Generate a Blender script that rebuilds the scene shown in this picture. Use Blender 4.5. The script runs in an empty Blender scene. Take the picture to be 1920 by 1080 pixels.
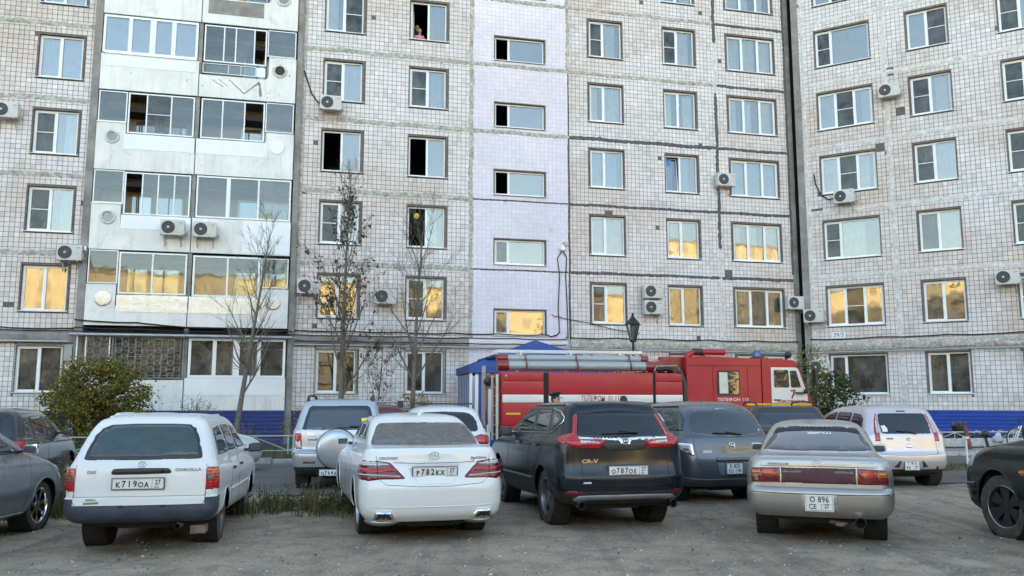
import bpy, bmesh, math, random
import numpy as np
from mathutils import Vector, Matrix, Quaternion
from mathutils.bvhtree import BVHTree
from mathutils.geometry import delaunay_2d_cdt
R = math.radians
sin, cos, pi = math.sin, math.cos, math.pi
scene = bpy.context.scene
COL = scene.collection

# ------------------------------------------------------------------ camera, sky, sun, exposure
cam_d = bpy.data.cameras.new("camera")
cam = bpy.data.objects.new("camera", cam_d)
COL.objects.link(cam)
cam_d.sensor_width = 36.0
cam_d.lens = 30.0
cam_d.clip_start = 0.1
cam_d.clip_end = 3000.0
cam.location = (0, 0, 1.6)
cam.rotation_euler = (R(90) + 0.1327, 0, 0)
scene.camera = cam

SUN_EL, SUN_AZ = R(9.6), R(4.0)
world = bpy.data.worlds.new("World")
scene.world = world
world.use_nodes = True
wn = world.node_tree
bg = wn.nodes["Background"]
sky = wn.nodes.new("ShaderNodeTexSky")
sky.sky_type = 'NISHITA'
sky.sun_disc = False
sky.sun_elevation = SUN_EL
sky.sun_rotation = SUN_AZ
sky.air_density = 1.0
sky.dust_density = 1.8
sky.ozone_density = 0.4
wn.links.new(sky.outputs[0], bg.inputs[0])
bg.inputs[1].default_value = 0.15
sun_d = bpy.data.lights.new("sun", 'SUN')
sun = bpy.data.objects.new("sun", sun_d)
COL.objects.link(sun)
sun_d.energy = 3.0
sun_d.angle = R(0.5)
sun_d.color = (1.0, 0.80, 0.46)
sun_dir = Vector((sin(SUN_AZ) * cos(SUN_EL), cos(SUN_AZ) * cos(SUN_EL), sin(SUN_EL)))
sun.rotation_euler = sun_dir.to_track_quat('Z', 'Y').to_euler()
sun.location = sun_dir * 120

scene.view_settings.view_transform = 'Standard'
scene.view_settings.look = 'None'
scene.view_settings.exposure = 2.7
scene.view_settings.gamma = 1.0
scene.view_settings.use_curve_mapping = False
scene.cycles.max_bounces = 8
scene.cycles.transparent_max_bounces = 16
scene.cycles.caustics_reflective = False
scene.cycles.caustics_refractive = False
# ------------------------------------------------------------------ helpers
def link(o, parent=None):
    COL.objects.link(o)
    if parent is not None:
        o.parent = parent
    return o

def tag(o, label=None, cat=None, group=None, kind=None):
    if label: o["label"] = label
    if cat: o["category"] = cat
    if group: o["group"] = group
    if kind: o["kind"] = kind
    return o

def empty(name, loc=(0, 0, 0), rz=0.0, label=None, cat=None, group=None, parent=None):
    o = bpy.data.objects.new(name, None)
    o.empty_display_size = 0.3
    o.location = loc
    o.rotation_euler = (0, 0, rz)
    link(o, parent)
    return tag(o, label, cat, group)

def children(o):
    return list(o.children)

def copy_tree(o, parent=None):
    c = o.copy()
    COL.objects.link(c)
    c.parent = parent
    for ch in children(o):
        copy_tree(ch, c)
    return c

class MB:
    """collects verts and faces; build() links them as one mesh object"""
    def __init__(s):
        s.v = []; s.f = []; s.m = []
    def add(s, vs, fs, mi=0, M=None):
        b = len(s.v)
        if M is not None:
            vs = [M @ Vector(p) for p in vs]
        s.v.extend([tuple(p) for p in vs])
        s.f.extend([tuple(b + i for i in f) for f in fs])
        s.m.extend([mi] * len(fs))
        return s
    def quad(s, a, b, c, d, mi=0, M=None):
        return s.add([a, b, c, d], [(0, 1, 2, 3)], mi, M)
    def box(s, x0, x1, y0, y1, z0, z1, mi=0, M=None, ch=0.0):
        if x0 > x1: x0, x1 = x1, x0
        if y0 > y1: y0, y1 = y1, y0
        if z0 > z1: z0, z1 = z1, z0
        if ch <= 0:
            vs = [(x, y, z) for x in (x0, x1) for y in (y0, y1) for z in (z0, z1)]
            fs = [(0, 1, 3, 2), (4, 6, 7, 5), (0, 4, 5, 1), (2, 3, 7, 6), (0, 2, 6, 4), (1, 5, 7, 3)]
            return s.add(vs, fs, mi, M)
        ch = min(ch, (x1 - x0) * .45, (y1 - y0) * .45, (z1 - z0) * .45)
        bm = bmesh.new()
        bmesh.ops.create_cube(bm, size=1.0)
        for v in bm.verts:
            v.co = Vector(((x0 + x1) / 2 + v.co.x * (x1 - x0), (y0 + y1) / 2 + v.co.y * (y1 - y0), (z0 + z1) / 2 + v.co.z * (z1 - z0)))
        bmesh.ops.bevel(bm, geom=bm.edges[:], offset=ch, segments=2, affect='EDGES', profile=0.7)
        bm.verts.index_update()
        s.add([v.co.copy() for v in bm.verts], [[v.index for v in f.verts] for f in bm.faces], mi, M)
        bm.free()
        return s
    def tube(s, pts, r, n=8, mi=0, M=None, cap=True, closed=False):
        pts = [Vector(p) for p in pts]
        k = len(pts)
        rs = r if isinstance(r, (list, tuple)) else [r] * k
        vs, fs = [], []
        up = None
        for i, p in enumerate(pts):
            if closed:
                t = pts[(i + 1) % k] - pts[i - 1]
            else:
                t = pts[min(i + 1, k - 1)] - pts[max(i - 1, 0)]
            if t.length < 1e-9: t = Vector((0, 0, 1))
            t.normalize()
            if up is None:
                a = Vector((0, 0, 1)) if abs(t.z) < .9 else Vector((1, 0, 0))
                up = t.cross(a).normalized()
            else:
                up = (up - t * up.dot(t))
                if up.length < 1e-6: up = t.orthogonal()
                up.normalize()
            w = t.cross(up)
            for j in range(n):
                an = 2 * pi * j / n
                vs.append(p + (up * cos(an) + w * sin(an)) * rs[i])
        rng = k if closed else k - 1
        for i in range(rng):
            for j in range(n):
                a = i * n + j; b = i * n + (j + 1) % n
                c = ((i + 1) % k) * n + (j + 1) % n; d = ((i + 1) % k) * n + j
                fs.append((a, b, c, d))
        if cap and not closed:
            fs.append(tuple(range(n - 1, -1, -1)))
            fs.append(tuple((k - 1) * n + j for j in range(n)))
        return s.add(vs, fs, mi, M)
    def cyl(s, a, b, r, n=16, mi=0, M=None, r2=None):
        return s.tube([a, b], [r, r if r2 is None else r2], n, mi, M)
    def lathe(s, prof, n=24, mi=0, M=None, a0=0.0, a1=2 * pi):
        """prof: (radius, z) list turned round z"""
        full = abs(a1 - a0 - 2 * pi) < 1e-6
        m = n if full else n + 1
        vs = [(r * cos(a0 + (a1 - a0) * j / n), r * sin(a0 + (a1 - a0) * j / n), z) for r, z in prof for j in range(m)]
        fs = []
        for i in range(len(prof) - 1):
            for j in range(n):
                a = i * m + j; b = i * m + (j + 1) % m
                fs.append((a, b, b + m, a + m))
        return s.add(vs, fs, mi, M)
    def sphere(s, c, r, n=12, mi=0, M=None, sc=(1, 1, 1)):
        k = max(4, n // 2)
        vs = []
        for i in range(k + 1):
            th = pi * i / k
            for j in range(n):
                ph = 2 * pi * j / n
                vs.append((c[0] + r * sc[0] * sin(th) * cos(ph), c[1] + r * sc[1] * sin(th) * sin(ph), c[2] + r * sc[2] * cos(th)))
        fs = [(i * n + j, i * n + n + j, i * n + n + (j + 1) % n, i * n + (j + 1) % n) for i in range(k) for j in range(n)]
        return s.add(vs, fs, mi, M)
    def prism(s, poly, axis, a, b, mi=0, M=None):
        """poly 2D extruded along axis from a to b"""
        n = len(poly)
        def P(p, t):
            return {'x': (t, p[0], p[1]), 'y': (p[0], t, p[1]), 'z': (p[0], p[1], t)}[axis]
        vs = [P(p, a) for p in poly] + [P(p, b) for p in poly]
        fs = [tuple(range(n - 1, -1, -1)), tuple(range(n, 2 * n))]
        fs += [(i, (i + 1) % n, n + (i + 1) % n, n + i) for i in range(n)]
        return s.add(vs, fs, mi, M)
    def grid(s, nu, nv, fn, mi=0, M=None):
        vs = [fn(i / nu, j / nv) for j in range(nv + 1) for i in range(nu + 1)]
        w = nu + 1
        fs = [(j * w + i, j * w + i + 1, (j + 1) * w + i + 1, (j + 1) * w + i) for j in range(nv) for i in range(nu)]
        return s.add(vs, fs, mi, M)
    def mesh(s, name, mats, smooth=None, fix=True):
        me = bpy.data.meshes.new(name)
        me.from_pydata(s.v, [], s.f)
        mats = mats if isinstance(mats, (list, tuple)) else [mats]
        for m in mats: me.materials.append(m)
        if len(mats) > 1:
            me.polygons.foreach_set("material_index", s.m)
        me.update()
        if fix:
            bm = bmesh.new(); bm.from_mesh(me)
            bmesh.ops.recalc_face_normals(bm, faces=bm.faces[:])
            bm.to_mesh(me); bm.free()
        if smooth:
            me.shade_smooth()
            if smooth < 180: me.set_sharp_from_angle(angle=R(smooth))
        return me
    def build(s, name, mats, parent=None, smooth=None, loc=None, rot=None, fix=True):
        o = bpy.data.objects.new(name, s.mesh(name, mats, smooth, fix))
        if loc is not None: o.location = loc
        if rot is not None: o.rotation_euler = rot
        return link(o, parent)

# ------------------------------------------------------------------ materials
def hexc(r, g, b): return (r, g, b, 1.0)

class NT:
    def __init__(s, name):
        s.m = bpy.data.materials.new(name); s.m.use_nodes = True
        s.t = s.m.node_tree
        s.t.nodes.clear()
        s.out = s.t.nodes.new("ShaderNodeOutputMaterial")
    def n(s, typ, **kw):
        nd = s.t.nodes.new(typ)
        ins = kw.pop("ins", {})
        for k, v in kw.items(): setattr(nd, k, v)
        for k, v in ins.items():
            if hasattr(v, "is_output") or isinstance(v, bpy.types.NodeSocket): s.t.links.new(v, nd.inputs[k])
            else: nd.inputs[k].default_value = v
        return nd
    def noise(s, scale, detail=3, rough=.55, vec=None, dist=0.0):
        nd = s.n("ShaderNodeTexNoise", ins={"Scale": scale, "Detail": detail, "Roughness": rough, "Distortion": dist})
        if vec is not None: s.t.links.new(vec, nd.inputs["Vector"])
        return nd.outputs["Fac"]
    def ramp(s, fac, stops):
        nd = s.n("ShaderNodeValToRGB", ins={"Fac": fac})
        e = nd.color_ramp.elements
        while len(e) < len(stops): e.new(0.5)
        for el, (p, c) in zip(e, stops):
            el.position = p
            el.color = c if len(c) == 4 else (*c, 1)
        return nd.outputs["Color"]
    def mix(s, fac, a, b, bt='MIX'):
        nd = s.n("ShaderNodeMix", data_type='RGBA', blend_type=bt)
        for sock, v in ((nd.inputs[0], fac), (nd.inputs[6], a), (nd.inputs[7], b)):
            if isinstance(v, bpy.types.NodeSocket): s.t.links.new(v, sock)
            else: sock.default_value = v if not (isinstance(v, tuple) and len(v) == 3) else (*v, 1)
        return nd.outputs[2]
    def math(s, op, a, b=0.0, c=0.0, clamp=False):
        nd = s.n("ShaderNodeMath", operation=op, use_clamp=clamp)
        for i, v in enumerate((a, b, c)):
            if isinstance(v, bpy.types.NodeSocket): s.t.links.new(v, nd.inputs[i])
            else: nd.inputs[i].default_value = v
        return nd.outputs[0]
    def pos(s): return s.n("ShaderNodeNewGeometry").outputs["Position"]
    def obj(s): return s.n("ShaderNodeTexCoord").outputs["Object"]
    def sep(s, v): return s.n("ShaderNodeSeparateXYZ", ins={0: v}).outputs
    def bump(s, h, strength=.3, dist=.01):
        return s.n("ShaderNodeBump", ins={"Height": h, "Strength": strength, "Distance": dist}).outputs[0]
    def bsdf(s, col, rough=.6, metal=0.0, normal=None, **ins):
        nd = s.n("ShaderNodeBsdfPrincipled")
        for k, v in {"Base Color": col, "Roughness": rough, "Metallic": metal, **ins}.items():
            if isinstance(v, bpy.types.NodeSocket): s.t.links.new(v, nd.inputs[k])
            else: nd.inputs[k].default_value = (*v, 1) if isinstance(v, tuple) and len(v) == 3 else v
        if normal is not None: s.t.links.new(normal, nd.inputs["Normal"])
        s.t.links.new(nd.outputs[0], s.out.inputs[0])
        return nd

_mc = {}
def M(name, col, rough=.6, metal=0.0, var=.12, vs=6.0, bump=0.0, bs=40.0, dirt=0.0, dcol=(.16, .13, .10), ds=1.2, **ins):
    """general paint/metal/plastic: base colour with mottling, optional dirt and relief"""
    if name in _mc: return _mc[name]
    t = NT(name)
    p = t.pos()
    f = t.noise(vs, 4, .6, p)
    lo = tuple(max(0, c * (1 - var)) for c in col); hi = tuple(min(1, c * (1 + var)) for c in col)
    c = t.ramp(f, [(.3, lo), (.7, hi)])
    rr = rough
    if dirt > 0:
        d = t.ramp(t.noise(ds, 6, .65, p), [(.42, (0, 0, 0)), (.75, (dirt, dirt, dirt))])
        c = t.mix(d, c, dcol)
    nm = t.bump(t.noise(bs, 3, .6, p), bump, .01) if bump else None
    t.bsdf(c, rr, metal, nm, **ins)
    _mc[name] = t.m
    return t.m

def text_mesh(name, s, size, mat, parent, loc, rot, align='CENTER', extrude=.001, sx=1.0, bold=0.0, shear=0.0, space=1.0):
    cu = bpy.data.curves.new(name, 'FONT')
    s = s.translate(str.maketrans('АВЕКМНОРСТУХ', 'ABEKMHOPCTYX'))      # same shapes, cleaner glyphs
    cu.body = s; cu.size = size; cu.align_x = align; cu.align_y = 'CENTER'
    cu.extrude = extrude; cu.offset = bold; cu.shear = shear; cu.space_character = space
    cu.resolution_u = 3
    tmp = bpy.data.objects.new(name, cu)
    COL.objects.link(tmp)
    dg = bpy.context.evaluated_depsgraph_get()
    me = bpy.data.meshes.new_from_object(tmp.evaluated_get(dg))
    bpy.data.objects.remove(tmp); bpy.data.curves.remove(cu)
    me.materials.clear(); me.materials.append(mat)
    o = bpy.data.objects.new(name, me)
    o.location = loc; o.rotation_euler = rot; o.scale = (sx, 1, 1)
    return link(o, parent)
# ------------------------------------------------------------------ wall materials
def tile_mat(name, base, lilac=False):
    t = NT(name)
    isl = t.n("ShaderNodeNewGeometry").outputs["Random Per Island"]
    oi = t.n("ShaderNodeObjectInfo").outputs["Random"]
    rnd = t.math('FRACT', t.math('ADD', isl, oi))
    p = t.pos()
    if lilac:
        c = t.ramp(rnd, [(0, tuple(x * .95 for x in base)), (1, tuple(min(1, x * 1.04) for x in base))])
        big = t.ramp(t.noise(.35, 5, .6, p), [(.35, (.88, .88, .90)), (.62, (1, 1, 1))])
        c = t.mix(1.0, c, big, 'MULTIPLY')
        c = t.mix(t.ramp(t.noise(2.6, 7, .75, p, 1.0), [(.70, (0, 0, 0)), (.72, (.8, .8, .8))]), c, (.42, .40, .40))
        t.bsdf(c, .75, 0, t.bump(t.noise(9, 3, .6, p), .2, .01))
        return t.m
    c = t.ramp(rnd, [(0, tuple(x * .80 for x in base)), (.25, tuple(x * .95 for x in base)), (.7, base),
                     (.86, (base[0] * 1.02, base[1] * .95, base[2] * .91)), (1, tuple(min(1, x * 1.12) for x in base))])
    big = t.ramp(t.noise(.22, 6, .62, p, .6), [(.36, (.83, .74, .66)), (.55, (1, 1, 1)), (.75, (1.0, .99, 1.0))])
    c = t.mix(1.0, c, big, 'MULTIPLY')
    fine = t.ramp(t.noise(3.2, 6, .7, p, .4), [(.28, (.7, .66, .63)), (.42, (1, 1, 1))])
    c = t.mix(.55, c, fine, 'MULTIPLY')
    zz = t.sep(p)[2]
    c = t.mix(t.math('MULTIPLY', t.noise(1.3, 5, .7, p), .22), c, (.34, .31, .29))
    t.bsdf(c, .42, 0, t.bump(t.noise(6, 3, .6, p), .25, .008), **{"Specular IOR Level": .4})
    return t.m

TILE = (.76, .722, .737)
m_tile = tile_mat("glazed_white_tile", TILE)
m_lilac = tile_mat("lilac_painted_tile", (.77, .715, .785), True)
m_grout = M("dark_grout", (.125, .11, .108), .9, var=.25, vs=5)
m_grout_l = M("lilac_painted_grout", (.58, .55, .68), .85, var=.12, vs=4)
m_conc = M("grey_concrete", (.27, .255, .24), .9, var=.3, vs=1.6, bump=.5, bs=22, dirt=.5, dcol=(.10, .09, .085), ds=2.2)
m_cement = M("light_joint_cement", (.47, .44, .405), .9, var=.4, vs=9, bump=1.0, bs=16, dirt=.8, dcol=(.16, .14, .12), ds=5)
m_cement_w = M("white_washed_cement", (.62, .60, .595), .85, var=.25, vs=7, bump=.8, bs=14, dirt=.5, dcol=(.28, .25, .22), ds=5)
m_tar = M("dark_joint_mastic", (.095, .09, .09), .8, var=.3, vs=7, bump=.6, bs=25)
def parapet_mat():
    t = NT("whitewashed_balcony_slab"); p = t.pos()
    mp = t.n("ShaderNodeMapping", ins={0: p}); mp.inputs["Scale"].default_value = (7, 7, .55)
    c = t.ramp(t.noise(1.3, 5, .6, p), [(.3, (.70, .69, .67)), (.7, (.82, .81, .80))])
    c = t.mix(t.ramp(t.noise(1.0, 5, .7, mp.outputs[0]), [(.52, (0, 0, 0)), (.74, (.38, .38, .38))]), c, (.42, .37, .30))
    c = t.mix(t.ramp(t.noise(1.1, 7, .72, p, .8), [(.56, (0, 0, 0)), (.70, (.5, .5, .5))]), c, (.46, .41, .34))
    c = t.mix(t.ramp(t.noise(3.4, 6, .75, p, 1.5), [(.64, (0, 0, 0)), (.67, (.9, .9, .9))]), c, (.24, .22, .20))
    t.bsdf(c, .88, 0, t.bump(t.noise(14, 4, .65, p), .35, .01)); return t.m
m_parapet = parapet_mat()
m_wsheet = M("white_clean_sheet", (.78, .80, .84), .45, var=.04, vs=2)
m_pvc = M("white_pvc", (.78, .79, .80), .35, var=.03)
m_surround = M("brown_grey_mortar", (.17, .14, .125), .9, var=.35, vs=8, bump=.6, bs=30)
m_surround_g = M("grey_mortar", (.34, .32, .31), .9, var=.3, vs=8, bump=.6, bs=30)
m_silltin = M("tin_sill", (.55, .56, .58), .45, .3, var=.1)
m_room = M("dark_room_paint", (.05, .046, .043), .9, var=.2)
m_loggia = M("loggia_back_wall", (.36, .34, .30), .9, var=.12, vs=2)
m_door = M("loggia_door_frame", (.42, .30, .2), .6, var=.1)
def plinth_mat(name, col):
    t = NT(name); p = t.pos(); z = t.sep(p)[2]
    c = t.ramp(t.noise(3, 5, .6, p), [(.3, tuple(x * .82 for x in col)), (.7, tuple(x * 1.15 for x in col))])
    mud = t.math('MULTIPLY', t.math('SUBTRACT', 1.1, t.math('MULTIPLY', z, 1.5), clamp=True), t.ramp(t.noise(2.4, 7, .75, p, .6), [(.40, (0, 0, 0)), (.70, (.9, .9, .9))]))
    c = t.mix(mud, c, (.15, .13, .11))
    c = t.mix(t.ramp(t.noise(5, 6, .75, p, 1.0), [(.68, (0, 0, 0)), (.71, (.8, .8, .8))]), c, (.16, .16, .20))
    t.bsdf(c, .42); return t.m
m_blue = plinth_mat("blue_profiled_sheet", (.006, .055, .36))
m_blue2 = plinth_mat("dark_blue_profiled_sheet", (.012, .036, .18))
m_black = M("black_rubber", (.012, .012, .013), .6, var=.2)
m_galv = M("galvanised_pipe", (.36, .37, .39), .45, .5, var=.15, vs=5)
m_zinc = M("crumpled_tin_sheet", (.52, .51, .50), .36, .8, var=.12, bump=1.0, bs=5.5)

def glass_mat(name, tint, ior=2.3, wave=.06, dirt=0.0, ws=1.6, rough=.02):
    t = NT(name)
    p = t.obj()
    nm = t.bump(t.noise(ws, 2, .5, p), wave, .05)
    gl = t.n("ShaderNodeBsdfGlossy", ins={"Roughness": rough, "Color": (.95, .97, 1, 1), "Normal": nm})
    tr = t.n("ShaderNodeBsdfTransparent", ins={"Color": (*tint, 1)})
    fr = t.n("ShaderNodeFresnel", ins={"IOR": ior})
    mx = t.n("ShaderNodeMixShader", ins={0: fr.outputs[0], 1: tr.outputs[0], 2: gl.outputs[0]})
    last = mx
    if dirt > 0:
        df = t.n("ShaderNodeBsdfDiffuse", ins={"Color": (.5, .5, .5, 1)})
        d = t.ramp(t.noise(2.2, 5, .7, p), [(.35, (0, 0, 0)), (.8, (dirt, dirt, dirt))])
        last = t.n("ShaderNodeMixShader", ins={0: d, 1: mx.outputs[0], 2: df.outputs[0]})
    t.t.links.new(last.outputs[0], t.out.inputs[0])
    return t.m
m_glass = glass_mat("window_glass", (.82, .88, .9), 2.4, .03, .10)
m_glass_d = glass_mat("dusty_window_glass", (.62, .65, .66), 1.8, .06, .26)
m_glass_f = glass_mat("stairwell_glass", (.42, .5, .55), 2.5, .03, .26)
m_glass_l = glass_mat("loggia_glass", (.72, .80, .84), 1.75, .05, .06)
m_screen = glass_mat("fly_screen_mesh", (.42, .42, .42), 1.45, .02, .30)

def cloth_mat(name, col):
    t = NT(name)
    p = t.obj()
    c = t.ramp(t.noise(2.0, 3, .5, p), [(.3, tuple(x * .82 for x in col)), (.7, col)])
    d = t.n("ShaderNodeBsdfDiffuse", ins={"Color": c})
    tl = t.n("ShaderNodeBsdfTranslucent", ins={"Color": c})
    mx = t.n("ShaderNodeMixShader", ins={0: .25, 1: d.outputs[0], 2: tl.outputs[0]})
    t.t.links.new(mx.outputs[0], t.out.inputs[0])
    return t.m
m_cur = {"w": cloth_mat("white_net_curtain", (.80, .86, .90)), "p": cloth_mat("cream_curtain", (.74, .70, .62)), "v": cloth_mat("lilac_curtain", (.60, .58, .72)), "b": cloth_mat("blue_curtain", (.16, .44, .90)), "s": cloth_mat("sky_reflection_cloth", (.42, .60, .88)),  # s: cloth coloured as the blue sky that bare panes would reflect
         "y": cloth_mat("golden_curtain", (.72, .52, .2)), "k": cloth_mat("dark_curtain", (.30, .29, .27)),
         "g": cloth_mat("grey_net_curtain", (.40, .42, .43))}

# ------------------------------------------------------------------ the two wings
LV0 = 3.95
FH = 2.8
def level(k): return LV0 + FH * (k - 1)          # bottom of storey k (k = 0: ground floor)
TOP = level(7)

MAIN = empty("apartment_building", (0, 33.292, 0), R(13.59),
             "long white-tiled panel block with glazed balconies and a lilac painted stair strip", "apartment building")
WING = empty("apartment_building", (15, 34.227, 0), R(-31.41),
             "tiled panel block standing at an angle on the right with house number 39/3", "apartment building")

rng = random.Random(5)

def wall_sheet(parent, name, u0, u1, z0, z1, holes, mat, y=0.0):
    us = sorted({u0, u1, *[min(max(h[0], u0), u1) for h in holes], *[min(max(h[1], u0), u1) for h in holes]})
    zs = sorted({z0, z1, *[min(max(h[2], z0), z1) for h in holes], *[min(max(h[3], z0), z1) for h in holes]})
    mb = MB()
    for a, b in zip(us, us[1:]):
        for c, d in zip(zs, zs[1:]):
            mu, mz = (a + b) / 2, (c + d) / 2
            if any(h[0] < mu < h[1] and h[2] < mz < h[3] for h in holes): continue
            mb.quad((a, y, c), (b, y, c), (b, y, d), (a, y, d))
    return mb.build(name, mat, parent, fix=False)

PITCH, TW = .172, .158
def tile_cells(u0, u1, z0, z1, holes, joints):
    """centres of the tiles of one wall panel"""
    out = []
    nu = max(1, round((u1 - u0) / PITCH)); nz = max(1, round((z1 - z0) / PITCH))
    pu, pz = (u1 - u0) / nu, (z1 - z0) / nz
    for i in range(nu):
        for j in range(nz):
            cu, cz = u0 + (i + .5) * pu, z0 + (j + .5) * pz
            hu, hz = pu * .5, pz * .5
            if any(h[0] - .03 < cu < h[1] + .03 and h[2] - .03 < cz < h[3] + .03 for h in holes): continue
            out.append((cu, cz, pu, pz))
    return out

def tile_geo(mb, cu, cz, pu, pz, clip=None, th=.008, gap=.0115):
    a, b, c, d = cu - pu / 2 + gap / 2, cu + pu / 2 - gap / 2, cz - pz / 2 + gap / 2, cz + pz / 2 - gap / 2
    if clip:
        for h in clip:
            if h[0] < b and h[1] > a and h[2] < d and h[3] > c:
                # trim against the opening on the side where the tile sticks in least
                cand = [(b - h[0], 0), (h[1] - a, 1), (d - h[2], 2), (h[3] - c, 3)]
                k = min(cand)[1]
                if k == 0: b = h[0]
                elif k == 1: a = h[1]
                elif k == 2: d = h[2]
                else: c = h[3]
    if b - a < .02 or d - c < .02: return
    y0 = rng.uniform(-.0015, .0015)
    f = -th + y0; e = .005
    ty, tx = rng.uniform(-.0012, .0012), rng.uniform(-.0012, .0012)
    vs = [(a, 0.001, c), (b, 0.001, c), (b, 0.001, d), (a, 0.001, d),
          (a + e, f + tx, c + e), (b - e, f - tx + ty, c + e), (b - e, f - tx - ty, d - e), (a + e, f + tx - ty, d - e)]
    mb.add(vs, [(4, 5, 6, 7), (0, 1, 5, 4), (1, 2, 6, 5), (2, 3, 7, 6), (3, 0, 4, 7)])

def tile_proto():
    mb = MB()
    tile_geo(mb, 0, 0, PITCH, PITCH)
    return mb.mesh("tile", m_tile)
TILE_ME = None

def joint_strip(parent, name, u0, z0, u1, z1, w, mat, seed, rag=.35, th=.02):
    """smeared mortar along a panel joint: ragged edges, lumpy face"""
    r = random.Random(seed)
    L = math.hypot(u1 - u0, z1 - z0)
    n = max(2, int(L / .09))
    du, dz = (u1 - u0) / L, (z1 - z0) / L
    nu, nz = -dz, du
    ha = [w / 2 * (1 + r.uniform(-rag, rag) * (1.6 if r.random() < .08 else .6)) for _ in range(n + 1)]
    hb = [w / 2 * (1 + r.uniform(-rag, rag) * (1.6 if r.random() < .08 else .6)) for _ in range(n + 1)]
    wob = [math.sin(i * .21 + seed) * w * .06 for i in range(n + 1)]
    vs = []
    for i in range(n + 1):
        t = L * i / n
        pu, pz = u0 + du * t, z0 + dz * t
        for off, y in ((-ha[i], 0.002), (-ha[i] * .6, -th * r.uniform(.5, 1.1)), (r.uniform(-.2, .2) * w, -th * r.uniform(.5, 1.3)),
                       (hb[i] * .6, -th * r.uniform(.5, 1.1)), (hb[i], 0.002)):
            o = off + wob[i]
            vs.append((pu + nu * o, y, pz + nz * o))
    fs = [(i * 5 + j, i * 5 + j + 1, i * 5 + 5 + j + 1, i * 5 + 5 + j) for i in range(n) for j in range(4)]
    mb = MB(); mb.add(vs, fs)
    return mb.build(name, mat, parent, smooth=60)

def curtain_mesh(u0, u1, z0, z1, y, seed, amp=.025):
    r = random.Random(seed)
    ph = [r.uniform(0, 6.3) for _ in range(3)]; fr = [r.uniform(18, 30), r.uniform(35, 50), r.uniform(6, 10)]
    n = max(8, int((u1 - u0) / .035))
    mb = MB()
    def fn(a, b):
        u = u0 + (u1 - u0) * a
        d = amp * (sin(fr[0] * u + ph[0] + .6 * b) + .5 * sin(fr[1] * u + ph[1]) + sin(fr[2] * u + ph[2]) * .6)
        return (u, y + d, z0 + (z1 - z0) * b)
    mb.grid(n, 3, fn)
    return mb

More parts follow.
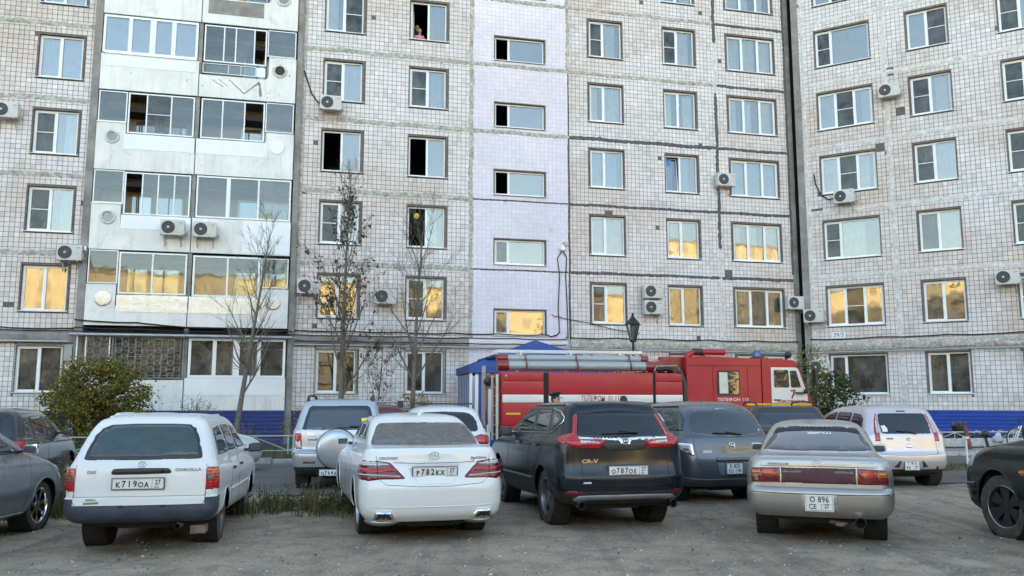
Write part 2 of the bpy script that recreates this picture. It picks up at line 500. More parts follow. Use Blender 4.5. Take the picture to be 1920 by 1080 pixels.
def window(parent, u0, u1, z0, z1, panes, cur='w', fr=(), surround=None, frame_m=None, depth=.10, seed=0, sill=True, glass=None, part=.0):
    """opening u0..u1 x z0..z1; panes: letters g glass, d dark, s fly screen, o open, t tilted; fr: width fractions"""
    r = random.Random(seed * 77 + 3)
    surround = surround or m_surround
    frame_m = frame_m or m_pvc
    glass = glass or m_glass
    n = len(panes)
    fr = fr or [1 / n] * n
    y = depth
    ft = .055; g = .012
    mb = MB()
    a, b, c, d = u0 + g, u1 - g, z0 + g, z1 - g
    mb.box(a, b, y, y + .07, c, c + ft); mb.box(a, b, y, y + .07, d - ft, d)
    mb.box(a, a + ft, y, y + .07, c + ft, d - ft); mb.box(b - ft, b, y, y + .07, c + ft, d - ft)
    edges = [a]
    for k in range(n - 1): edges.append(a + (b - a) * sum(fr[:k + 1]))
    edges.append(b)
    for e in edges[1:-1]:
        mb.box(e - .038, e + .038, y - .002, y + .068, c + ft, d - ft)
    for k, t in enumerate(panes):
        l = edges[k] + (ft if k == 0 else .038); h = edges[k + 1] - (ft if k == n - 1 else .038)
        if t in 's':
            mb.box(l, h, y + .005, y + .03, (c + d) / 2 - .014, (c + d) / 2 + .014)
        if t in 'gsd' and k % 2 == 0:       # sash of an opening leaf
            s = .035
            mb.box(l, l + s, y + .006, y + .06, c + ft, d - ft); mb.box(h - s, h, y + .006, y + .06, c + ft, d - ft)
            mb.box(l + s, h - s, y + .006, y + .06, c + ft, c + ft + s); mb.box(l + s, h - s, y + .006, y + .06, d - ft - s, d - ft)
    win = mb.build("window", frame_m, parent)
    # mortar round the opening
    mb = MB()
    bw = .04 + r.uniform(-.012, .018)
    yo = -.014
    for (p, q, s_, t_) in ((u0 - bw, u1 + bw, z1, z1 + bw), (u0 - bw, u0, z0 - .01, z1), (u1, u1 + bw, z0 - .01, z1), (u0 - bw, u1 + bw, z0 - .01 - bw * .6, z0 - .01)):
        mb.box(p, q, yo, .004, s_, t_)
    mb.quad((u0, yo + .002, z0), (u0, y + .06, z0), (u0, y + .06, z1), (u0, yo + .002, z1))
    mb.quad((u1, yo + .002, z0), (u1, y + .06, z0), (u1, y + .06, z1), (u1, yo + .002, z1))
    mb.quad((u0, yo + .002, z1), (u1, yo + .002, z1), (u1, y + .06, z1), (u0, y + .06, z1))
    mb.quad((u0, yo + .002, z0), (u1, yo + .002, z0), (u1, y + .06, z0), (u0, y + .06, z0))
    mb.build("surround", surround, win)
    if sill:
        mb = MB()
        e = .05
        mb.prism([(-.07, z0 - .03), (-.07, z0 - .006), (y, z0 + .02), (y, z0 + .004)], 'x', u0 - e, u1 + e)
        mb.prism([(-.07, z0 - .03), (-.07, z0 + .03), (0.01, z0 + .03), (0.01, z0 - .03)], 'x', u0 - e - .012, u0 - e - .001)
        mb.prism([(-.07, z0 - .03), (-.07, z0 + .03), (0.01, z0 + .03), (0.01, z0 - .03)], 'x', u1 + e + .001, u1 + e + .012)
        mb.build("sill", m_silltin if r.random() < .6 else m_pvc, win)
    for k, t in enumerate(panes):
        l = edges[k] + (ft if k == 0 else .038); h = edges[k + 1] - (ft if k == n - 1 else .038)
        if t != 'o':
            mb = MB()
            if t == 't':
                mb.quad((l, y + .045, c + ft), (h, y + .045, c + ft), (h, y + .045, d - ft), (l, y + .045, d - ft))
                s = .045
                tl = .16
                def tp(u, q): return (u, y + .075 + tl * (q - c - ft) / (d - c), q)
                mb = MB(); mb.add([tp(l + s, c + ft + s), tp(h - s, c + ft + s), tp(h - s, d - ft - s), tp(l + s, d - ft - s)], [(0, 1, 2, 3)])
                mb.build("pane", m_glass, win, fix=False)
                mb = MB()
                for (p, q) in ((l + s / 2, l + s / 2), (h - s / 2, h - s / 2)):
                    mb.tube([tp(p, c + ft), tp(q, d - ft)], s / 2, 4)
                mb.tube([tp(l, d - ft - s / 2), tp(h, d - ft - s / 2)], s / 2, 4); mb.tube([tp(l, c + ft + s / 2), tp(h, c + ft + s / 2)], s / 2, 4)
                mb.build("sash", frame_m, win)
            else:
                mb.quad((l, y + .04, c + ft), (h, y + .04, c + ft), (h, y + .04, d - ft), (l, y + .04, d - ft))
                mb.build("pane", m_screen if t == 's' else (m_glass_d if t == 'd' else glass), win, fix=False)
        if t in 'gt' and cur:
            gl_, gr_ = r.choice([(0, 0), (0, 0), (0, 0), (.38, 0), (0, .38), (.2, .2)])
            ce = curtain_mesh(l - .02 + gl_ * (h - l), h + .02 - gr_ * (h - l), z0 - .05, z1 + .03 - r.choice([0, 0, .05]), y + .20, seed * 9 + k)
            ce.build("curtain", m_cur[cur if cur != 'w' else r.choice('wwwwwpvg')], win, smooth=180)
        elif t == 's' and cur and r.random() < .6:
            curtain_mesh(l - .02, h + .02, z0 - .05, z1 + .03, y + .26, seed * 9 + k).build("curtain", m_cur['g'], win, smooth=180)
        elif t == 'd':
            curtain_mesh(l - .02, h + .02, z0 - .05, z1 + .03, y + .30, seed * 9 + k).build("curtain", m_cur['k' if cur != 'y' else 'y'], win, smooth=180)
    return win

# ---- list of openings: column centre, width, storey, panes, curtain
WM = 1.46
cols_main = []
def addw(lst, uc, w, k, panes, cur='w', fr=(), **kw):
    z0 = level(k) + .77
    h = 1.60
    lst.append((uc - w / 2, uc + w / 2, z0, z0 + h, panes, cur, fr, kw))
for k, (p, c) in {0: ("dd", 'k'), 1: ("gg", 'k'), 2: ("sg", 'w'), 3: ("sg", 'w'), 4: ("gg", 's'), 5: ("gg", 'w'), 6: ("sg", 'w')}.items():  # storey 4: blue cloth stands in for sky reflected in uncurtained panes
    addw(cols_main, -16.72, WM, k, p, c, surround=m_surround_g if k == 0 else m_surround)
for k, (p, c) in {0: ("gg", None), 1: ("gg", None), 2: ("sg", 'w'), 3: ("og", None), 4: ("sg", 'w'), 5: ("gs", 'w'), 6: ("gg", 'w')}.items():
    addw(cols_main, -6.72, WM, k, p, c, surround=m_surround_g if k == 0 else m_surround)
for k, (p, c) in {0: ("dd", 'k'), 1: ("sg", None), 2: ("og", 'w'), 3: ("og", None), 4: ("sg", 'w'), 5: ("og", 'w'), 6: ("gg", 'w')}.items():
    addw(cols_main, -3.42, WM, k, p, c, surround=m_surround_g if k == 0 else m_surround)
for k, (p, c) in {1: ("sg", None), 2: ("gg", 'w'), 3: ("gg", 'b'), 4: ("gg", 'w'), 5: ("sg", 'w'), 6: ("gg", 'w'), 0: ("gd", 'w')}.items():
    addw(cols_main, 4.04, WM, k, p, c, (.44, .56))
for k, (p, c) in {1: ("dd", 'y'), 2: ("gg", 'w'), 3: ("tg", 'b'), 4: ("gg", 'w'), 5: ("sg", 'w'), 6: ("gg", 'w'), 0: ("gg", 'w')}.items():
    addw(cols_main, 7.37, WM, k, p, c, (.46, .54))
for k, (p, c) in {1: ("gdg", 'g'), 2: ("ggg", 'w'), 3: ("ggg", 'b'), 4: ("ggg", 'w'), 5: ("ggg", 'w'), 6: ("ggg", 'w'), 0: ("ggg", 'w')}.items():
    addw(cols_main, 10.78, 2.26, k, p, c)
STAIR = []
for k in range(0, 6):
    z0 = level(k) + 3.03
    STAIR.append((-.71, 1.37, z0, z0 + 1.0, "og" if k >= 2 else "dg", None, (.28, .72), dict(glass=m_glass_f)))
for k in range(7): addw(cols_main, -21.6, WM, k, 'sg', 'w')
cols_wing = []
for k, (p, c, f) in {0: ("dd", 'g', (.29, .71)), 1: ("gsg", None, ()), 2: ("sg", 'w', (.31, .69)), 3: ("gsg", 'w', ()), 4: ("gsg", 'g', ()), 5: ("sg", 'g', (.30, .70)), 6: ("gsg", 'w', ())}.items():
    addw(cols_wing, -1.08, 2.18, k, p, c, f)
for k, (p, c) in {0: ("dd", 'g'), 1: ("dg", None), 2: ("dg", 'g'), 3: ("sg", 'w'), 4: ("sg", 'g'), 5: ("gs", 'g'), 6: ("sg", 'w')}.items():
    addw(cols_wing, 2.21, 1.48, k, p, c)
for k, (p, c) in {0: ("dd", 'g'), 1: ("sg", 'g'), 2: ("sg", 'g'), 3: ("sg", 'w'), 4: ("sg", 'g'), 5: ("sg", 'g'), 6: ("sg", 'w')}.items():
    addw(cols_wing, 5.48, 1.48, k, p, c)
for k in range(7):
    addw(cols_wing, 9.6, 2.18, k, "gsg", 'g')

ZB = 1.28            # top of the blue plinth
def make_section(parent, u0, u1, wins, kind, ztop=TOP):
    holes = [(w[0], w[1], w[2], w[3]) for w in wins if w[1] > u0 and w[0] < u1]
    gm = m_grout_l if kind == 'lilac' else m_grout
    wall_sheet(parent, "wall", u0, u1, 0.0, ztop, holes, gm)
    marg = [(h[0] - .05, h[1] + .05, h[2] - .05, h[3] + .05) for h in holes]
    cells = []
    for k in range(0, 7):
        zb = ZB if k == 0 else level(k)
        zt = level(k + 1)
        if k == 0: zt = LV0 - .3
        for c in tile_cells(u0, u1, zb, zt, holes, None): cells.append((*c, marg))
    return cells

def lay_tiles(parent, cells, mat, n_single, keyf, broken):
    """the tiles nearest the camera one by one, the rest joined"""
    cells = [c for c in cells if not any(b[0] < c[0] < b[1] and b[2] < c[1] < b[3] for b in broken) and rng.random() > .0015]
    order = sorted(range(len(cells)), key=lambda i: keyf(cells[i]))
    single = set()
    for i in order:
        if len(single) >= n_single: break
        cu, cz, pu, pz, mg = cells[i]
        if any(cu + pu / 2 > h[0] and cu - pu / 2 < h[1] and cz + pz / 2 > h[2] and cz - pz / 2 < h[3] for h in mg): continue
        single.add(i)
    mb = MB()
    for i, (cu, cz, pu, pz, mg) in enumerate(cells):
        if i in single: continue
        tile_geo(mb, cu, cz, pu, pz, mg)
    o = mb.build("tile_cladding", mat, parent, fix=False)
    tag(o, kind="stuff")
    meshes = {}
    for i in sorted(single):
        cu, cz, pu, pz, mg = cells[i]
        key = (round(pu, 4), round(pz, 4), i % 4)
        if key not in meshes:
            b = MB(); tile_geo(b, 0, 0, pu, pz)
            meshes[key] = b.mesh("tile", mat, fix=False)
        t = bpy.data.objects.new("tile", meshes[key])
        t.location = (cu, 0, cz)
        link(t, parent)

# sections of the main block (the balcony bay is built apart)
broken_main = [(9.15, 9.62, level(2) + .05, level(2) + .42), (-8.35, -8.0, 9.3, 9.5), (3.25, 3.4, 9.05, 9.25), (3.95, 4.2, 9.05, 9.35)]
broken_wing = [(.95, 1.30, 13.15, 13.6), (.0, .42, 11.9, 12.2), (.35, .52, 11.6, 11.9), (.62, .95, 15.05, 15.3), (1.55, 1.7, 6.85, 7.0), (4.6, 4.76, 16.05, 16.2), (-2.6, -2.15, 9.5, 9.68)]
cells_t, cells_l = [], []
cells_t += make_section(MAIN, -25.0, -15.55, cols_main, 'tile')
cells_t += make_section(MAIN, -8.30, -1.73, cols_main, 'tile')
cells_l += make_section(MAIN, -1.73, 2.36, STAIR, 'lilac')
cells_t += make_section(MAIN, 2.36, 9.03, cols_main, 'tile')
cells_t += make_section(MAIN, 9.03, 12.45, cols_main, 'tile')
def key_main(c):
    x = c[0] * cos(R(13.59)); y = 33.292 + c[0] * sin(R(13.59))
    vis = 0 if (-19.2 < c[0] < -15.5 and 1.3 < c[1] < 3.7) else 100
    return vis + math.hypot(x, y)
lay_tiles(MAIN, cells_t, m_tile, 300, key_main, broken_main)
lay_tiles(MAIN, cells_l, m_lilac, 0, key_main, [])
cells_w = make_section(WING, -2.85, .55, cols_wing, 'tile') + make_section(WING, .55, 7.0, cols_wing, 'tile') + make_section(WING, 7.0, 13.0, cols_wing, 'tile')
def key_wing(c):
    return (0 if (1.2 < c[0] < 5.6 and c[1] < 3.7) else 100) - c[0]
lay_tiles(WING, cells_w, m_tile, 300, key_wing, broken_wing)

for i, w in enumerate(cols_main): window(MAIN, *w[:6], fr=w[6], seed=i + 1, **w[7])
for i, w in enumerate(STAIR): window(MAIN, *w[:6], fr=w[6], seed=i + 101, surround=m_surround, **w[7])
for i, w in enumerate(cols_wing): window(WING, *w[:6], fr=w[6], seed=i + 201, **w[7])

# upper storeys above the picture, roof, side and back walls, dark rooms behind the windows
for P, u0, u1 in ((MAIN, -34, 12.45), (WING, -2.85, 34)):
    mb = MB(); mb.box(u0, u1, 0, 12.5, TOP, 28.2); mb.build("upper_storeys", m_tile, P)
    mb = MB(); mb.box(u0 - .1, u1 + .1, -.25, 12.7, 28.2, 28.6); mb.build("roof", m_conc, P)
    mb = MB(); mb.box(u0, u1, 12.3, 12.5, 0, TOP); mb.box(u0, u0 + .2, .05, 12.3, 0, TOP); mb.box(u1 - .2, u1, .05, 12.3, 0, TOP); mb.build("back_wall", m_conc, P)
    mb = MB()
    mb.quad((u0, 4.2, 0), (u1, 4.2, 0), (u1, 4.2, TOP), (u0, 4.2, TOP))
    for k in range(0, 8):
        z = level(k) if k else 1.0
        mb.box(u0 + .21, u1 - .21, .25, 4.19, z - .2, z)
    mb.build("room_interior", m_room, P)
mb = MB(); mb.box(-34, -25.0, 0, .3, 0, TOP); mb.build("plain_wall", m_tile, MAIN)
mb = MB(); mb.box(13.0, 34, 0, .3, 0, TOP); mb.build("plain_wall", m_tile, WING)

# panel joints
seed = 0
for k in range(1, 7):
    z = level(k)
    if k == 1: continue
    for (a, b, m, w) in ((-25.0, -15.6, m_cement, .24), (-8.25, -1.75, m_cement, .26), (-1.7, 2.33, m_cement if k >= 4 else m_tar, .22 if k >= 4 else .08),
                         (2.4, 9.0, m_cement if k >= 5 else m_tar, .22 if k >= 5 else (.20 if k == 4 else .15)),
                         (9.06, 12.4, m_tar, .17)):
        seed += 1
        joint_strip(MAIN, "panel_joint", a, z, b, z, w, m, seed)
    for (a, b, m, w) in ((-2.8, .5, m_cement_w, .16), (.6, 13, m_cement_w, .19)):
        seed += 1
        joint_strip(WING, "panel_joint", a, z, b, z, w, m, seed)
for (u, m, w, za, zb) in ((-8.22, m_cement, .16, 3.95, TOP), (-1.68, m_cement, .22, 9.4, TOP), (-1.66, m_cement, .2, 4.0, 9.4), (2.36, m_cement, .2, 15.2, TOP), (2.38, m_tar, .07, 12.4, 15.1),
                          (2.38, m_tar, .11, 4.0, 12.3), (9.03, m_cement_w, .2, 14.9, 17.0), (9.03, m_tar, .2, 17.1, TOP), (9.03, m_tar, .19, 8.0, 14.8), (9.03, m_cement_w, .2, 3.95, 7.9)):
    seed += 1
    joint_strip(MAIN, "panel_joint", u, za, u, zb, w, m, seed)
for (u, za, zb, w) in ((.55, 3.95, TOP, .2), (.55, ZB, 3.6, .25), (-2.72, 3.95, TOP, .14), (7.0, ZB, TOP, .2)):
    seed += 1
    joint_strip(WING, "panel_joint", u, za, u, zb, w, m_cement_w, seed)

# the corner gap between the blocks: two concrete flanks with a dark slot
mb = MB(); mb.box(12.40, 12.66, -.02, .5, 0, 28); mb.build("corner_flank", m_conc, MAIN)
mb = MB(); mb.box(-3.13, -2.84, -.02, .5, 0, 28); mb.build("corner_flank", m_conc, WING)
mb = MB(); mb.box(12.5, 13.5, .20, .6, 0, 28.2); mb.build("gap_light_blocker", m_black, MAIN)  # black box added to block sun leaking through and darken the slot
seed += 1; joint_strip(MAIN, "panel_joint", 12.40, 7.0, 12.40, TOP, .12, m_tar, seed, th=.05)

# ledge over the ground floor, grey pipe under it, blue profiled plinth
def ledge(P, u0, u1, mat, z0=3.66, z1=4.0):
    mb = MB()
    n = int((u1 - u0) / .25); r = random.Random(int(u0 * 10))
    prof = [(0.003, z1 + .06), (-.10, z1 - .02), (-.13, z1 - .07), (-.12, z0 + .10), (-.07, z0 + .02), (0.003, z0)]
    rows = [[(u0 + (u1 - u0) * i / n, y + (r.uniform(-.012, .012) if y < 0 else 0), z + (r.uniform(-.012, .012) if y < 0 else 0)) for y, z in prof] for i in range(n + 1)]
    vs = [p for row in rows for p in row]; k = len(prof)
    fs = [(i * k + j, i * k + j + 1, i * k + k + j + 1, i * k + k + j) for i in range(n) for j in range(k - 1)]
    fs += [tuple(range(k)), tuple(range(n * k + k - 1, n * k - 1, -1))]
    mb.add(vs, fs)
    return mb.build("ledge", mat, P, smooth=30)
ledge(MAIN, -25.0, -15.6, m_conc, 3.6, 3.98); ledge(MAIN, -8.28, -1.75, m_conc); ledge(MAIN, -1.73, 2.34, m_lilac); ledge(MAIN, 2.36, 12.4, m_cement); ledge(WING, -2.84, 13, m_cement)

def profiled(P, u0, u1, mat, z1=ZB):
    mb = MB(); prof = []
    z = 0.0
    while z < z1 - .02:
        prof += [(-.03, z), (-.03, z + .055), (-.055, z + .075), (-.055, z + .12), (-.03, z + .14)]
        z += .142
    prof = [(y, min(q, z1)) for y, q in prof] + [(-.03, z1), (0.002, z1)]
    vs, fs = [], []
    for (y, q) in prof: vs += [(u0, y, q), (u1, y, q)]
    for i in range(len(prof) - 1): fs.append((2 * i, 2 * i + 1, 2 * i + 3, 2 * i + 2))
    mb.add(vs, fs)
    return mb.build("plinth_sheet", mat, P)
for a in np.arange(-24.1, 12.3, 2.6): profiled(MAIN, a, min(a + 2.594, 12.4), m_blue2 if a < -3 else m_blue, ZB + .002 * (int(a) % 3))
for a in np.arange(-2.8, 12.9, 2.6): profiled(WING, a, min(a + 2.594, 13), m_blue, ZB - .015)

# ------------------------------------------------------------------ balcony stack
BY = -.25
def frame_set(parent, u0, u1, z0, z1, mull, types, wt=.05, mat=None, y=BY + .02, name="glazing", glass=None, mw=None):
    """one run of balcony glazing: white frame, mullions at the given places, a pane in each field"""
    mat = mat or m_pvc
    if z1 - z0 > .8: z1 += .075
    if u0 < -15.1 and y > BY: u0 = -15.31
    if u1 > -8.8: u1 = -8.53
    mb = MB()
    t = .06
    mb.box(u0, u1, y, y + t, z0, z0 + wt); mb.box(u0, u1, y, y + t, z1 - wt, z1)
    mb.box(u0, u0 + wt, y, y + t, z0 + wt, z1 - wt); mb.box(u1 - wt, u1, y, y + t, z0 + wt, z1 - wt)
    ed = [u0 + wt]
    for i, m in enumerate(mull):
        w = (mw[i] if mw else wt * .9) / 2
        mb.box(m - w, m + w, y + .002, y + t - .002, z0 + wt, z1 - wt)
        ed += [m - w, m + w]
    ed.append(u1 - wt)
    for i, ty in enumerate(types):
        if ty == 's': mb.box(ed[2 * i], ed[2 * i + 1], y + .01, y + .03, (z0 + z1) / 2 - .012, (z0 + z1) / 2 + .012)
    fo = mb.build(name, mat, parent)
    for i, ty in enumerate(types):
        a, b = ed[2 * i], ed[2 * i + 1]
        if ty == 'o': continue
        mb = MB(); mb.quad((a, y + .03, z0 + wt), (b, y + .03, z0 + wt), (b, y + .03, z1 - wt), (a, y + .03, z1 - wt))
        mb.build("pane", {'g': glass or m_glass_l, 's': m_screen, 'd': m_glass_d, 'r': m_glass}[ty], parent, fix=False)
        if ty == 'r':
            curtain_mesh(a, b, z0, z1, y + .16, int(a * 100) + int(z0 * 7), .008).build("curtain", m_cur['s'], parent, smooth=180)  # no real curtain: blue sheet painted as the reflected sky
    return fo

def parapet(name, poly, mat=m_parapet, y0=BY, th=.09, rel=0.0):
    mb = MB(); mb.prism(poly, 'y', y0 - rel, y0 + th)
    return mb

def ring_hole(parent, u, z, r, closed=False, mat=None, tin=False):
    """concrete porthole ring on the parapet, hollow or closed with a lid"""
    mb = MB()
    Mx = Matrix.Translation((u, BY, z)) @ Matrix.Rotation(R(90), 4, 'X')
    if closed:
        mb.lathe([(0.001, .03), (r * .5, .03), (r * .86, .03), (r * .9, .029), (r, .018), (r, .017), (r, -.02)], 28, 0, Mx)
        for k in range(8):
            a = k * pi / 4
            mb.sphere((u + r * .88 * cos(a), BY - .032, z + r * .88 * sin(a)), .012, 6)
        mb.build("porthole_lid", mat or m_wsheet, parent, smooth=40)
    else:
        mb.lathe([(r, -.02), (r, .035), (r * .93, .05), (r * .72, .05), (r * .66, .03), (r * .64, -.03)], 28, 0, Mx)
        mb.build("porthole_ring", mat or m_cement_w, parent, smooth=40)
        mb = MB()
        mb.lathe([(0.001, -.003), (r * .68, -.003)], 24, 0, Matrix.Translation((u, BY - .004, z)) @ Matrix.Rotation(R(90), 4, 'X'))
        mb.build("porthole_glass", m_glass_d if tin else m_room, parent)

def balcony(zb, zt, side, ear, low, z_ceiling):
    """one balcony of the stack: the concrete front is its own mesh; 'ear' is the raised end with the porthole"""
    L, Rr = ((-15.33, -11.985) if side == 'L' else (-11.95, -8.50))
    if ear:
        if side == 'L':
            e = -14.36
            poly = [(L, zb), (Rr, zb), (Rr, low), (e + .12, low), (e + .03, low + .05), (e, low + .16), (e, zt), (L, zt)]
        else:
            e = -9.50
            poly = [(L, zb), (Rr, zb), (Rr, zt), (e, zt), (e, low + .16), (e - .03, low + .05), (e - .12, low), (L, low)]
    else:
        poly = [(L, zb), (Rr, zb), (Rr, low), (L, low)]
    mb = MB(); mb.prism(poly, 'y', BY, BY + .08)
    b = mb.build("balcony", m_parapet, MAIN)
    mb = MB()
    mb.box(L, Rr, BY + .081, 1.1, zb + .04, zb + .16)          # floor slab
    mb.build("floor_slab", m_conc, b)
    mb = MB()
    mb.quad((L, 1.1, zb + .16), (Rr, 1.1, zb + .16), (Rr, 1.1, z_ceiling + .1), (L, 1.1, z_ceiling + .1))
    mb.build("back_wall", m_loggia, b)
    # balcony door and window in the back wall
    du = L + 1.0 if side == 'L' else Rr - 2.0
    mb = MB()
    for (p, q, za, zb2) in ((du, du + .8, zb + .2, zb + 2.3), (du + .86, du + 1.9, zb + .95, zb + 2.3)):
        mb.box(p, q, 1.03, 1.09, za, za + .07); mb.box(p, q, 1.03, 1.09, zb2 - .07, zb2); mb.box(p, p + .07, 1.03, 1.09, za, zb2); mb.box(q - .07, q, 1.03, 1.09, za, zb2)
    mb.build("balcony_door_frame", m_door if side == 'L' else m_pvc, b)
    mb = MB()
    for (p, q, za, zb2) in ((du + .07, du + .73, zb + 1.0, zb + 2.23), (du + .93, du + 1.83, zb + 1.02, zb + 2.23)):
        mb.quad((p, 1.06, za), (q, 1.06, za), (q, 1.06, zb2), (p, 1.06, zb2))
    mb.build("door_glass", m_glass, b, fix=False)
    return b

def sheet(parent, u0, u1, z0, z1, mat=m_wsheet, name="cladding_sheet", rel=.012):
    mb = MB(); mb.box(u0, u1, BY - rel, BY - .001, z0, z1)
    return mb.build(name, mat, parent)

# storey 5
b = balcony(15.65, 17.3, 'L', False, 17.0, 18.4); frame_set(b, -15.2, -12.07, 17.02, 18.35, [-14.4, -13.6, -12.9], "gggg")
b = balcony(15.65, 17.35, 'R', True, 16.65, 18.4); ring_hole(b, -9.05, 16.86, .28, tin=True); frame_set(b, -11.83, -9.6, 16.9, 18.35, [-11.1, -10.4], "ggg")
sheet(b, -11.75, -9.75, 16.02, 16.6, m_conc, "bare_concrete_patch", .006)
# storey 4
b = balcony(12.78, 14.15, 'L', False, 14.12, 15.6)
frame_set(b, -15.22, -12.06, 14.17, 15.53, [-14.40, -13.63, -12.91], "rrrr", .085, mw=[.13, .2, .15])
sheet(b, -15.15, -12.1, 13.66, 14.11); sheet(b, -15.2, -12.06, 14.11, 14.165, m_pvc, "window_board", .06)
b = balcony(12.78, 14.52, 'R', True, 13.62, 15.6)
frame_set(b, -11.84, -9.6, 14.15, 15.5, [-11.14, -10.72, -10.05], "ggdo", .05)
frame_set(b, -9.57, -8.66, 14.55, 15.52, [], "d", .035)
frame_set(b, -11.86, -9.95, 13.70, 14.09, [-10.95, -10.5], "ggg", .03, m_silltin, name="lower_glazing")
sheet(b, -9.94, -9.62, 13.70, 14.05, m_wsheet)
ring_hole(b, -9.09, 14.0, .27)
for k, (ua, za, ub, zb_, w) in enumerate(((-10.9, 13.5, -10.35, 13.0, .05), (-10.35, 13.0, -9.85, 13.45, .06), (-9.85, 13.5, -9.75, 12.95, .09), (-11.5, 13.45, -11.1, 13.2, .03), (-11.3, 13.5, -10.95, 13.25, .03))):
    q = joint_strip(b, "spalled_patch", ua, za, ub, zb_, w, m_conc, 300 + k, rag=.8, th=.006); q.location.y = BY
# storey 3
b = balcony(9.82, 11.56, 'L', True, 10.62, 12.7)
frame_set(b, -15.2, -14.36, 11.58, 12.65, [], "g", .04); frame_set(b, -14.32, -12.06, 11.2, 12.64, [-13.69, -12.86], "osg", .05)
sheet(b, -14.4, -12.0, 10.6, 11.16); sheet(b, -15.34, -14.35, 11.545, 11.575, m_pvc, "coping", .03); ring_hole(b, -14.79, 11.02, .25, tin=True)
b = balcony(9.82, 11.56, 'R', True, 10.62, 12.7)
frame_set(b, -11.83, -9.58, 11.2, 12.64, [-11.08, -10.3], "ggo", .05); frame_set(b, -9.55, -8.66, 11.6, 12.66, [], "d", .035)
sheet(b, -11.95, -9.46, 10.6, 11.16); ring_hole(b, -9.1, 11.01, .27, closed=True)
# storey 2
b = balcony(6.93, 8.58, 'L', True, 7.72, 9.75)
frame_set(b, -15.2, -14.31, 8.6, 9.72, [], "g", .04); frame_set(b, -14.29, -12.06, 8.22, 9.69, [-13.69, -13.16, -12.61], "oggg", .05)
sheet(b, -14.34, -12.0, 7.69, 8.19); sheet(b, -15.34, -14.3, 8.565, 8.598, m_pvc, "coping", .03); ring_hole(b, -14.77, 8.09, .26, tin=True)
b = balcony(6.93, 8.2, 'R', False, 8.2, 9.75)
frame_set(b, -11.86, -8.63, 8.23, 9.71, [-10.75, -9.69], "ggd", .06, mw=[.14, .06])
sheet(b, -10.2, -8.52, 6.98, 8.16, m_wsheet)
# storey 1
b = balcony(4.25, 5.69, 'L', True, 4.85, 6.85)
frame_set(b, -15.2, -14.34, 5.72, 6.83, [], "g", .04); frame_set(b, -14.31, -12.05, 5.37, 6.79, [-13.2], "gg", .06)
sheet(b, -14.32, -11.97, 4.73, 5.33, m_zinc, "tin_sheet"); ring_hole(b, -14.76, 5.19, .28, closed=True, mat=m_zinc)
b = balcony(4.25, 5.67, 'R', True, 4.85, 6.85)
frame_set(b, -11.85, -9.53, 5.34, 6.76, [-10.66], "gg", .07); frame_set(b, -9.5, -8.62, 5.72, 6.74, [], "g", .035)
sheet(b, -11.93, -9.32, 4.73, 5.33, m_zinc, "tin_sheet"); ring_hole(b, -9.02, 5.17, .255, closed=True, mat=m_zinc)
# ground floor: left one behind a forged grille, right one glazed in white
b = balcony(1.3, 2.36, 'L', False, 2.36, 3.85)
frame_set(b, -14.38, -12.0, 2.4, 3.8, [-13.6, -12.75], "ddd", .05, m_conc)
frame_set(b, -15.5, -14.42, 2.79, 3.84, [-15.2], "dd", .04, y=BY - .05)
sheet(b, -15.33, -14.4, 2.36, 2.78)
mb = MB()
def grille(u0, u1, z0, z1):
    yy = BY - .075
    s = .215
    for i in range(int((u1 - u0) / s) + 1):
        u = u0 + i * s
        mb.tube([(u, yy, z0), (u, yy, z1)], .011, 4)
    nz = int((z1 - z0) / s)
    for j in range(nz + 1):
        z = z0 + .1 + j * s
        if z > z1: break
        mb.tube([(u0, yy + .014, z), (u1, yy + .014, z)], .010, 4)
        for i in range(int((u1 - u0) / s)):
            if (i + j) % 2: continue
            mb.tube([(u0 + (i + .5) * s + .085 * cos(a), yy - .01, z + .085 * sin(a)) for a in np.arange(0, 2 * pi, pi / 8)], .013, 4, closed=True)
grille(-15.15, -14.3, 2.82, 3.8); grille(-14.25, -12.05, 2.42, 3.8)
m_rust = M("rusty_brown_iron", (.30, .26, .23), .7, .1, var=.3, vs=9)
mb.build("window_grille", m_rust, b)
b = balcony(1.3, 2.43, 'R', False, 2.43, 3.85)
frame_set(b, -11.86, -8.61, 2.45, 3.78, [-10.98, -10.23, -9.45], "dddd", .09, mw=[.13, .22, .13])
sheet(b, -11.9, -8.52, 1.83, 2.44)
# concrete fins and the party wall between left and right balconies
for (u0, u1, y0) in ((-15.62, -15.36, -.16), (-8.47, -8.27, -.16)):
    mb = MB(); mb.box(u0, u1, y0, 1.1, 0, TOP, ch=.01); mb.build("balcony_fin", m_conc, MAIN)
mb = MB(); mb.box(-12.04, -11.9, BY + .085, 1.1, 0, TOP); mb.build("balcony_fin", m_conc, MAIN)
mb = MB(); mb.box(-15.36, -8.47, BY + .05, 1.1, 0, 1.3); mb.build("balcony_base", m_conc, MAIN)
mb = MB(); mb.box(-15.36, -8.47, BY, 1.1, 18.45, TOP); mb.build("upper_balcony_front", m_parapet, MAIN)
mb = MB(); mb.box(-15.36, -8.47, 1.15, 1.3, 0, TOP); mb.build("loggia_rear_wall", m_loggia, MAIN)
profiled(MAIN, -15.3, -8.5, m_blue2, 1.29).location.y = BY + .02
# ------------------------------------------------------------------ things fixed to the facades
def on(P, u, y, z):
    """facade coordinates to world"""
    a = P.rotation_euler[2]
    return (P.location[0] + u * cos(a) - y * sin(a), P.location[1] + u * sin(a) + y * cos(a), z)

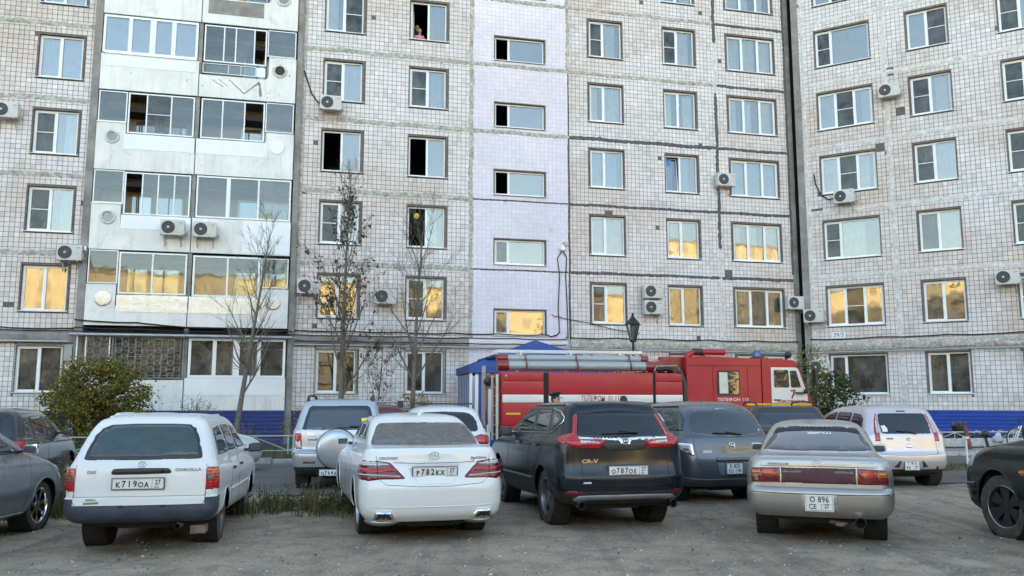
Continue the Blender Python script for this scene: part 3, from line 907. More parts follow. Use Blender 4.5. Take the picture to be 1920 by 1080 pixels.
m_ac = M("air_conditioner_casing", (.56, .555, .54), .45, var=.05, dirt=.35, dcol=(.4, .36, .3), ds=4)
m_acd = M("air_conditioner_grille", (.045, .045, .05), .5, var=.1)
m_steel = M("painted_bracket", (.42, .41, .40), .5, .2)
def make_ac():
    root = empty("air_conditioner")
    mb = MB(); mb.box(-.4, .4, -.14, .14, -.275, .275, ch=.02); c = mb.build("case", m_ac, root, smooth=40)
    mb = MB()
    Mx = Matrix.Translation((-.135, -.142, 0)) @ Matrix.Rotation(R(90), 4, 'X')
    mb.lathe([(.225, 0), (.225, .012), (.205, .014), (.2, .002), (.001, .001)], 28, 0, Mx)
    g = mb.build("fan_recess", m_acd, root, smooth=40)
    mb = MB()
    for r in (.06, .10, .14, .18):
        mb.tube([(-.135 + r * cos(a), -.158, r * sin(a)) for a in np.arange(0, 2 * pi, pi / 10)], .004, 4, closed=True)
    for k in range(10):
        a = k * pi / 5 + .3
        mb.tube([(-.135 + .04 * cos(a), -.157, .04 * sin(a)), (-.135 + .21 * cos(a + .35), -.157, .21 * sin(a + .35))], .0035, 4)
    mb.build("fan_guard", M("fan_guard_wire", (.16, .16, .165), .5), root)
    mb = MB(); mb.lathe([(.042, 0), (.042, .012), (.034, .018), (.001, .02)], 16, 0, Matrix.Translation((-.135, -.15, 0)) @ Matrix.Rotation(R(90), 4, 'X'))
    mb.build("fan_hub", m_ac, root, smooth=40)
    mb = MB(); mb.box(.22, .34, -.1425, -.139, .15, .18); mb.build("maker_plate", M("grey_print", (.25, .27, .28), .5), root)
    mb = MB(); mb.box(.38, .43, -.06, .08, -.2, .02, ch=.008); mb.build("valve_cover", m_ac, root)
    for x in (-.27, .27):
        mb = MB()
        mb.box(x - .018, x + .018, -.16, .30, -.315, -.28); mb.box(x - .018, x + .018, .27, .30, -.62, -.281)
        mb.tube([(x, -.10, -.31), (x, .27, -.60)], .012, 6)
        mb.build("bracket", m_steel, root)
    mb = MB(); mb.tube([(.41, .02, -.12), (.46, .06, -.16), (.47, .16, -.2), (.44, .28, -.22)], .018, 8); mb.tube([(.41, .0, -.17), (.45, .04, -.24), (.43, .1, -.33), (.44, .12, -.42)], .012, 6)
    mb.build("pipe", M("white_pipe_lagging", (.6, .6, .58), .7), root)
    return root
AC = [(MAIN, -18.23, 11.69, .0, "air conditioner at the left picture edge below a third-storey window"),
      (MAIN, -15.89, 6.74, 0, "air conditioner on tiles just left of the balcony stack, above a yellow-reflecting window"),
      (MAIN, -12.55, 7.74, -.24, "left of two air conditioners side by side on a balcony front"),
      (MAIN, -11.46, 7.72, -.24, "right of two air conditioners side by side on a balcony front"),
      (MAIN, -7.18, 12.88, 0, "air conditioner with a hanging black cable, under a window right of the balconies"),
      (MAIN, -7.80, 5.82, 0, "air conditioner behind the leafy tree, touching the balcony corner side"),
      (MAIN, -4.98, 5.52, 0, "air conditioner between two yellow-reflecting windows, right of the leafy tree"),
      (MAIN, 5.80, 6.04, 0, "upper of two stacked air conditioners above the street lantern"),
      (MAIN, 5.80, 5.39, 0, "lower of two stacked air conditioners beside the street lantern"),
      (MAIN, 9.20, 10.90, 0, "air conditioner on a dark vertical joint beside a blue-curtained triple window"),
      (MAIN, 12.25, 5.75, 0, "air conditioner on the left flank of the building corner gap"),
      (WING, .71, 14.25, 0, "topmost air conditioner on the right block, over a vertical joint"),
      (WING, -1.23, 10.05, 0, "air conditioner under a triple window with a black cable to its left"),
      (WING, 4.39, 6.24, 0, "air conditioner at the right picture edge on the tiled block"),
      (WING, -2.66, 5.15, 0, "air conditioner on the right flank of the building corner gap"),
      (WING, -2.53, 3.02, 0, "lowest air conditioner, on the ground floor above the right bush")]
proto = make_ac()
for i, (P, u, z, dy, lab) in enumerate(AC):
    o = proto if i == 0 else copy_tree(proto)
    o.location = on(P, u, -.30 + dy, z); o.rotation_euler = (0, 0, P.rotation_euler[2])
    tag(o, lab, "air conditioner", "air conditioners on the walls")

m_cable = M("black_cable", (.02, .02, .022), .6)
def cable(P, pts, r, label, sag=0.0, name="cable", seed=1, mat=None, n=6, cat="cable", group="cables on the walls"):
    rr = random.Random(seed)
    out = []
    for (a, b) in zip(pts, pts[1:]):
        k = max(2, int(math.dist(a, b) / .3))
        sg = sag * rr.uniform(.4, 1.3)
        for i in range(k):
            t = i / k
            out.append(tuple(a[j] + (b[j] - a[j]) * t for j in range(2)) + (a[2] + (b[2] - a[2]) * t - sg * 4 * t * (1 - t) + (rr.uniform(-.006, .006)),))
    out.append(pts[-1])
    base = on(P, *pts[0][:2], pts[0][2])
    mb = MB(); mb.tube([Vector(p) - Vector(pts[0]) for p in out], r * 1.5, n)
    o = mb.build(name, mat or m_cable, None, smooth=60, loc=base, rot=(0, 0, P.rotation_euler[2]))
    return tag(o, label, cat, group)
def run(u0, u1, z, y, step=1.9):
    k = max(1, int((u1 - u0) / step))
    return [(u0 + (u1 - u0) * i / k, y, z) for i in range(k + 1)]
cable(MAIN, run(-21, -15.5, 4.16, -.05), .016, "upper black cable along the ledge left of the balconies", .05, seed=1)
cable(MAIN, run(-21, -15.6, 4.07, -.10), .013, "lower black cable along the ledge left of the balconies", .04, seed=2)
cable(MAIN, [(-15.6, -.3, 4.42), (-13.6, -.3, 4.36), (-10.6, -.3, 4.22), (-8.4, -.3, 4.16)], .018, "upper black cable crossing the lowest balcony fronts", .05, seed=3)
cable(MAIN, [(-15.6, -.32, 4.16), (-13.2, -.32, 4.12), (-10.9, -.32, 4.08), (-8.4, -.32, 4.02)], .016, "middle black cable crossing below the lowest balcony fronts", .05, seed=4)
cable(MAIN, [(-15.6, -.34, 4.02), (-12.4, -.34, 4.0), (-8.4, -.34, 3.98)], .013, "lowest black cable just above the balcony gas pipe", .03, seed=5)
cable(MAIN, [(-8.4, -.2, 4.16)] + run(-8.2, 1.4, 4.22, -.06) + [(1.75, -.07, 4.2), (1.93, -.07, 4.35)], .017, "upper black cable along the ledge behind the bare trees", .05, seed=6)
cable(MAIN, [(-8.4, -.22, 4.05)] + run(-8.2, 2.2, 4.05, -.12), .014, "lower black cable along the ledge behind the bare trees", .04, seed=7)
cable(MAIN, run(-8.2, 2.2, 3.83, -.16), .012, "thin black cable across the lilac strip below the ledge", .03, seed=8)
cable(MAIN, run(2.2, 12.5, 4.14, -.07), .016, "black cable along the ledge above the fire engine", .05, seed=9)
cable(WING, run(-2.9, 12.5, 4.20, -.07, 2.4), .016, "black cable along the ledge of the right block", .05, seed=10)
cable(MAIN, [(1.93, -.04, 4.3), (1.88, -.04, 5.4), (1.95, -.04, 6.6), (1.86, -.04, 7.3), (2.05, -.06, 7.62)], .013, "left of two black cables rising up the lilac strip", 0, seed=11)
cable(MAIN, [(2.28, -.04, 4.1), (2.25, -.04, 5.5), (2.2, -.04, 6.6), (2.25, -.04, 7.35), (2.05, -.07, 7.66)], .014, "right of two black cables rising up the lilac strip", 0, seed=12)
cable(MAIN, [(-8.2, -.03, 14.2), (-8.1, -.05, 13.9), (-7.9, -.06, 13.3), (-7.65, -.08, 12.95), (-7.5, -.2, 12.9)], .018, "black cable hanging down to an air conditioner right of the balconies", 0, seed=13)
cable(WING, [(-2.45, -.03, 11.25), (-2.4, -.05, 10.8), (-2.2, -.06, 10.3), (-1.9, -.08, 10.05), (-1.6, -.2, 10.05)], .018, "black cable hanging down to an air conditioner on the right block", 0, seed=14)
cable(MAIN, [(1.6, -.05, 5.05), (1.85, -.06, 4.95), (3.2, -.10, 4.72), (5.3, -.10, 4.35)], .010, "thin slack wire from the lilac strip over the tiles to the right", .05, seed=15)

# gas pipes under the ledge
def pipe(P, pts, r, label, seed):
    b = Vector(pts[0])
    mb = MB(); mb.tube([Vector(p) - b for p in pts], r, 12)
    for (p, q) in zip(pts, pts[1:]):
        k = int(math.dist(p, q) / 2.4)
        for i in range(1, k + 1):
            t = i / (k + 1)
            c = Vector(p).lerp(Vector(q), t) - b
            mb.box(c.x - .015, c.x + .015, c.y - r - .006, c.y + .2, c.z - r - .01, c.z - r - .004)
    o = mb.build("gas_pipe", m_galv, None, smooth=60, loc=on(P, *pts[0][:2], pts[0][2]), rot=(0, 0, P.rotation_euler[2]))
    tag(o, label, "pipe", "gas pipes under the ledges")
pipe(MAIN, [(-21, -.2, 3.66), (-15.75, -.2, 3.66)], .038, "grey gas pipe under the ledge at the far left", 1)
pipe(MAIN, [(-15.72, -.42, 3.91), (-8.3, -.42, 3.91)], .055, "thicker grey gas pipe running under the lowest balconies", 2)
pipe(MAIN, [(-8.25, -.2, 3.68), (12.3, -.2, 3.64)], .036, "long grey gas pipe under the ledge behind trees and fire engine", 3)
pipe(WING, [(-3.0, -.2, 3.62), (12.8, -.2, 3.64)], .036, "grey gas pipe under the ledge of the right block", 4)
o = tag(MB().tube([(0, 0, 0), (0, 0, -.6)], .03, 10).build("drain_pipe", m_galv, None, smooth=60, loc=on(MAIN, 2.28, -.16, 4.35)), "short vertical white pipe end beside the canopy roof", "pipe")

# house number plate
sg = empty("house_number_sign", on(WING, -1.78, -.02, 4.33), WING.rotation_euler[2], "small white house number plate reading 39/3", "sign")
mb = MB(); mb.box(-.27, .27, -.012, .01, -.13, .13); mb.build("plate", m_pvc, sg)
text_mesh("lettering", "39/3", .24, m_black, sg, (0, -.014, 0), (R(90), 0, 0), sx=1.0)

# camera under a balcony, lamp on the lilac strip, switch box
def small_camera(loc, rz, label):
    r = empty("security_camera", loc, rz, label, "camera")
    mb = MB(); mb.box(-.03, .03, -.03, .05, -.02, .14); mb.build("mount", m_pvc, r)
    mb = MB(); mb.tube([(0, 0, 0), (.03, -.16, -.06)], .05, 12); mb.build("housing", m_pvc, r, smooth=40)
    mb = MB(); mb.tube([(.03, -.161, -.06), (.034, -.175, -.066)], .036, 12); mb.build("lens", m_black, r)
small_camera(on(MAIN, -15.42, -.28, 6.86), R(13), "white security camera under the balcony corner by an air conditioner")
fl = empty("wall_lamp", on(MAIN, 2.05, -.05, 7.7), R(13.59), "small floodlight at the top of two rising cables on the lilac strip", "lamp")
mb = MB(); mb.lathe([(.001, .0), (.12, .02), (.13, .10), (.10, .16), (.001, .17)], 16, 0, Matrix.Rotation(R(90), 4, 'X')); mb.build("lamp_body", m_pvc, fl, smooth=40)
mb = MB(); mb.box(.06, .2, -.14, .0, .1, .26, ch=.01); mb.build("driver_box", m_galv, fl)
bx = empty("switch_box", on(MAIN, -15.78, -.02, 3.28), R(13.59), "small grey switch box on the wall left of the ground-floor balcony", "box")
mb = MB(); mb.box(-.13, .13, -.12, .0, -.28, .28, ch=.015); mb.build("case", M("grey_green_paint", (.3, .33, .33), .5), bx)
mb = MB(); mb.tube([(.02, -.06, .28), (.02, -.06, .42), (-.2, -.05, .44)], .018, 6); mb.build("conduit", m_galv, bx)

# things in windows and loggias
cr = empty("plastic_crate", on(MAIN, -9.42, -.02, 8.36), R(13.59), "yellow-green plastic crate behind the balcony glass", "crate")
my = M("yellow_green_plastic", (.50, .50, .06), .5)
mb = MB(); mb.prism([(-.18, -.10), (.18, -.10), (.22, .12), (-.22, .12)], 'y', -.12, .12); mb.build("tub", my, cr)
mb = MB(); mb.box(-.24, .24, -.14, .14, .121, .15); mb.build("rim", my, cr)
ob = empty("hanging_ornament", on(MAIN, -3.78, .18, 8.78), R(13.59), "round yellow ornament hanging in a dark open window", "ornament")
mb = MB(); mb.lathe([(.001, .03), (.08, .025), (.11, 0), (.08, -.025), (.001, -.03)], 20, 0, Matrix.Rotation(R(90), 4, 'X')); mb.build("disc", M("yellow_enamel", (.8, .6, .08), .4), ob, smooth=60)
mb = MB(); mb.tube([(0, 0, .11), (0, 0, .34)], .006, 5); mb.tube([(0, 0, -.11), (.0, 0, -.3)], .012, 5); mb.build("string", m_black, ob)
# ------------------------------------------------------------------ ground, lane, kerbs, lawn
def ground_mat():
    t = NT("trodden_gravel")
    p = t.pos()
    big = t.noise(.35, 5, .6, p); mid = t.noise(2.2, 6, .65, p, .3); fine = t.noise(38, 4, .7, p)
    c = t.ramp(big, [(.3, (.225, .165, .104)), (.55, (.31, .238, .160)), (.75, (.38, .305, .220))])
    c = t.mix(t.ramp(mid, [(.36, (.75, .75, .75)), (.56, (0, 0, 0))]), c, (.115, .094, .072))
    c = t.mix(t.ramp(fine, [(.50, (0, 0, 0)), (.72, (.6, .6, .6))]), c, (.36, .335, .295))
    vor = t.n("ShaderNodeTexVoronoi", ins={"Vector": p, "Scale": 30.0, "Randomness": 1.0})
    sel = t.n("ShaderNodeSeparateColor", ins={0: vor.outputs["Color"]}).outputs[0]
    peb = t.math('MULTIPLY', t.math('LESS_THAN', vor.outputs["Distance"], .33), t.math('GREATER_THAN', sel, .70))
    c = t.mix(peb, c, t.ramp(sel, [(.70, (.17, .155, .135)), (.9, (.36, .34, .31)), (1, (.54, .52, .48))]))
    mp = t.n("ShaderNodeMapping", ins={0: p}); mp.inputs["Rotation"].default_value = (0, 0, .2); mp.inputs["Scale"].default_value = (2.6, .10, 1)
    trk = t.ramp(t.noise(1.0, 4, .6, mp.outputs[0], .4), [(.52, (0, 0, 0)), (.66, (.55, .55, .55))])
    c = t.mix(trk, c, (.13, .102, .075))
    damp = t.ramp(t.noise(.55, 7, .7, p, 1.2), [(.57, (0, 0, 0)), (.66, (.6, .6, .6))])
    c = t.mix(damp, c, (.115, .092, .070))
    h = t.math('ADD', t.math('MULTIPLY', fine, .4), t.math('ADD', t.math('MULTIPLY', mid, 1.6), t.math('MULTIPLY', peb, .35)))
    t.bsdf(c, .92, 0, t.bump(h, .55, .025))
    return t.m
m_ground = ground_mat()
def hgt(x, y):
    return .012 * sin(1.7 * x + .6 * y) * sin(1.1 * y - .5 * x + 1) + .010 * sin(4.1 * x + 2.0) * sin(3.3 * y + x) + .006 * sin(9 * x + 3 * y) * sin(8 * y - 2 * x)
mb = MB()
mb.grid(220, 170, lambda a, b: (-13 + 26 * a, 4 + 19 * b, (hgt(-13 + 26 * a, 4 + 19 * b) - .004) * min(1, 30 * a * (1 - a)) * min(1, 30 * b * (1 - b))))
for (x0, x1, y0, y1) in ((-300, -13, -300, 300), (13, 300, -300, 300), (-13, 13, -300, 4), (-13, 13, 23, 300)):
    mb.quad((x0, y0, 0), (x1, y0, 0), (x1, y1, 0), (x0, y1, 0))
g = mb.build("ground", m_ground, None, smooth=180, fix=False); tag(g, kind="structure")

def asph():
    t = NT("worn_asphalt"); p = t.pos()
    c = t.ramp(t.noise(.5, 6, .65, p), [(.3, (.075, .068, .060)), (.7, (.14, .128, .112))])
    c = t.mix(t.ramp(t.noise(60, 3, .7, p), [(.5, (0, 0, 0)), (.8, (.5, .5, .5))]), c, (.24, .23, .22))
    t.bsdf(c, .9, 0, t.bump(t.noise(70, 3, .7, p), .4, .01)); return t.m
m_asph = asph()
KS = .167
def kerb_y(x): return 23.66 + KS * x
mb = MB()
n = 60
vs = []
for i in range(n + 1):
    x = -45 + 95 * i / n
    vs += [(x, 15.6 + KS * x * .9 + .25 * sin(x * .9) + .12 * sin(2.3 * x), .012), (x, kerb_y(x) + .02, .012)]
mb.add(vs, [(2 * i, 2 * i + 2, 2 * i + 3, 2 * i + 1) for i in range(n)])
tag(mb.build("road", m_asph, None, fix=False), kind="structure")
# paved apron in front of the entrance
mb = MB(); mb.add([(-1.6, kerb_y(-1.6) + .03, .013), (10.2, kerb_y(10.2) + .03, .013), (10.6, 36, .013), (-2.4, 33, .013)], [(0, 1, 2, 3)])
tag(mb.build("pavement", m_asph, None, fix=False), kind="structure")
m_kerb = M("worn_whitewashed_kerb", (.42, .41, .40), .9, var=.35, vs=7, bump=.7, bs=25, dirt=.6, dcol=(.16, .15, .14), ds=5)
def kerb_run(x0, x1, name="kerb"):
    k = empty(name, (x0, kerb_y(x0), 0)); tag(k, kind="structure")
    rr = random.Random(int(x0 * 7) + 3)
    x = x0
    ang = math.atan(KS)
    i = 0
    while x < x1:
        L = 1.0
        mb = MB(); mb.box(0, L - .012, 0, .15, -.1, .13 + rr.uniform(-.012, .012), ch=.015)
        o = mb.build("kerbstone", m_kerb, k, loc=(x - x0, KS * (x - x0) + rr.uniform(-.01, .01), 0), rot=(rr.uniform(-.02, .02), rr.uniform(-.015, .015), ang))
        x += L * cos(ang); i += 1
kerb_run(-24, -1.8); kerb_run(10.4, 26)
def lawn_mat():
    t = NT("autumn_lawn_soil"); p = t.pos()
    c = t.ramp(t.noise(1.1, 6, .7, p), [(.3, (.045, .038, .028)), (.5, (.07, .062, .035)), (.7, (.055, .065, .028))])
    c = t.mix(t.ramp(t.noise(26, 3, .7, p), [(.6, (0, 0, 0)), (.75, (1, 1, 1))]), c, (.17, .12, .05))
    t.bsdf(c, .95, 0, t.bump(t.noise(18, 4, .7, p), .8, .05)); return t.m
m_lawn = lawn_mat()
mb = MB()
mb.add([(-60, kerb_y(-60) + .12, .10), (-1.75, kerb_y(-1.75) + .12, .10), (-2.4, 33.2, .10), (-60, 19, .10)], [(0, 1, 2, 3)])
mb.add([(10.45, kerb_y(10.45) + .12, .10), (30, kerb_y(30) + .12, .10), (34, 30, .1), (11, 36.4, .10)], [(0, 1, 2, 3)])
tag(mb.build("lawn", m_lawn, None, fix=False), kind="structure")
m_pave = M("light_concrete_path", (.30, .29, .28), .9, var=.25, vs=3, bump=.4, bs=20)
mb = MB(); mb.add([(10.5, kerb_y(10.5) + .15, .115), (30, kerb_y(30) + .15, .115), (30, kerb_y(30) + 1.9, .115), (10.5, kerb_y(10.5) + 1.9, .115)], [(0, 1, 2, 3)])
tag(mb.build("path", m_pave, None, fix=False), kind="structure")

# loose stones and fallen leaves on the gravel
rs = random.Random(11)
mb = MB()
for i in range(5200):
    d = 6.3 + 9 * rs.random() ** 1.4
    x = rs.uniform(-.66, .66) * d; y = d
    s = rs.choice([.006, .008, .008, .010, .012, .016]) * rs.uniform(.7, 1.3)
    z = hgt(x, y) - .004
    a = rs.uniform(0, pi); e = rs.uniform(.5, 1)
    pts = []
    for k in range(5):
        an = a + 2 * pi * k / 5 + rs.uniform(-.3, .3)
        pts.append((x + s * cos(an) * rs.uniform(.8, 1.3), y + s * e * sin(an), z - .001))
    top = [(x + (p[0] - x) * .6 + rs.uniform(-.1, .1) * s, y + (p[1] - y) * .6, z + s * rs.uniform(.35, .75)) for p in pts]
    mb.add(pts + top, [(5, 6, 7, 8, 9)] + [(k, (k + 1) % 5, 5 + (k + 1) % 5, 5 + k) for k in range(5)])
def stone_mat():
    t = NT("loose_stone"); r = t.n("ShaderNodeNewGeometry").outputs["Random Per Island"]
    c = t.ramp(r, [(0, (.11, .10, .095)), (.5, (.24, .23, .215)), (.86, (.33, .32, .30)), (1, (.55, .54, .52))])
    t.bsdf(c, .85); return t.m
tag(mb.build("gravel", stone_mat(), None, fix=False), kind="stuff")
def leaf_mat(name, stops, tl=.35):
    t = NT(name); r = t.n("ShaderNodeNewGeometry").outputs["Random Per Island"]
    c = t.ramp(r, stops)
    d = t.n("ShaderNodeBsdfPrincipled", ins={"Base Color": c, "Roughness": .55})
    s = t.n("ShaderNodeBsdfTranslucent", ins={"Color": c})
    m = t.n("ShaderNodeMixShader", ins={0: tl, 1: d.outputs[0], 2: s.outputs[0]})
    t.t.links.new(m.outputs[0], t.out.inputs[0]); return t.m
m_leaf_dry = leaf_mat("dry_leaf", [(0, (.09, .055, .025)), (.5, (.18, .11, .04)), (1, (.30, .20, .07))])
m_leaf_g = leaf_mat("shrub_leaf", [(0, (.06, .075, .015)), (.4, (.13, .14, .025)), (.75, (.22, .20, .035)), (.93, (.34, .25, .04)), (1, (.44, .30, .06))])
m_leaf_y = leaf_mat("yellowing_leaf", [(0, (.10, .12, .04)), (.5, (.26, .22, .07)), (1, (.42, .30, .10))])
m_leaf_gr = leaf_mat("green_leaf", [(0, (.03, .055, .012)), (.6, (.07, .11, .03)), (1, (.16, .17, .05))])
m_leaf_br = leaf_mat("brown_leaf", [(0, (.05, .025, .018)), (.6, (.11, .055, .035)), (1, (.2, .11, .05))])
m_grass = leaf_mat("weed_blade", [(0, (.05, .055, .02)), (.4, (.10, .10, .035)), (.75, (.18, .15, .06)), (1, (.28, .22, .11))])
def leaf(mb, p, size, rr, droop=.3, el=1.8):
    d = Vector((rr.uniform(-1, 1), rr.uniform(-1, 1), rr.uniform(-1, .7) - droop)).normalized()
    s = d.cross(Vector((rr.uniform(-1, 1), rr.uniform(-1, 1), rr.uniform(-.3, 1)))).normalized()
    nrm = d.cross(s) * size * .18
    p = Vector(p)
    a = size * .5
    mb.add([p, p + d * a * el * .5 + s * a * .55 + nrm, p + d * a * el, p + d * a * el * .5 - s * a * .55 + nrm], [(0, 1, 2), (0, 2, 3)])
mb = MB()
for i in range(260):
    d = 6.5 + 10 * rs.random()
    x = rs.uniform(-.62, .62) * d
    leaf(mb, (x, d, hgt(x, d) + .008), rs.uniform(.03, .055), rs, 0)
tag(mb.build("fallen_leaves", m_leaf_dry, None, fix=False), kind="stuff")

# weeds between the car rows and the grass strip on the right
def tuft(mb, x, y, z, h, n, rr, spread=.25):
    for k in range(n):
        a = rr.uniform(0, 2 * pi); l = h * rr.uniform(.45, 1.1); b = rr.uniform(.1, .9) * l * .7
        r0 = rr.uniform(0, spread)
        bx, by = x + r0 * cos(a), y + r0 * sin(a)
        w = rr.uniform(.003, .007) * (1 + h)
        px, py = -sin(a) * w, cos(a) * w
        mb.add([(bx - px, by - py, z), (bx + px, by + py, z), (bx + px * .7 + b * .4 * cos(a), by + py * .7 + b * .4 * sin(a), z + l * .6), (bx - px * .7 + b * .4 * cos(a), by - py * .7 + b * .4 * sin(a), z + l * .6),
                (bx + b * cos(a), by + b * sin(a), z + l)], [(0, 1, 2, 3), (3, 2, 4)])
rr = random.Random(3)
mb = MB(); wl = MB()
for i in range(420):
    x = rr.uniform(-5.6, -1.6); y = 13.35 + .075 * x + rr.gauss(0, .42)
    dens = .5 + .5 * sin(2.3 * x + 1) * sin(1.3 * x)
    if rr.random() > .35 + .65 * dens: continue
    hh = rr.uniform(.06, .24) + .42 * dens * rr.random() ** 2 + (.16 if -4.2 < x < -3.0 else 0) * rr.random()
    tuft(mb, x, y, 0, hh, 9, rr, .14)
    for q in range(int(5 + 9 * dens)):
        leaf(wl, (x + rr.gauss(0, .10), y + rr.gauss(0, .10), hh * rr.uniform(.1, .95)), rr.uniform(.03, .075), rr, 0, 2.4)
for i in range(160):
    x = rr.uniform(-8.0, -5.6); y = 13.0 + rr.gauss(0, .6)
    tuft(mb, x, y, 0, rr.uniform(.15, .62), 16, rr, .16)
tag(mb.build("weeds", m_grass, None, fix=False), kind="stuff")
tag(wl.build("weed_leaves", leaf_mat("weed_leaf", [(0, (.05, .06, .02)), (.5, (.11, .11, .035)), (.8, (.18, .14, .05)), (1, (.28, .20, .08))]), None, fix=False), kind="stuff")
mb = MB()
for i in range(900):
    x = rr.uniform(8.2, 13.5); y = 21.0 + KS * (x - 9) + rr.uniform(-1.0, 1.0)
    tuft(mb, x, y, 0, rr.uniform(.03, .09), 12, rr, .16)
for i in range(700):
    x = rr.uniform(-16, -2.6); y = kerb_y(x) + rr.uniform(.2, 5)
    tuft(mb, x, y, .1, rr.uniform(.05, .22), 9, rr, .16)
tag(mb.build("grass", m_grass, None, fix=False), kind="stuff")

# tall dry weeds by the grey car on the left
mb = MB()
for i in range(80):
    x = rr.uniform(-7.9, -6.2); y = rr.uniform(12.2, 13.4)
    h = rr.uniform(.35, .85)
    mb.tube([(x, y, 0), (x + rr.uniform(-.08, .08), y + rr.uniform(-.08, .08), h)], [.004, .002], 4)
    for k in range(7):
        leaf(mb, (x + rr.uniform(-.06, .06), y + rr.uniform(-.06, .06), h * rr.uniform(.3, 1)), rr.uniform(.04, .09), rr)
tag(mb.build("dry_weeds", leaf_mat("dry_weed", [(0, (.06, .05, .02)), (.5, (.13, .10, .04)), (1, (.22, .15, .06))]), None, fix=False), kind="stuff")

# ------------------------------------------------------------------ the sunlit block across the yard that the windows mirror
OPP = empty("apartment_building", (-6, -63, 0), R(7), "sunlit yellowish block across the yard, seen only as reflections in windows", "apartment building")
m_opp = M("warm_plastered_panel", (.66, .55, .32), .85, var=.12, vs=.6)
for a, b, h in ((-90, -9.5, 23.6), (-9.49, 80, 18.9), (80.01, 140, 29)):
    mb = MB(); mb.box(a, b, -12, 0, 0, h); mb.build("wall", m_opp, OPP)
    mb = MB(); mb.box(a, b, -12.3, .3, h + .01, h + .4); mb.build("roof", m_conc, OPP)
mb = MB(); mf = MB()
for k in range(10):
    for i in range(58):
        u = -68 + i * 3.6
        if 3.7 + 2.8 * k > (23.6 if u < -12 else 18.9 if u < 78 else 29): continue
        if i % 4 == 1:
            mf.box(u - .2, u + 2.6, .001, .9, 1.6 + 2.8 * k, 2.7 + 2.8 * k)
        mb.box(u, u + 1.5, .001, .03, 2.0 + 2.8 * k, 3.6 + 2.8 * k)
tag(mb.build("window_rows", M("far_window_glass", (.38, .31, .20), .5), OPP), kind="stuff")
tag(mf.build("balcony_rows", M("far_balcony_front", (.62, .55, .42), .8), OPP), kind="stuff")

# unseen blocks added left and right of the yard to shade the block opposite
for (x0, x1, y0, h, lab) in ((-104, -38, 22, 35, "tall block beyond the left picture edge, outside the photograph"), (86, 150, 16, 36, "tall block beyond the right picture edge, outside the photograph")):
    B = empty("apartment_building", (x0, y0, 0), 0, lab, "apartment building")
    mb = MB(); mb.box(0, x1 - x0, 0, 12, 0, h); mb.build("wall", m_tile, B)
    mb = MB(); mb.box(-.2, x1 - x0 + .2, -.2, 12.2, h + .01, h + .4); mb.build("roof", m_conc, B)
    mb = MB()
    for k in range(int(h / 2.8) - 1):
        for i in range(int((x1 - x0) / 3.4)): mb.box(1 + i * 3.4, 2.5 + i * 3.4, -.03, -.001, 2 + 2.8 * k, 3.6 + 2.8 * k)
    tag(mb.build("window_rows", bpy.data.materials["far_window_glass"], B), kind="stuff")
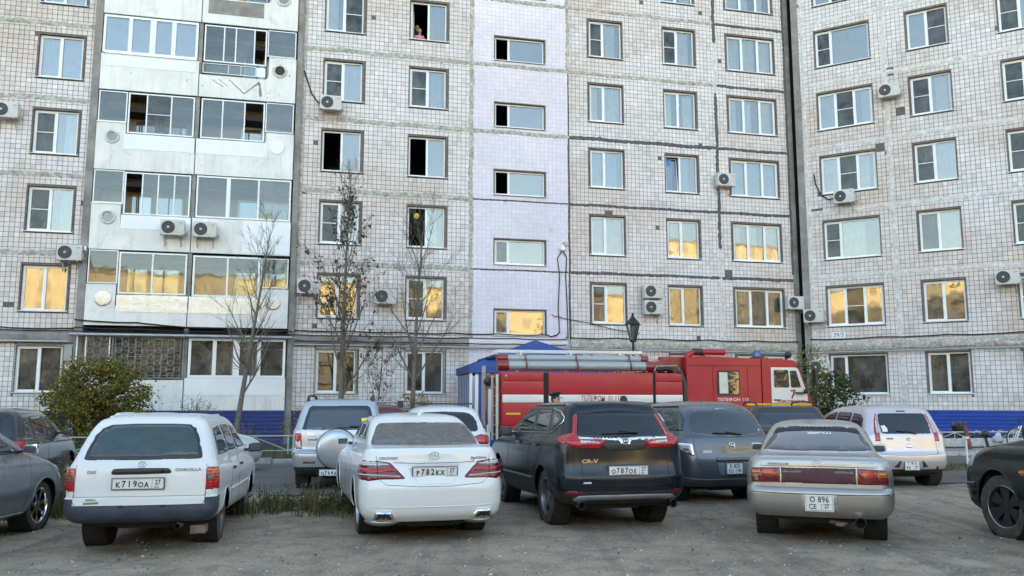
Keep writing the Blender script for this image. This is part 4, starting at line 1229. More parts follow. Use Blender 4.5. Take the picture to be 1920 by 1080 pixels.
# ------------------------------------------------------------------ cars: body sections (rear axle at the origin, y forward, z up, metres)
# each row: z at rear, z at front, y rear, y front, half width, rear corner (across, along), front corner (across, along), rear crown, front crown, row flag
CARKEYS = {
 "wagon": [
  (.325, .22, -.86, 3.20, .74, .16, .14, .2, .2, .04, .08, 0),
  (.385, .28, -.93, 3.28, .80, .16, .14, .25, .25, .045, .08, 0),
  (.46, .42, -.95, 3.31, .826, .15, .14, .3, .3, .045, .10, 0),
  (.515, .47, -.945, 3.305, .828, .15, .14, .3, .3, .045, .10, 1),
  (.585, .50, -.94, 3.30, .828, .15, .14, .3, .3, .045, .10, 1),
  (.60, .52, -.900, 3.28, .822, .12, .13, .3, .3, .045, .10, 1),
  (.75, .62, -.895, 3.26, .832, .12, .14, .3, .35, .045, .10, 0),
  (.88, .70, -.88, 3.20, .825, .12, .15, .3, .4, .045, .12, 0),
  (.945, .76, -.862, 3.10, .800, .12, .16, .3, .4, .045, .14, 1),
  (.965, .92, -.85, 2.30, .785, .11, .16, .25, .3, .045, .14, 1),
  (1.16, 1.14, -.74, 1.92, .715, .11, .16, .2, .25, .045, .12, 0),
  (1.345, 1.33, -.61, 1.60, .630, .11, .15, .2, .2, .05, .10, 0),
  (1.405, 1.395, -.53, 1.42, .575, .13, .15, .2, .2, .06, .10, 0),
  (1.435, 1.435, -.40, 1.20, .46, .15, .15, .2, .2, .06, .1, 0),
  (1.452, 1.455, -.10, .90, .25, .12, .15, .1, .1, .03, .05, 0),
  (1.457, 1.460, .30, .60, .02, .01, .02, .01, .02, .0, .0, 0)],
 "saloon": [
  (.24, .18, -1.00, 3.60, .78, .25, .22, .25, .25, .05, .10, 0),
  (.33, .26, -1.08, 3.70, .86, .27, .25, .3, .3, .06, .10, 0),
  (.44, .42, -1.11, 3.74, .892, .28, .28, .35, .35, .07, .12, 0),
  (.60, .55, -1.12, 3.74, .897, .28, .30, .35, .4, .08, .12, 0),
  (.68, .62, -1.105, 3.70, .893, .26, .30, .35, .45, .08, .14, 0),
  (.80, .70, -1.06, 3.62, .885, .24, .30, .35, .45, .08, .16, 0),
  (.93, .78, -1.03, 3.50, .865, .22, .30, .35, .45, .08, .18, 0),
  (1.02, .84, -1.02, 3.35, .835, .22, .30, .35, .5, .09, .2, 0),
  (1.065, .88, -.985, 3.20, .80, .20, .28, .3, .5, .09, .2, 1),
  (1.085, .99, -.48, 2.45, .745, .16, .20, .3, .3, .08, .16, 1),
  (1.22, 1.16, -.18, 2.05, .70, .16, .20, .25, .25, .08, .14, 0),
  (1.36, 1.34, .16, 1.62, .625, .17, .20, .2, .2, .08, .12, 0),
  (1.408, 1.40, .32, 1.45, .565, .18, .20, .2, .2, .08, .12, 0),
  (1.432, 1.435, .50, 1.25, .44, .15, .20, .2, .2, .08, .1, 0),
  (1.442, 1.450, .70, 1.05, .24, .12, .12, .1, .1, .03, .05, 0),
  (1.446, 1.454, .84, .92, .02, .01, .01, .01, .01, .0, .0, 0)],
 "crossover": [
  (.33, .24, -.86, 3.44, .80, .25, .2, .25, .25, .06, .10, 0),
  (.42, .32, -.96, 3.54, .88, .28, .24, .3, .3, .07, .10, 0),
  (.52, .46, -.985, 3.60, .918, .28, .26, .35, .35, .08, .12, 0),
  (.66, .62, -.99, 3.62, .925, .28, .26, .35, .4, .08, .12, 0),
  (.72, .70, -.965, 3.62, .925, .26, .26, .35, .4, .08, .14, 0),
  (.86, .82, -.935, 3.58, .922, .24, .26, .35, .45, .08, .16, 0),
  (1.00, .92, -.925, 3.45, .912, .22, .26, .35, .45, .08, .18, 0),
  (1.10, .99, -.92, 3.25, .895, .22, .26, .35, .5, .08, .2, 0),
  (1.145, 1.03, -.895, 3.10, .86, .20, .25, .35, .5, .08, .2, 1),
  (1.165, 1.13, -.86, 2.40, .835, .18, .24, .3, .3, .08, .16, 1),
  (1.36, 1.33, -.70, 1.95, .765, .18, .24, .25, .25, .08, .14, 0),
  (1.53, 1.51, -.57, 1.52, .68, .16, .22, .2, .2, .07, .12, 0),
  (1.562, 1.555, -.55, 1.36, .635, .16, .2, .2, .2, .07, .12, 0),
  (1.582, 1.585, -.46, 1.10, .52, .2, .2, .2, .2, .08, .1, 0),
  (1.592, 1.602, -.10, .80, .28, .12, .12, .1, .1, .03, .05, 0),
  (1.597, 1.607, .25, .45, .02, .01, .01, .01, .01, .0, .0, 0)],
 "minivan": [
  (.26, .20, -.66, 3.28, .76, .25, .2, .25, .25, .06, .10, 0),
  (.36, .28, -.75, 3.38, .84, .28, .24, .3, .3, .07, .10, 0),
  (.50, .46, -.78, 3.42, .885, .28, .28, .35, .35, .08, .12, 0),
  (.66, .62, -.775, 3.42, .895, .26, .28, .35, .4, .08, .12, 0),
  (.80, .74, -.75, 3.38, .897, .24, .28, .35, .45, .08, .16, 0),
  (.92, .84, -.73, 3.25, .89, .22, .28, .35, .45, .08, .18, 0),
  (1.03, .92, -.70, 3.10, .87, .20, .28, .35, .5, .08, .2, 1),
  (1.06, 1.02, -.68, 2.60, .845, .20, .28, .3, .4, .08, .16, 1),
  (1.26, 1.24, -.58, 2.10, .785, .20, .28, .25, .25, .09, .14, 0),
  (1.46, 1.43, -.43, 1.60, .70, .22, .28, .2, .2, .09, .12, 0),
  (1.54, 1.52, -.30, 1.36, .62, .24, .28, .2, .2, .09, .12, 0),
  (1.59, 1.585, -.10, 1.10, .46, .2, .25, .2, .2, .08, .1, 0),
  (1.607, 1.61, .20, .80, .24, .12, .12, .1, .1, .03, .05, 0),
  (1.612, 1.615, .40, .55, .02, .01, .01, .01, .01, .0, .0, 0)],
 "notchback": [
  (.31, .18, -.86, 3.12, .72, .22, .16, .25, .25, .05, .10, 0),
  (.38, .26, -.93, 3.22, .80, .22, .18, .3, .3, .06, .10, 0),
  (.47, .40, -.965, 3.28, .832, .22, .2, .35, .35, .06, .12, 0),
  (.585, .50, -.97, 3.30, .838, .22, .2, .35, .4, .06, .12, 0),
  (.60, .515, -.965, 3.30, .830, .2, .2, .35, .4, .06, .12, 0),
  (.625, .54, -.945, 3.29, .836, .2, .2, .35, .4, .06, .12, 1),
  (.645, .56, -.91, 3.28, .832, .18, .2, .35, .4, .06, .12, 1),
  (.76, .64, -.90, 3.24, .838, .18, .2, .35, .4, .06, .14, 0),
  (.86, .70, -.885, 3.16, .826, .18, .2, .35, .45, .06, .16, 0),
  (.945, .76, -.87, 3.00, .790, .17, .2, .35, .45, .06, .18, 0),
  (.985, .79, -.82, 2.85, .75, .17, .2, .3, .45, .06, .18, 1),
  (1.00, .90, -.36, 2.22, .705, .14, .18, .3, .3, .07, .14, 1),
  (1.13, 1.08, -.10, 1.86, .655, .15, .18, .25, .25, .07, .12, 0),
  (1.27, 1.25, .20, 1.50, .578, .16, .18, .2, .2, .07, .1, 0),
  (1.325, 1.315, .34, 1.34, .515, .16, .18, .2, .2, .07, .1, 0),
  (1.352, 1.352, .50, 1.15, .40, .14, .16, .2, .2, .06, .1, 0),
  (1.366, 1.370, .66, .96, .22, .1, .1, .1, .1, .03, .05, 0),
  (1.370, 1.374, .78, .86, .02, .01, .01, .01, .01, .0, .0, 0)],
 "hatchback": [
  (.26, .20, -.50, 3.20, .72, .22, .18, .25, .25, .05, .10, 0),
  (.36, .28, -.58, 3.28, .80, .24, .2, .3, .3, .06, .10, 0),
  (.50, .44, -.62, 3.34, .838, .24, .22, .35, .35, .07, .12, 0),
  (.60, .56, -.615, 3.34, .845, .24, .22, .35, .4, .07, .12, 0),
  (.66, .62, -.575, 3.33, .843, .2, .22, .35, .4, .07, .12, 0),
  (.80, .74, -.55, 3.27, .842, .18, .22, .35, .45, .07, .16, 0),
  (.94, .84, -.53, 3.10, .832, .17, .22, .35, .45, .07, .18, 0),
  (1.00, .90, -.515, 2.95, .81, .16, .22, .35, .5, .07, .2, 1),
  (1.02, 1.00, -.50, 2.50, .79, .16, .22, .3, .4, .07, .16, 1),
  (1.24, 1.20, -.40, 2.06, .73, .15, .22, .25, .25, .07, .14, 0),
  (1.42, 1.38, -.30, 1.62, .66, .14, .2, .2, .2, .07, .12, 0),
  (1.475, 1.46, -.24, 1.42, .60, .18, .2, .2, .2, .07, .12, 0),
  (1.512, 1.51, -.08, 1.15, .46, .18, .2, .2, .2, .06, .1, 0),
  (1.53, 1.535, .15, .90, .24, .12, .12, .1, .1, .03, .05, 0),
  (1.535, 1.54, .40, .60, .02, .01, .01, .01, .01, .0, .0, 0)],
 "offroader": [
  (.28, .28, -.64, 3.08, .74, .2, .18, .25, .25, .05, .10, 0),
  (.38, .36, -.72, 3.16, .80, .2, .2, .3, .3, .05, .10, 0),
  (.60, .54, -.745, 3.20, .838, .2, .2, .3, .35, .05, .12, 0),
  (.68, .64, -.735, 3.20, .845, .18, .2, .3, .35, .05, .12, 0),
  (.74, .72, -.66, 3.18, .845, .15, .2, .3, .35, .05, .12, 0),
  (.90, .86, -.645, 3.14, .847, .15, .2, .3, .4, .05, .14, 0),
  (1.04, .98, -.63, 3.00, .842, .15, .2, .3, .45, .05, .16, 0),
  (1.10, 1.03, -.615, 2.90, .825, .15, .2, .3, .45, .05, .16, 1),
  (1.12, 1.10, -.60, 2.36, .808, .15, .2, .3, .3, .05, .14, 1),
  (1.36, 1.34, -.50, 1.96, .745, .15, .2, .25, .25, .05, .12, 0),
  (1.56, 1.53, -.42, 1.62, .675, .14, .18, .2, .2, .05, .1, 0),
  (1.615, 1.60, -.38, 1.44, .63, .16, .18, .2, .2, .05, .1, 0),
  (1.645, 1.645, -.24, 1.2, .50, .16, .18, .2, .2, .05, .1, 0),
  (1.66, 1.665, .1, .9, .26, .12, .12, .1, .1, .03, .05, 0),
  (1.665, 1.67, .35, .6, .02, .01, .01, .01, .01, .0, .0, 0)],
}
# which body, where the rear axle stands (world x, y), heading (degrees, left of straight ahead), wheelbase, tyre radius
CARPOSE = {
 "white_wagon": ("wagon", -4.131, 10.188, 10.5, 2.465, .29),
 "white_saloon": ("saloon", -1.165, 11.076, 15.0, 2.85, .325),
 "black_crossover": ("crossover", 1.22, 11.88, 13.5, 2.66, .36),
 "grey_minivan": ("minivan", 3.323, 14.638, 17.0, 2.68, .315),
 "silver_notchback": ("notchback", 3.752, 10.668, -19.5, 2.465, .30),
 "pale_hatchback": ("hatchback", 7.500, 16.997, 4.0, 2.6, .30),
 "silver_offroader": ("offroader", -3.281, 16.561, 8.0, 2.58, .34),
}
CARWIDTH = {"white_wagon": .94, "white_saloon": .945, "black_crossover": .925, "grey_minivan": .95, "silver_notchback": .95, "pale_hatchback": .965, "silver_offroader": 1.0}
CARFEAT = {
 "white_wagon": {
  "seal": [(-0.622, 0.999), (-0.608, 1.076), (-0.557, 1.241), (-0.501, 1.313), (-0.412, 1.353), (-0.149, 1.364), (0.228, 1.363), (0.417, 1.354), (0.482, 1.316), (0.539, 1.197), (0.589, 1.035), (0.591, 0.992), (0.55, 0.982), (-0.01, 0.976), (-0.576, 0.977), (-0.615, 0.989)],
  "glass": [(-0.582, 1.017), (-0.569, 1.076), (-0.52, 1.241), (-0.47, 1.299), (-0.391, 1.336), (-0.084, 1.347), (0.234, 1.345), (0.4, 1.335), (0.455, 1.294), (0.506, 1.182), (0.544, 1.043), (0.545, 1.019), (-0.016, 1.004), (-0.555, 1.008)],
  "handle": [(-0.333, 0.856), (-0.317, 0.887), (-0.279, 0.895), (0.001, 0.899), (0.281, 0.895), (0.313, 0.871), (0.316, 0.836), (0.007, 0.83), (-0.321, 0.827)],
 },
 "white_saloon": {
  "glass": [(-0.639, 1.094), (-0.624, 1.136), (-0.534, 1.297), (-0.491, 1.33), (-0.413, 1.338), (0.081, 1.344), (0.538, 1.337), (0.614, 1.323), (0.653, 1.28), (0.701, 1.158), (0.683, 1.082), (0.641, 1.076), (-0.007, 1.079), (-0.636, 1.082)],
 },
 "black_crossover": {
 },
 "grey_minivan": {
 },
 "silver_notchback": {
 },
 "pale_hatchback": {
 },
 "silver_offroader": {
 },
}
# ------------------------------------------------------------------ car body generator
def pchip_rows(keys, per=.028):
    """smooth interpolation of the section table; rows flagged 1 keep a crease"""
    K = np.array([k[:11] for k in keys], float)
    fl = [k[11] for k in keys]
    d = np.sqrt((np.diff(K[:, 0])) ** 2 + (np.diff(K[:, 2])) ** 2 + (np.diff(K[:, 4])) ** 2 + .1 * np.diff(K[:, 3]) ** 2) + 1e-4
    s = np.concatenate([[0], np.cumsum(d)])
    cuts = [0] + [i for i in range(1, len(keys) - 1) if fl[i]] + [len(keys) - 1]
    rows = []
    for a, b in zip(cuts, cuts[1:]):
        ss, kk = s[a:b + 1], K[a:b + 1]
        n = len(ss)
        if n == 2:
            m = np.repeat((kk[1] - kk[0])[None] / (ss[1] - ss[0]), 2, 0)
        else:
            h = np.diff(ss)[:, None]; dl = np.diff(kk, axis=0) / h
            m = np.zeros_like(kk)
            m[0], m[-1] = dl[0], dl[-1]
            for i in range(1, n - 1):
                p, q = dl[i - 1], dl[i]
                w1 = 2 * h[i] + h[i - 1]; w2 = h[i] + 2 * h[i - 1]
                ok = p * q > 0
                with np.errstate(divide='ignore', invalid='ignore'):
                    v = (w1 + w2) / (w1 / p + w2 / q)
                m[i] = np.where(ok, v, 0)
        for i in range(n - 1):
            L = ss[i + 1] - ss[i]
            k = max(1, int(round(L / per)))
            for j in range(k):
                t = j / k
                h00 = 2 * t ** 3 - 3 * t * t + 1; h10 = t ** 3 - 2 * t * t + t; h01 = -2 * t ** 3 + 3 * t * t; h11 = t ** 3 - t * t
                rows.append(h00 * kk[i] + h10 * L * m[i] + h01 * kk[i + 1] + h11 * L * m[i + 1])
    rows.append(K[-1])
    return np.array(rows)

NR, NC, NS = 8, 7, 74
def loop_pts(r):
    zr, zf, yr, yf, w, rcx, rcy, fcx, fcy, crr, crf = r
    rcx = min(rcx, w * .98); fcx = min(fcx, w * .98)
    out = []
    for i in range(NR):
        x = (w - rcx) * i / NR
        out.append((x, yr + crr * (x / max(w, 1e-3)) ** 2))
    cy = yr + crr * ((w - rcx) / max(w, 1e-3)) ** 2
    for i in range(NC):
        a = pi / 2 * i / NC
        out.append((w - rcx + rcx * sin(a), cy + rcy * (1 - cos(a))))
    y0 = cy + rcy
    fy = yf - crf * ((w - fcx) / max(w, 1e-3)) ** 2
    y1 = max(y0 + .005, fy - fcy)
    for i in range(NS + 1):
        out.append((w, y0 + (y1 - y0) * i / NS))
    for i in range(1, NC + 1):
        a = pi / 2 * i / NC
        out.append((w - fcx + fcx * cos(a), y1 + (fy - y1) * sin(a)))
    for i in range(1, NR + 1):
        x = (w - fcx) * (1 - i / NR)
        out.append((x, yf - crf * (x / max(w, 1e-3)) ** 2))
    res = []
    for x, y in out:
        t = min(1, max(0, (y - yr) / max(1e-3, yf - yr)))
        res.append((x, y, zr + (zf - zr) * t))
    return res

m_under = M("dark_underbody", (.018, .017, .016), .9, var=.3)
m_gap = M("panel_gap_shadow_rubber", (.015, .015, .016), .7)
m_trim = M("black_car_trim", (.022, .022, .024), .45, var=.15)
m_chrome = M("chrome_trim", (.78, .78, .79), .12, 1.0, var=.03)
m_alu = M("alloy_rim", (.42, .42, .43), .3, .85, var=.08)
m_alud = M("dark_alloy_rim", (.09, .09, .095), .35, .7, var=.1)
m_plate = M("plate_white", (.72, .73, .72), .4, var=.04, dirt=.25, dcol=(.4, .38, .34), ds=9)
m_ink = M("plate_ink", (.015, .015, .018), .5)
m_rust2 = M("rusty_exhaust", (.20, .16, .13), .6, .5, var=.35, vs=20)

def paint(name, col, metal=.0, rough=.28, dirt=.25, coat=.6, dcol=(.20, .175, .145)):
    t = NT(name)
    p = t.obj()
    z = t.sep(p)[2]
    low = t.math('SUBTRACT', 1.0, t.math('MULTIPLY', z, 1.35), clamp=True)
    n1 = t.noise(3.0, 6, .7, p, .4); n2 = t.noise(24, 4, .7, p)
    d = t.math('MULTIPLY', t.math('ADD', t.math('MULTIPLY', low, 1.1), .22), t.math('ADD', n1, t.math('MULTIPLY', n2, .35)))
    d = t.math('MULTIPLY', d, dirt, clamp=True)
    c = t.mix(d, col, dcol)
    rg = t.math('ADD', rough, t.math('MULTIPLY', d, .8), clamp=True)
    nm = t.bump(t.noise(2.2, 2, .5, p), .03, .05)
    t.bsdf(c, rg, metal, nm, **{"Coat Weight": coat, "Coat Roughness": .06})
    return t.m

def car_glass(name, tint=(.012, .016, .018), rough=.04, dust=.0, tex=0.0, refl=1.5):
    t = NT(name)
    p = t.obj()
    n = t.noise(3.0, 5, .65, p, 1.5)
    c = t.ramp(n, [(.35, tint), (.68, tuple(x * 1.35 + .002 for x in tint))])
    if dust:
        f = t.ramp(t.noise(4.5, 7, .72, p, 3.5), [(.38, (dust * .18,) * 3), (.60, (dust * .5,) * 3), (.74, (dust * 1.3,) * 3)])
        c = t.mix(f, c, (.42, .42, .42))
    t.bsdf(c, rough if not dust else t.math('ADD', rough, t.math('MULTIPLY', n, dust * .4)), 0, None, IOR=refl, **{"Specular IOR Level": .6})
    return t.m

def lamp_mat(name, col, rough=.12, ribs=60.0, trans=0.0):
    t = NT(name)
    p = t.obj()
    wv = t.n("ShaderNodeTexWave", wave_type='BANDS', bands_direction='Z', ins={"Vector": p, "Scale": ribs / 6.28, "Distortion": .4})
    c = t.ramp(wv.outputs["Fac"], [(0, tuple(x * .55 for x in col)), (.6, col), (1, tuple(min(1, x * 1.2) for x in col))])
    t.bsdf(c, rough, 0, None, **{"Coat Weight": .5, "Coat Roughness": .06})
    return t.m
m_red = lamp_mat("red_lamp_lens", (.42, .008, .018))
m_red2 = lamp_mat("dark_red_lamp_lens", (.16, .006, .016))
m_amber = lamp_mat("amber_lamp_lens", (.50, .14, .015))
m_clear = lamp_mat("clear_lamp_lens", (.52, .50, .50), ribs=90)
m_smoke = lamp_mat("smoked_lamp_lens", (.13, .10, .095))
m_maroon = M("maroon_reflector", (.055, .010, .020), .5, var=.3, vs=30)
m_emb = M("silver_emblem", (.62, .62, .63), .2, .9, var=.05)

def rounded(pts, n=5, f=.22):
    """softens the corners of an outline"""
    out = []
    k = len(pts)
    for i in range(k):
        a, b, c = Vector(pts[i - 1]), Vector(pts[i]), Vector(pts[(i + 1) % k])
        p, q = b + (a - b) * f, b + (c - b) * f
        for j in range(n + 1):
            t = j / n
            out.append(tuple(p * (1 - t) ** 2 + b * 2 * t * (1 - t) + q * t * t))
    return out

class Car:
    def __init__(s, name, body, pose, paint_m, label, cat="car", group=None, wheel_r=None, wb=None, mats=(), zone=None, arch=1.10, arch_w=None, track=None, tyre_w=.2, keys=None):
        s.K = keys or CARKEYS[body]
        s.wb, s.r = wb, wheel_r
        s.root = empty(name, (pose[0], pose[1], pose[3] if len(pose) > 3 else 0), R(pose[2]), label, cat, group)
        if len(pose) > 4: s.root.rotation_euler[0] = R(pose[4])
        s.paint = paint_m
        rows = pchip_rows(s.K)
        s.W = max(k[4] for k in s.K)
        s.zb = s.K[0][0]
        verts, faces = [], []
        half = [loop_pts(r) for r in rows]
        n = len(half[0])
        ring = 2 * n - 2
        for h in half:
            verts += h
            verts += [(-x, y, z) for x, y, z in reversed(h[1:-1])]
        for i in range(len(rows) - 1):
            for j in range(ring):
                a = i * ring + j; b = i * ring + (j + 1) % ring
                faces.append((a, b, b + ring, a + ring))
        faces.append(tuple(range(ring - 1, -1, -1)))
        faces.append(tuple((len(rows) - 1) * ring + j for j in range(ring)))
        s.bvh = BVHTree.FromPolygons([Vector(v) for v in verts], faces)
        V = [Vector(v) for v in verts]
        # wheel arches: cut the flanks inside a circle round each axle and draw the rim of the cut onto it
        ra = s.r * arch
        s.ra = ra
        ax = [(0.0, s.r), (s.wb, s.r)]
        inside = [None] * len(V)
        for i, v in enumerate(V):
            if abs(v.x) < s.W * .55: continue
            for (ay, az) in ax:
                if (v.y - ay) ** 2 + (v.z - az) ** 2 < ra * ra: inside[i] = (ay, az)
        keep = []
        nb = len(faces) - 2
        for fi, f in enumerate(faces):
            if fi < nb and all(inside[i] for i in f): continue
            keep.append(f)
        used = {i for f in keep[:-2] for i in f}
        for i in used:
            if inside[i]:
                ay, az = inside[i]
                d = Vector((0, V[i].y - ay, V[i].z - az))
                if d.length > 1e-4:
                    d = d.normalized() * ra
                    V[i] = Vector((V[i].x, ay + d.y, max(V[i].z if az + d.z < s.zb else az + d.z, min(V[i].z, az + d.z))))
        mb = MB(); mb.v = [tuple(v) for v in V]; mb.f = keep
        mm = [paint_m, m_under, *mats]
        mb.m = []
        for k, f in enumerate(keep):
            c = sum((V[i] for i in f), Vector()) / len(f)
            mi = 0
            if k == len(keep) - 2: mi = 1
            elif zone: mi = zone(c.x, c.y, c.z)
            mb.m.append(mi)
        s.body = mb.build("body", mm, s.root, smooth=50)
        # dark wells and arch lips
        tr = track or (s.W - .11)
        s.track = tr
        for (ay, az) in ax:
            for sx in (-1, 1):
                mb = MB()
                Mx = Matrix.Translation((sx * (s.W - .30), ay, az)) @ Matrix.Rotation(R(90) * sx, 4, 'Y')
                mb.lathe([(.001, 0), (ra * 1.01, 0), (ra * 1.01, .235)], 28, 0, Mx)
                mb.build("wheel_well", m_under, s.root)
        for (ay, az) in ax:
            for sx in (-1, 1):
                pts = []; mb = MB()
                for k in range(29):
                    a = -.25 + (pi + .5) * k / 28
                    y, z = ay + ra * cos(a), az + ra * sin(a)
                    if z < s.zb + .02: continue
                    h = s.bvh.ray_cast(Vector((sx * 3, y, z)), Vector((-sx, 0, 0)))
                    if h[0] is not None: pts.append(h[0] - Vector((sx * .006, 0, 0)))
                if len(pts) > 3:
                    mb.tube(pts, .012, 6)
                    mb.build("arch_lip", mats[0] if (arch_w and mats) else paint_m, s.root, smooth=180)
    # ---- projection of outlines onto the body
    def cast(s, p, view):
        if view == 'rear': o, d, m = Vector((p[0], -4, p[1])), Vector((0, 1, 0)), 0
        elif view == 'front': o, d, m = Vector((p[0], 9, p[1])), Vector((0, -1, 0)), 0
        elif view == 'left': o, d, m = Vector((-3, p[0], p[1])), Vector((1, 0, 0)), 1
        elif view == 'right': o, d, m = Vector((3, p[0], p[1])), Vector((-1, 0, 0)), 1
        elif view == 'top': o, d, m = Vector((p[0], p[1], 4)), Vector((0, 0, -1)), 0
        for k in range(40):
            h = s.bvh.ray_cast(o, d)
            if h[0] is not None:
                nrm = h[1]
                if nrm.dot(d) > 0: nrm = -nrm
                return h[0], nrm
            if view in ('rear', 'front', 'top'): o.x *= .985
            else: o.y = o.y + (.8 - o.y) * .015
        return Vector((p[0], -1, p[1])), -d
    def patch(s, name, poly, view, h, mat, parent=None, bevel=.012, res=.045, base=-.003, round_=None, smooth=60, dome=0.0):
        if round_: poly = rounded(poly, 4, round_)
        # dense outline
        P = []
        k = len(poly)
        for i in range(k):
            a, b = Vector(poly[i]), Vector(poly[(i + 1) % k])
            n = max(1, int((b - a).length / res))
            for j in range(n): P.append(a + (b - a) * j / n)
        # drop doubles
        Q = []
        for p in P:
            if not Q or (p - Q[-1]).length > 1e-4: Q.append(p)
        if (Q[0] - Q[-1]).length < 1e-4: Q.pop()
        P = Q
        area = sum(P[i - 1].x * P[i].y - P[i].x * P[i - 1].y for i in range(len(P)))
        if area < 0: P.reverse()
        n = len(P)
        def inset(d):
            out = []
            for i in range(n):
                e1 = (P[i] - P[i - 1]).normalized(); e2 = (P[(i + 1) % n] - P[i]).normalized()
                n1, n2 = Vector((-e1.y, e1.x)), Vector((-e2.y, e2.x))
                m = n1 + n2
                if m.length < 1e-3: m = n1
                m.normalize()
                out.append(P[i] + m * min(d / max(.45, m.dot(n1)), d * 1.6))
            return out
        rings = [P, inset(bevel * .35), inset(bevel)]
        pts = [p for r in rings for p in r]
        xs = [p.x for p in P]; ys = [p.y for p in P]
        def inside(x, y):
            c = False
            for i in range(n):
                a, b = P[i - 1], P[i]
                if (a.y > y) != (b.y > y) and x < (b.x - a.x) * (y - a.y) / (b.y - a.y) + a.x: c = not c
            return c
        def dist(x, y):
            m = 9
            for i in range(n):
                a, b = P[i - 1], P[i]
                ab = b - a; q = Vector((x, y))
                t = max(0, min(1, (q - a).dot(ab) / max(1e-12, ab.length_squared)))
                m = min(m, (q - a - ab * t).length)
            return m
        gx = np.arange(min(xs) + res * .5, max(xs), res); gy = np.arange(min(ys) + res * .5, max(ys), res)
        for x in gx:
            for y in gy:
                if inside(x, y) and dist(x, y) > bevel * 1.5: pts.append(Vector((x, y)))
        edges = [(i, (i + 1) % n) for i in range(n)]
        vo, eo, fo, _, _, _ = delaunay_2d_cdt([Vector((p.x, p.y)) for p in pts], edges, [list(range(n))], 1, 1e-6)
        V = []
        for p in vo:
            d = dist(p.x, p.y)
            t = min(1, d / bevel)
            t = t * t * (3 - 2 * t) if t < 1 else 1
            hh = base + (h - base) * (1 - (1 - t) ** 2) + dome * min(1, d / .08)
            c, nr = s.cast(p, view)
            V.append(c + nr * hh)
        mb = MB(); mb.add(V, [tuple(f) for f in fo])
        return mb.build(name, mat, parent or s.root, smooth=smooth)
    def line(s, mb, pts, view, r=.004, off=.0, n=5):
        out = []
        for a, b in zip(pts, pts[1:]):
            a, b = Vector(a), Vector(b)
            k = max(1, int((b - a).length / .05))
            for j in range(k): out.append(a + (b - a) * j / k)
        out.append(Vector(pts[-1]))
        q = []
        for p in out:
            c, nr = s.cast(p, view)
            q.append(c + nr * off)
        mb.tube(q, r, n)
    def gaps(s, lines, r=.004):
        mb = MB()
        for v, pts in lines: s.line(mb, pts, v, r, -r * .35)
        return tag(mb.build("panel_gaps", m_gap, s.root, smooth=180), kind="stuff")
    def strip(s, name, pts, view, r, mat, off=0.0, parent=None, n=8):
        mb = MB(); s.line(mb, pts, view, r, off, n)
        return mb.build(name, mat, parent or s.root, smooth=180)
    # ---- standard parts
    def wheels(s, tyre_w=.2, rim_r=None, spokes=5, rim_m=None, style='spoke', steer=0.0, outset=0.0):
        r = s.r; rim_r = rim_r or r * .66
        rim_m = rim_m or m_alu
        w = tyre_w / 2
        def rot(sx): return Matrix.Rotation(R(90) * sx, 4, 'Y')
        tyre_me = {}; rim_me = {}
        for sx in (-1, 1):
            mb = MB()
            prof = [(rim_r, -w * .92), (rim_r + .01, -w), (r * .90, -w * 1.06), (r * .965, -w * .98), (r * .99, -w * .82)]
            for g in (-.5, -.17, .17, .5):
                c = g * 2 * w * .82
                prof += [(r, c - .012), (r - .009, c - .008), (r - .009, c + .008), (r, c + .012)]
            prof += [(r * .99, w * .82), (r * .965, w * .98), (r * .90, w * 1.06), (rim_r + .01, w), (rim_r, w * .92)]
            mb.lathe(prof, 40, 0, rot(sx))
            tyre_me[sx] = mb.mesh("wheel", m_tyre, 30)
            mb = MB()
            mb.lathe([(rim_r + .008, w * .98), (rim_r - .012, w * 1.0), (rim_r - .02, w * .8), (rim_r - .03, -w * .8), (rim_r, -w * .95)], 36, 0, rot(sx))
            hz = w * .78
            if style == 'steel':
                mb.lathe([(rim_r - .02, w * .62), (rim_r * .8, w * .5), (rim_r * .62, w * .72), (rim_r * .45, w * .66), (rim_r * .3, w * .82), (.001, w * .84)], 32, 0, rot(sx))
            else:
                mb.lathe([(.001, hz * .95), (.055, hz * .93), (.065, hz * .7)], 20, 0, rot(sx))
                for k in range(spokes):
                    a = 2 * pi * k / spokes
                    Mk = rot(sx) @ Matrix.Rotation(a, 4, 'Z')
                    wd0, wd1 = (.030, .020) if spokes > 5 else (.042, .026)
                    if style == 'fan': wd0, wd1 = .028, rim_r * .34
                    mb.add([(.04, -wd0, hz * .9), (rim_r - .018, -wd1, hz * .95), (rim_r - .018, wd1, hz * .95), (.04, wd0, hz * .9),
                            (.04, -wd0 * .7, hz * .3), (rim_r - .018, -wd1 * .8, hz * .4), (rim_r - .018, wd1 * .8, hz * .4), (.04, wd0 * .7, hz * .3)],
                           [(0, 1, 2, 3), (4, 7, 6, 5), (0, 4, 5, 1), (1, 5, 6, 2), (2, 6, 7, 3), (3, 7, 4, 0)], 0, Mk)
                mb.lathe([(rim_r - .03, -w * .1), (.001, -w * .1)], 24, 1, rot(sx))
            rim_me[sx] = mb.mesh("rim", [rim_m, m_under], 40)
        for ay in (0.0, s.wb):
            for sx in (-1, 1):
                o = bpy.data.objects.new("wheel", tyre_me[sx])
                o.location = (sx * (s.track - w + .045 + outset), ay, r - .008)
                if ay > 0: o.rotation_euler = (0, 0, steer)
                link(o, s.root)
                q = bpy.data.objects.new("rim", rim_me[sx]); link(q, o)
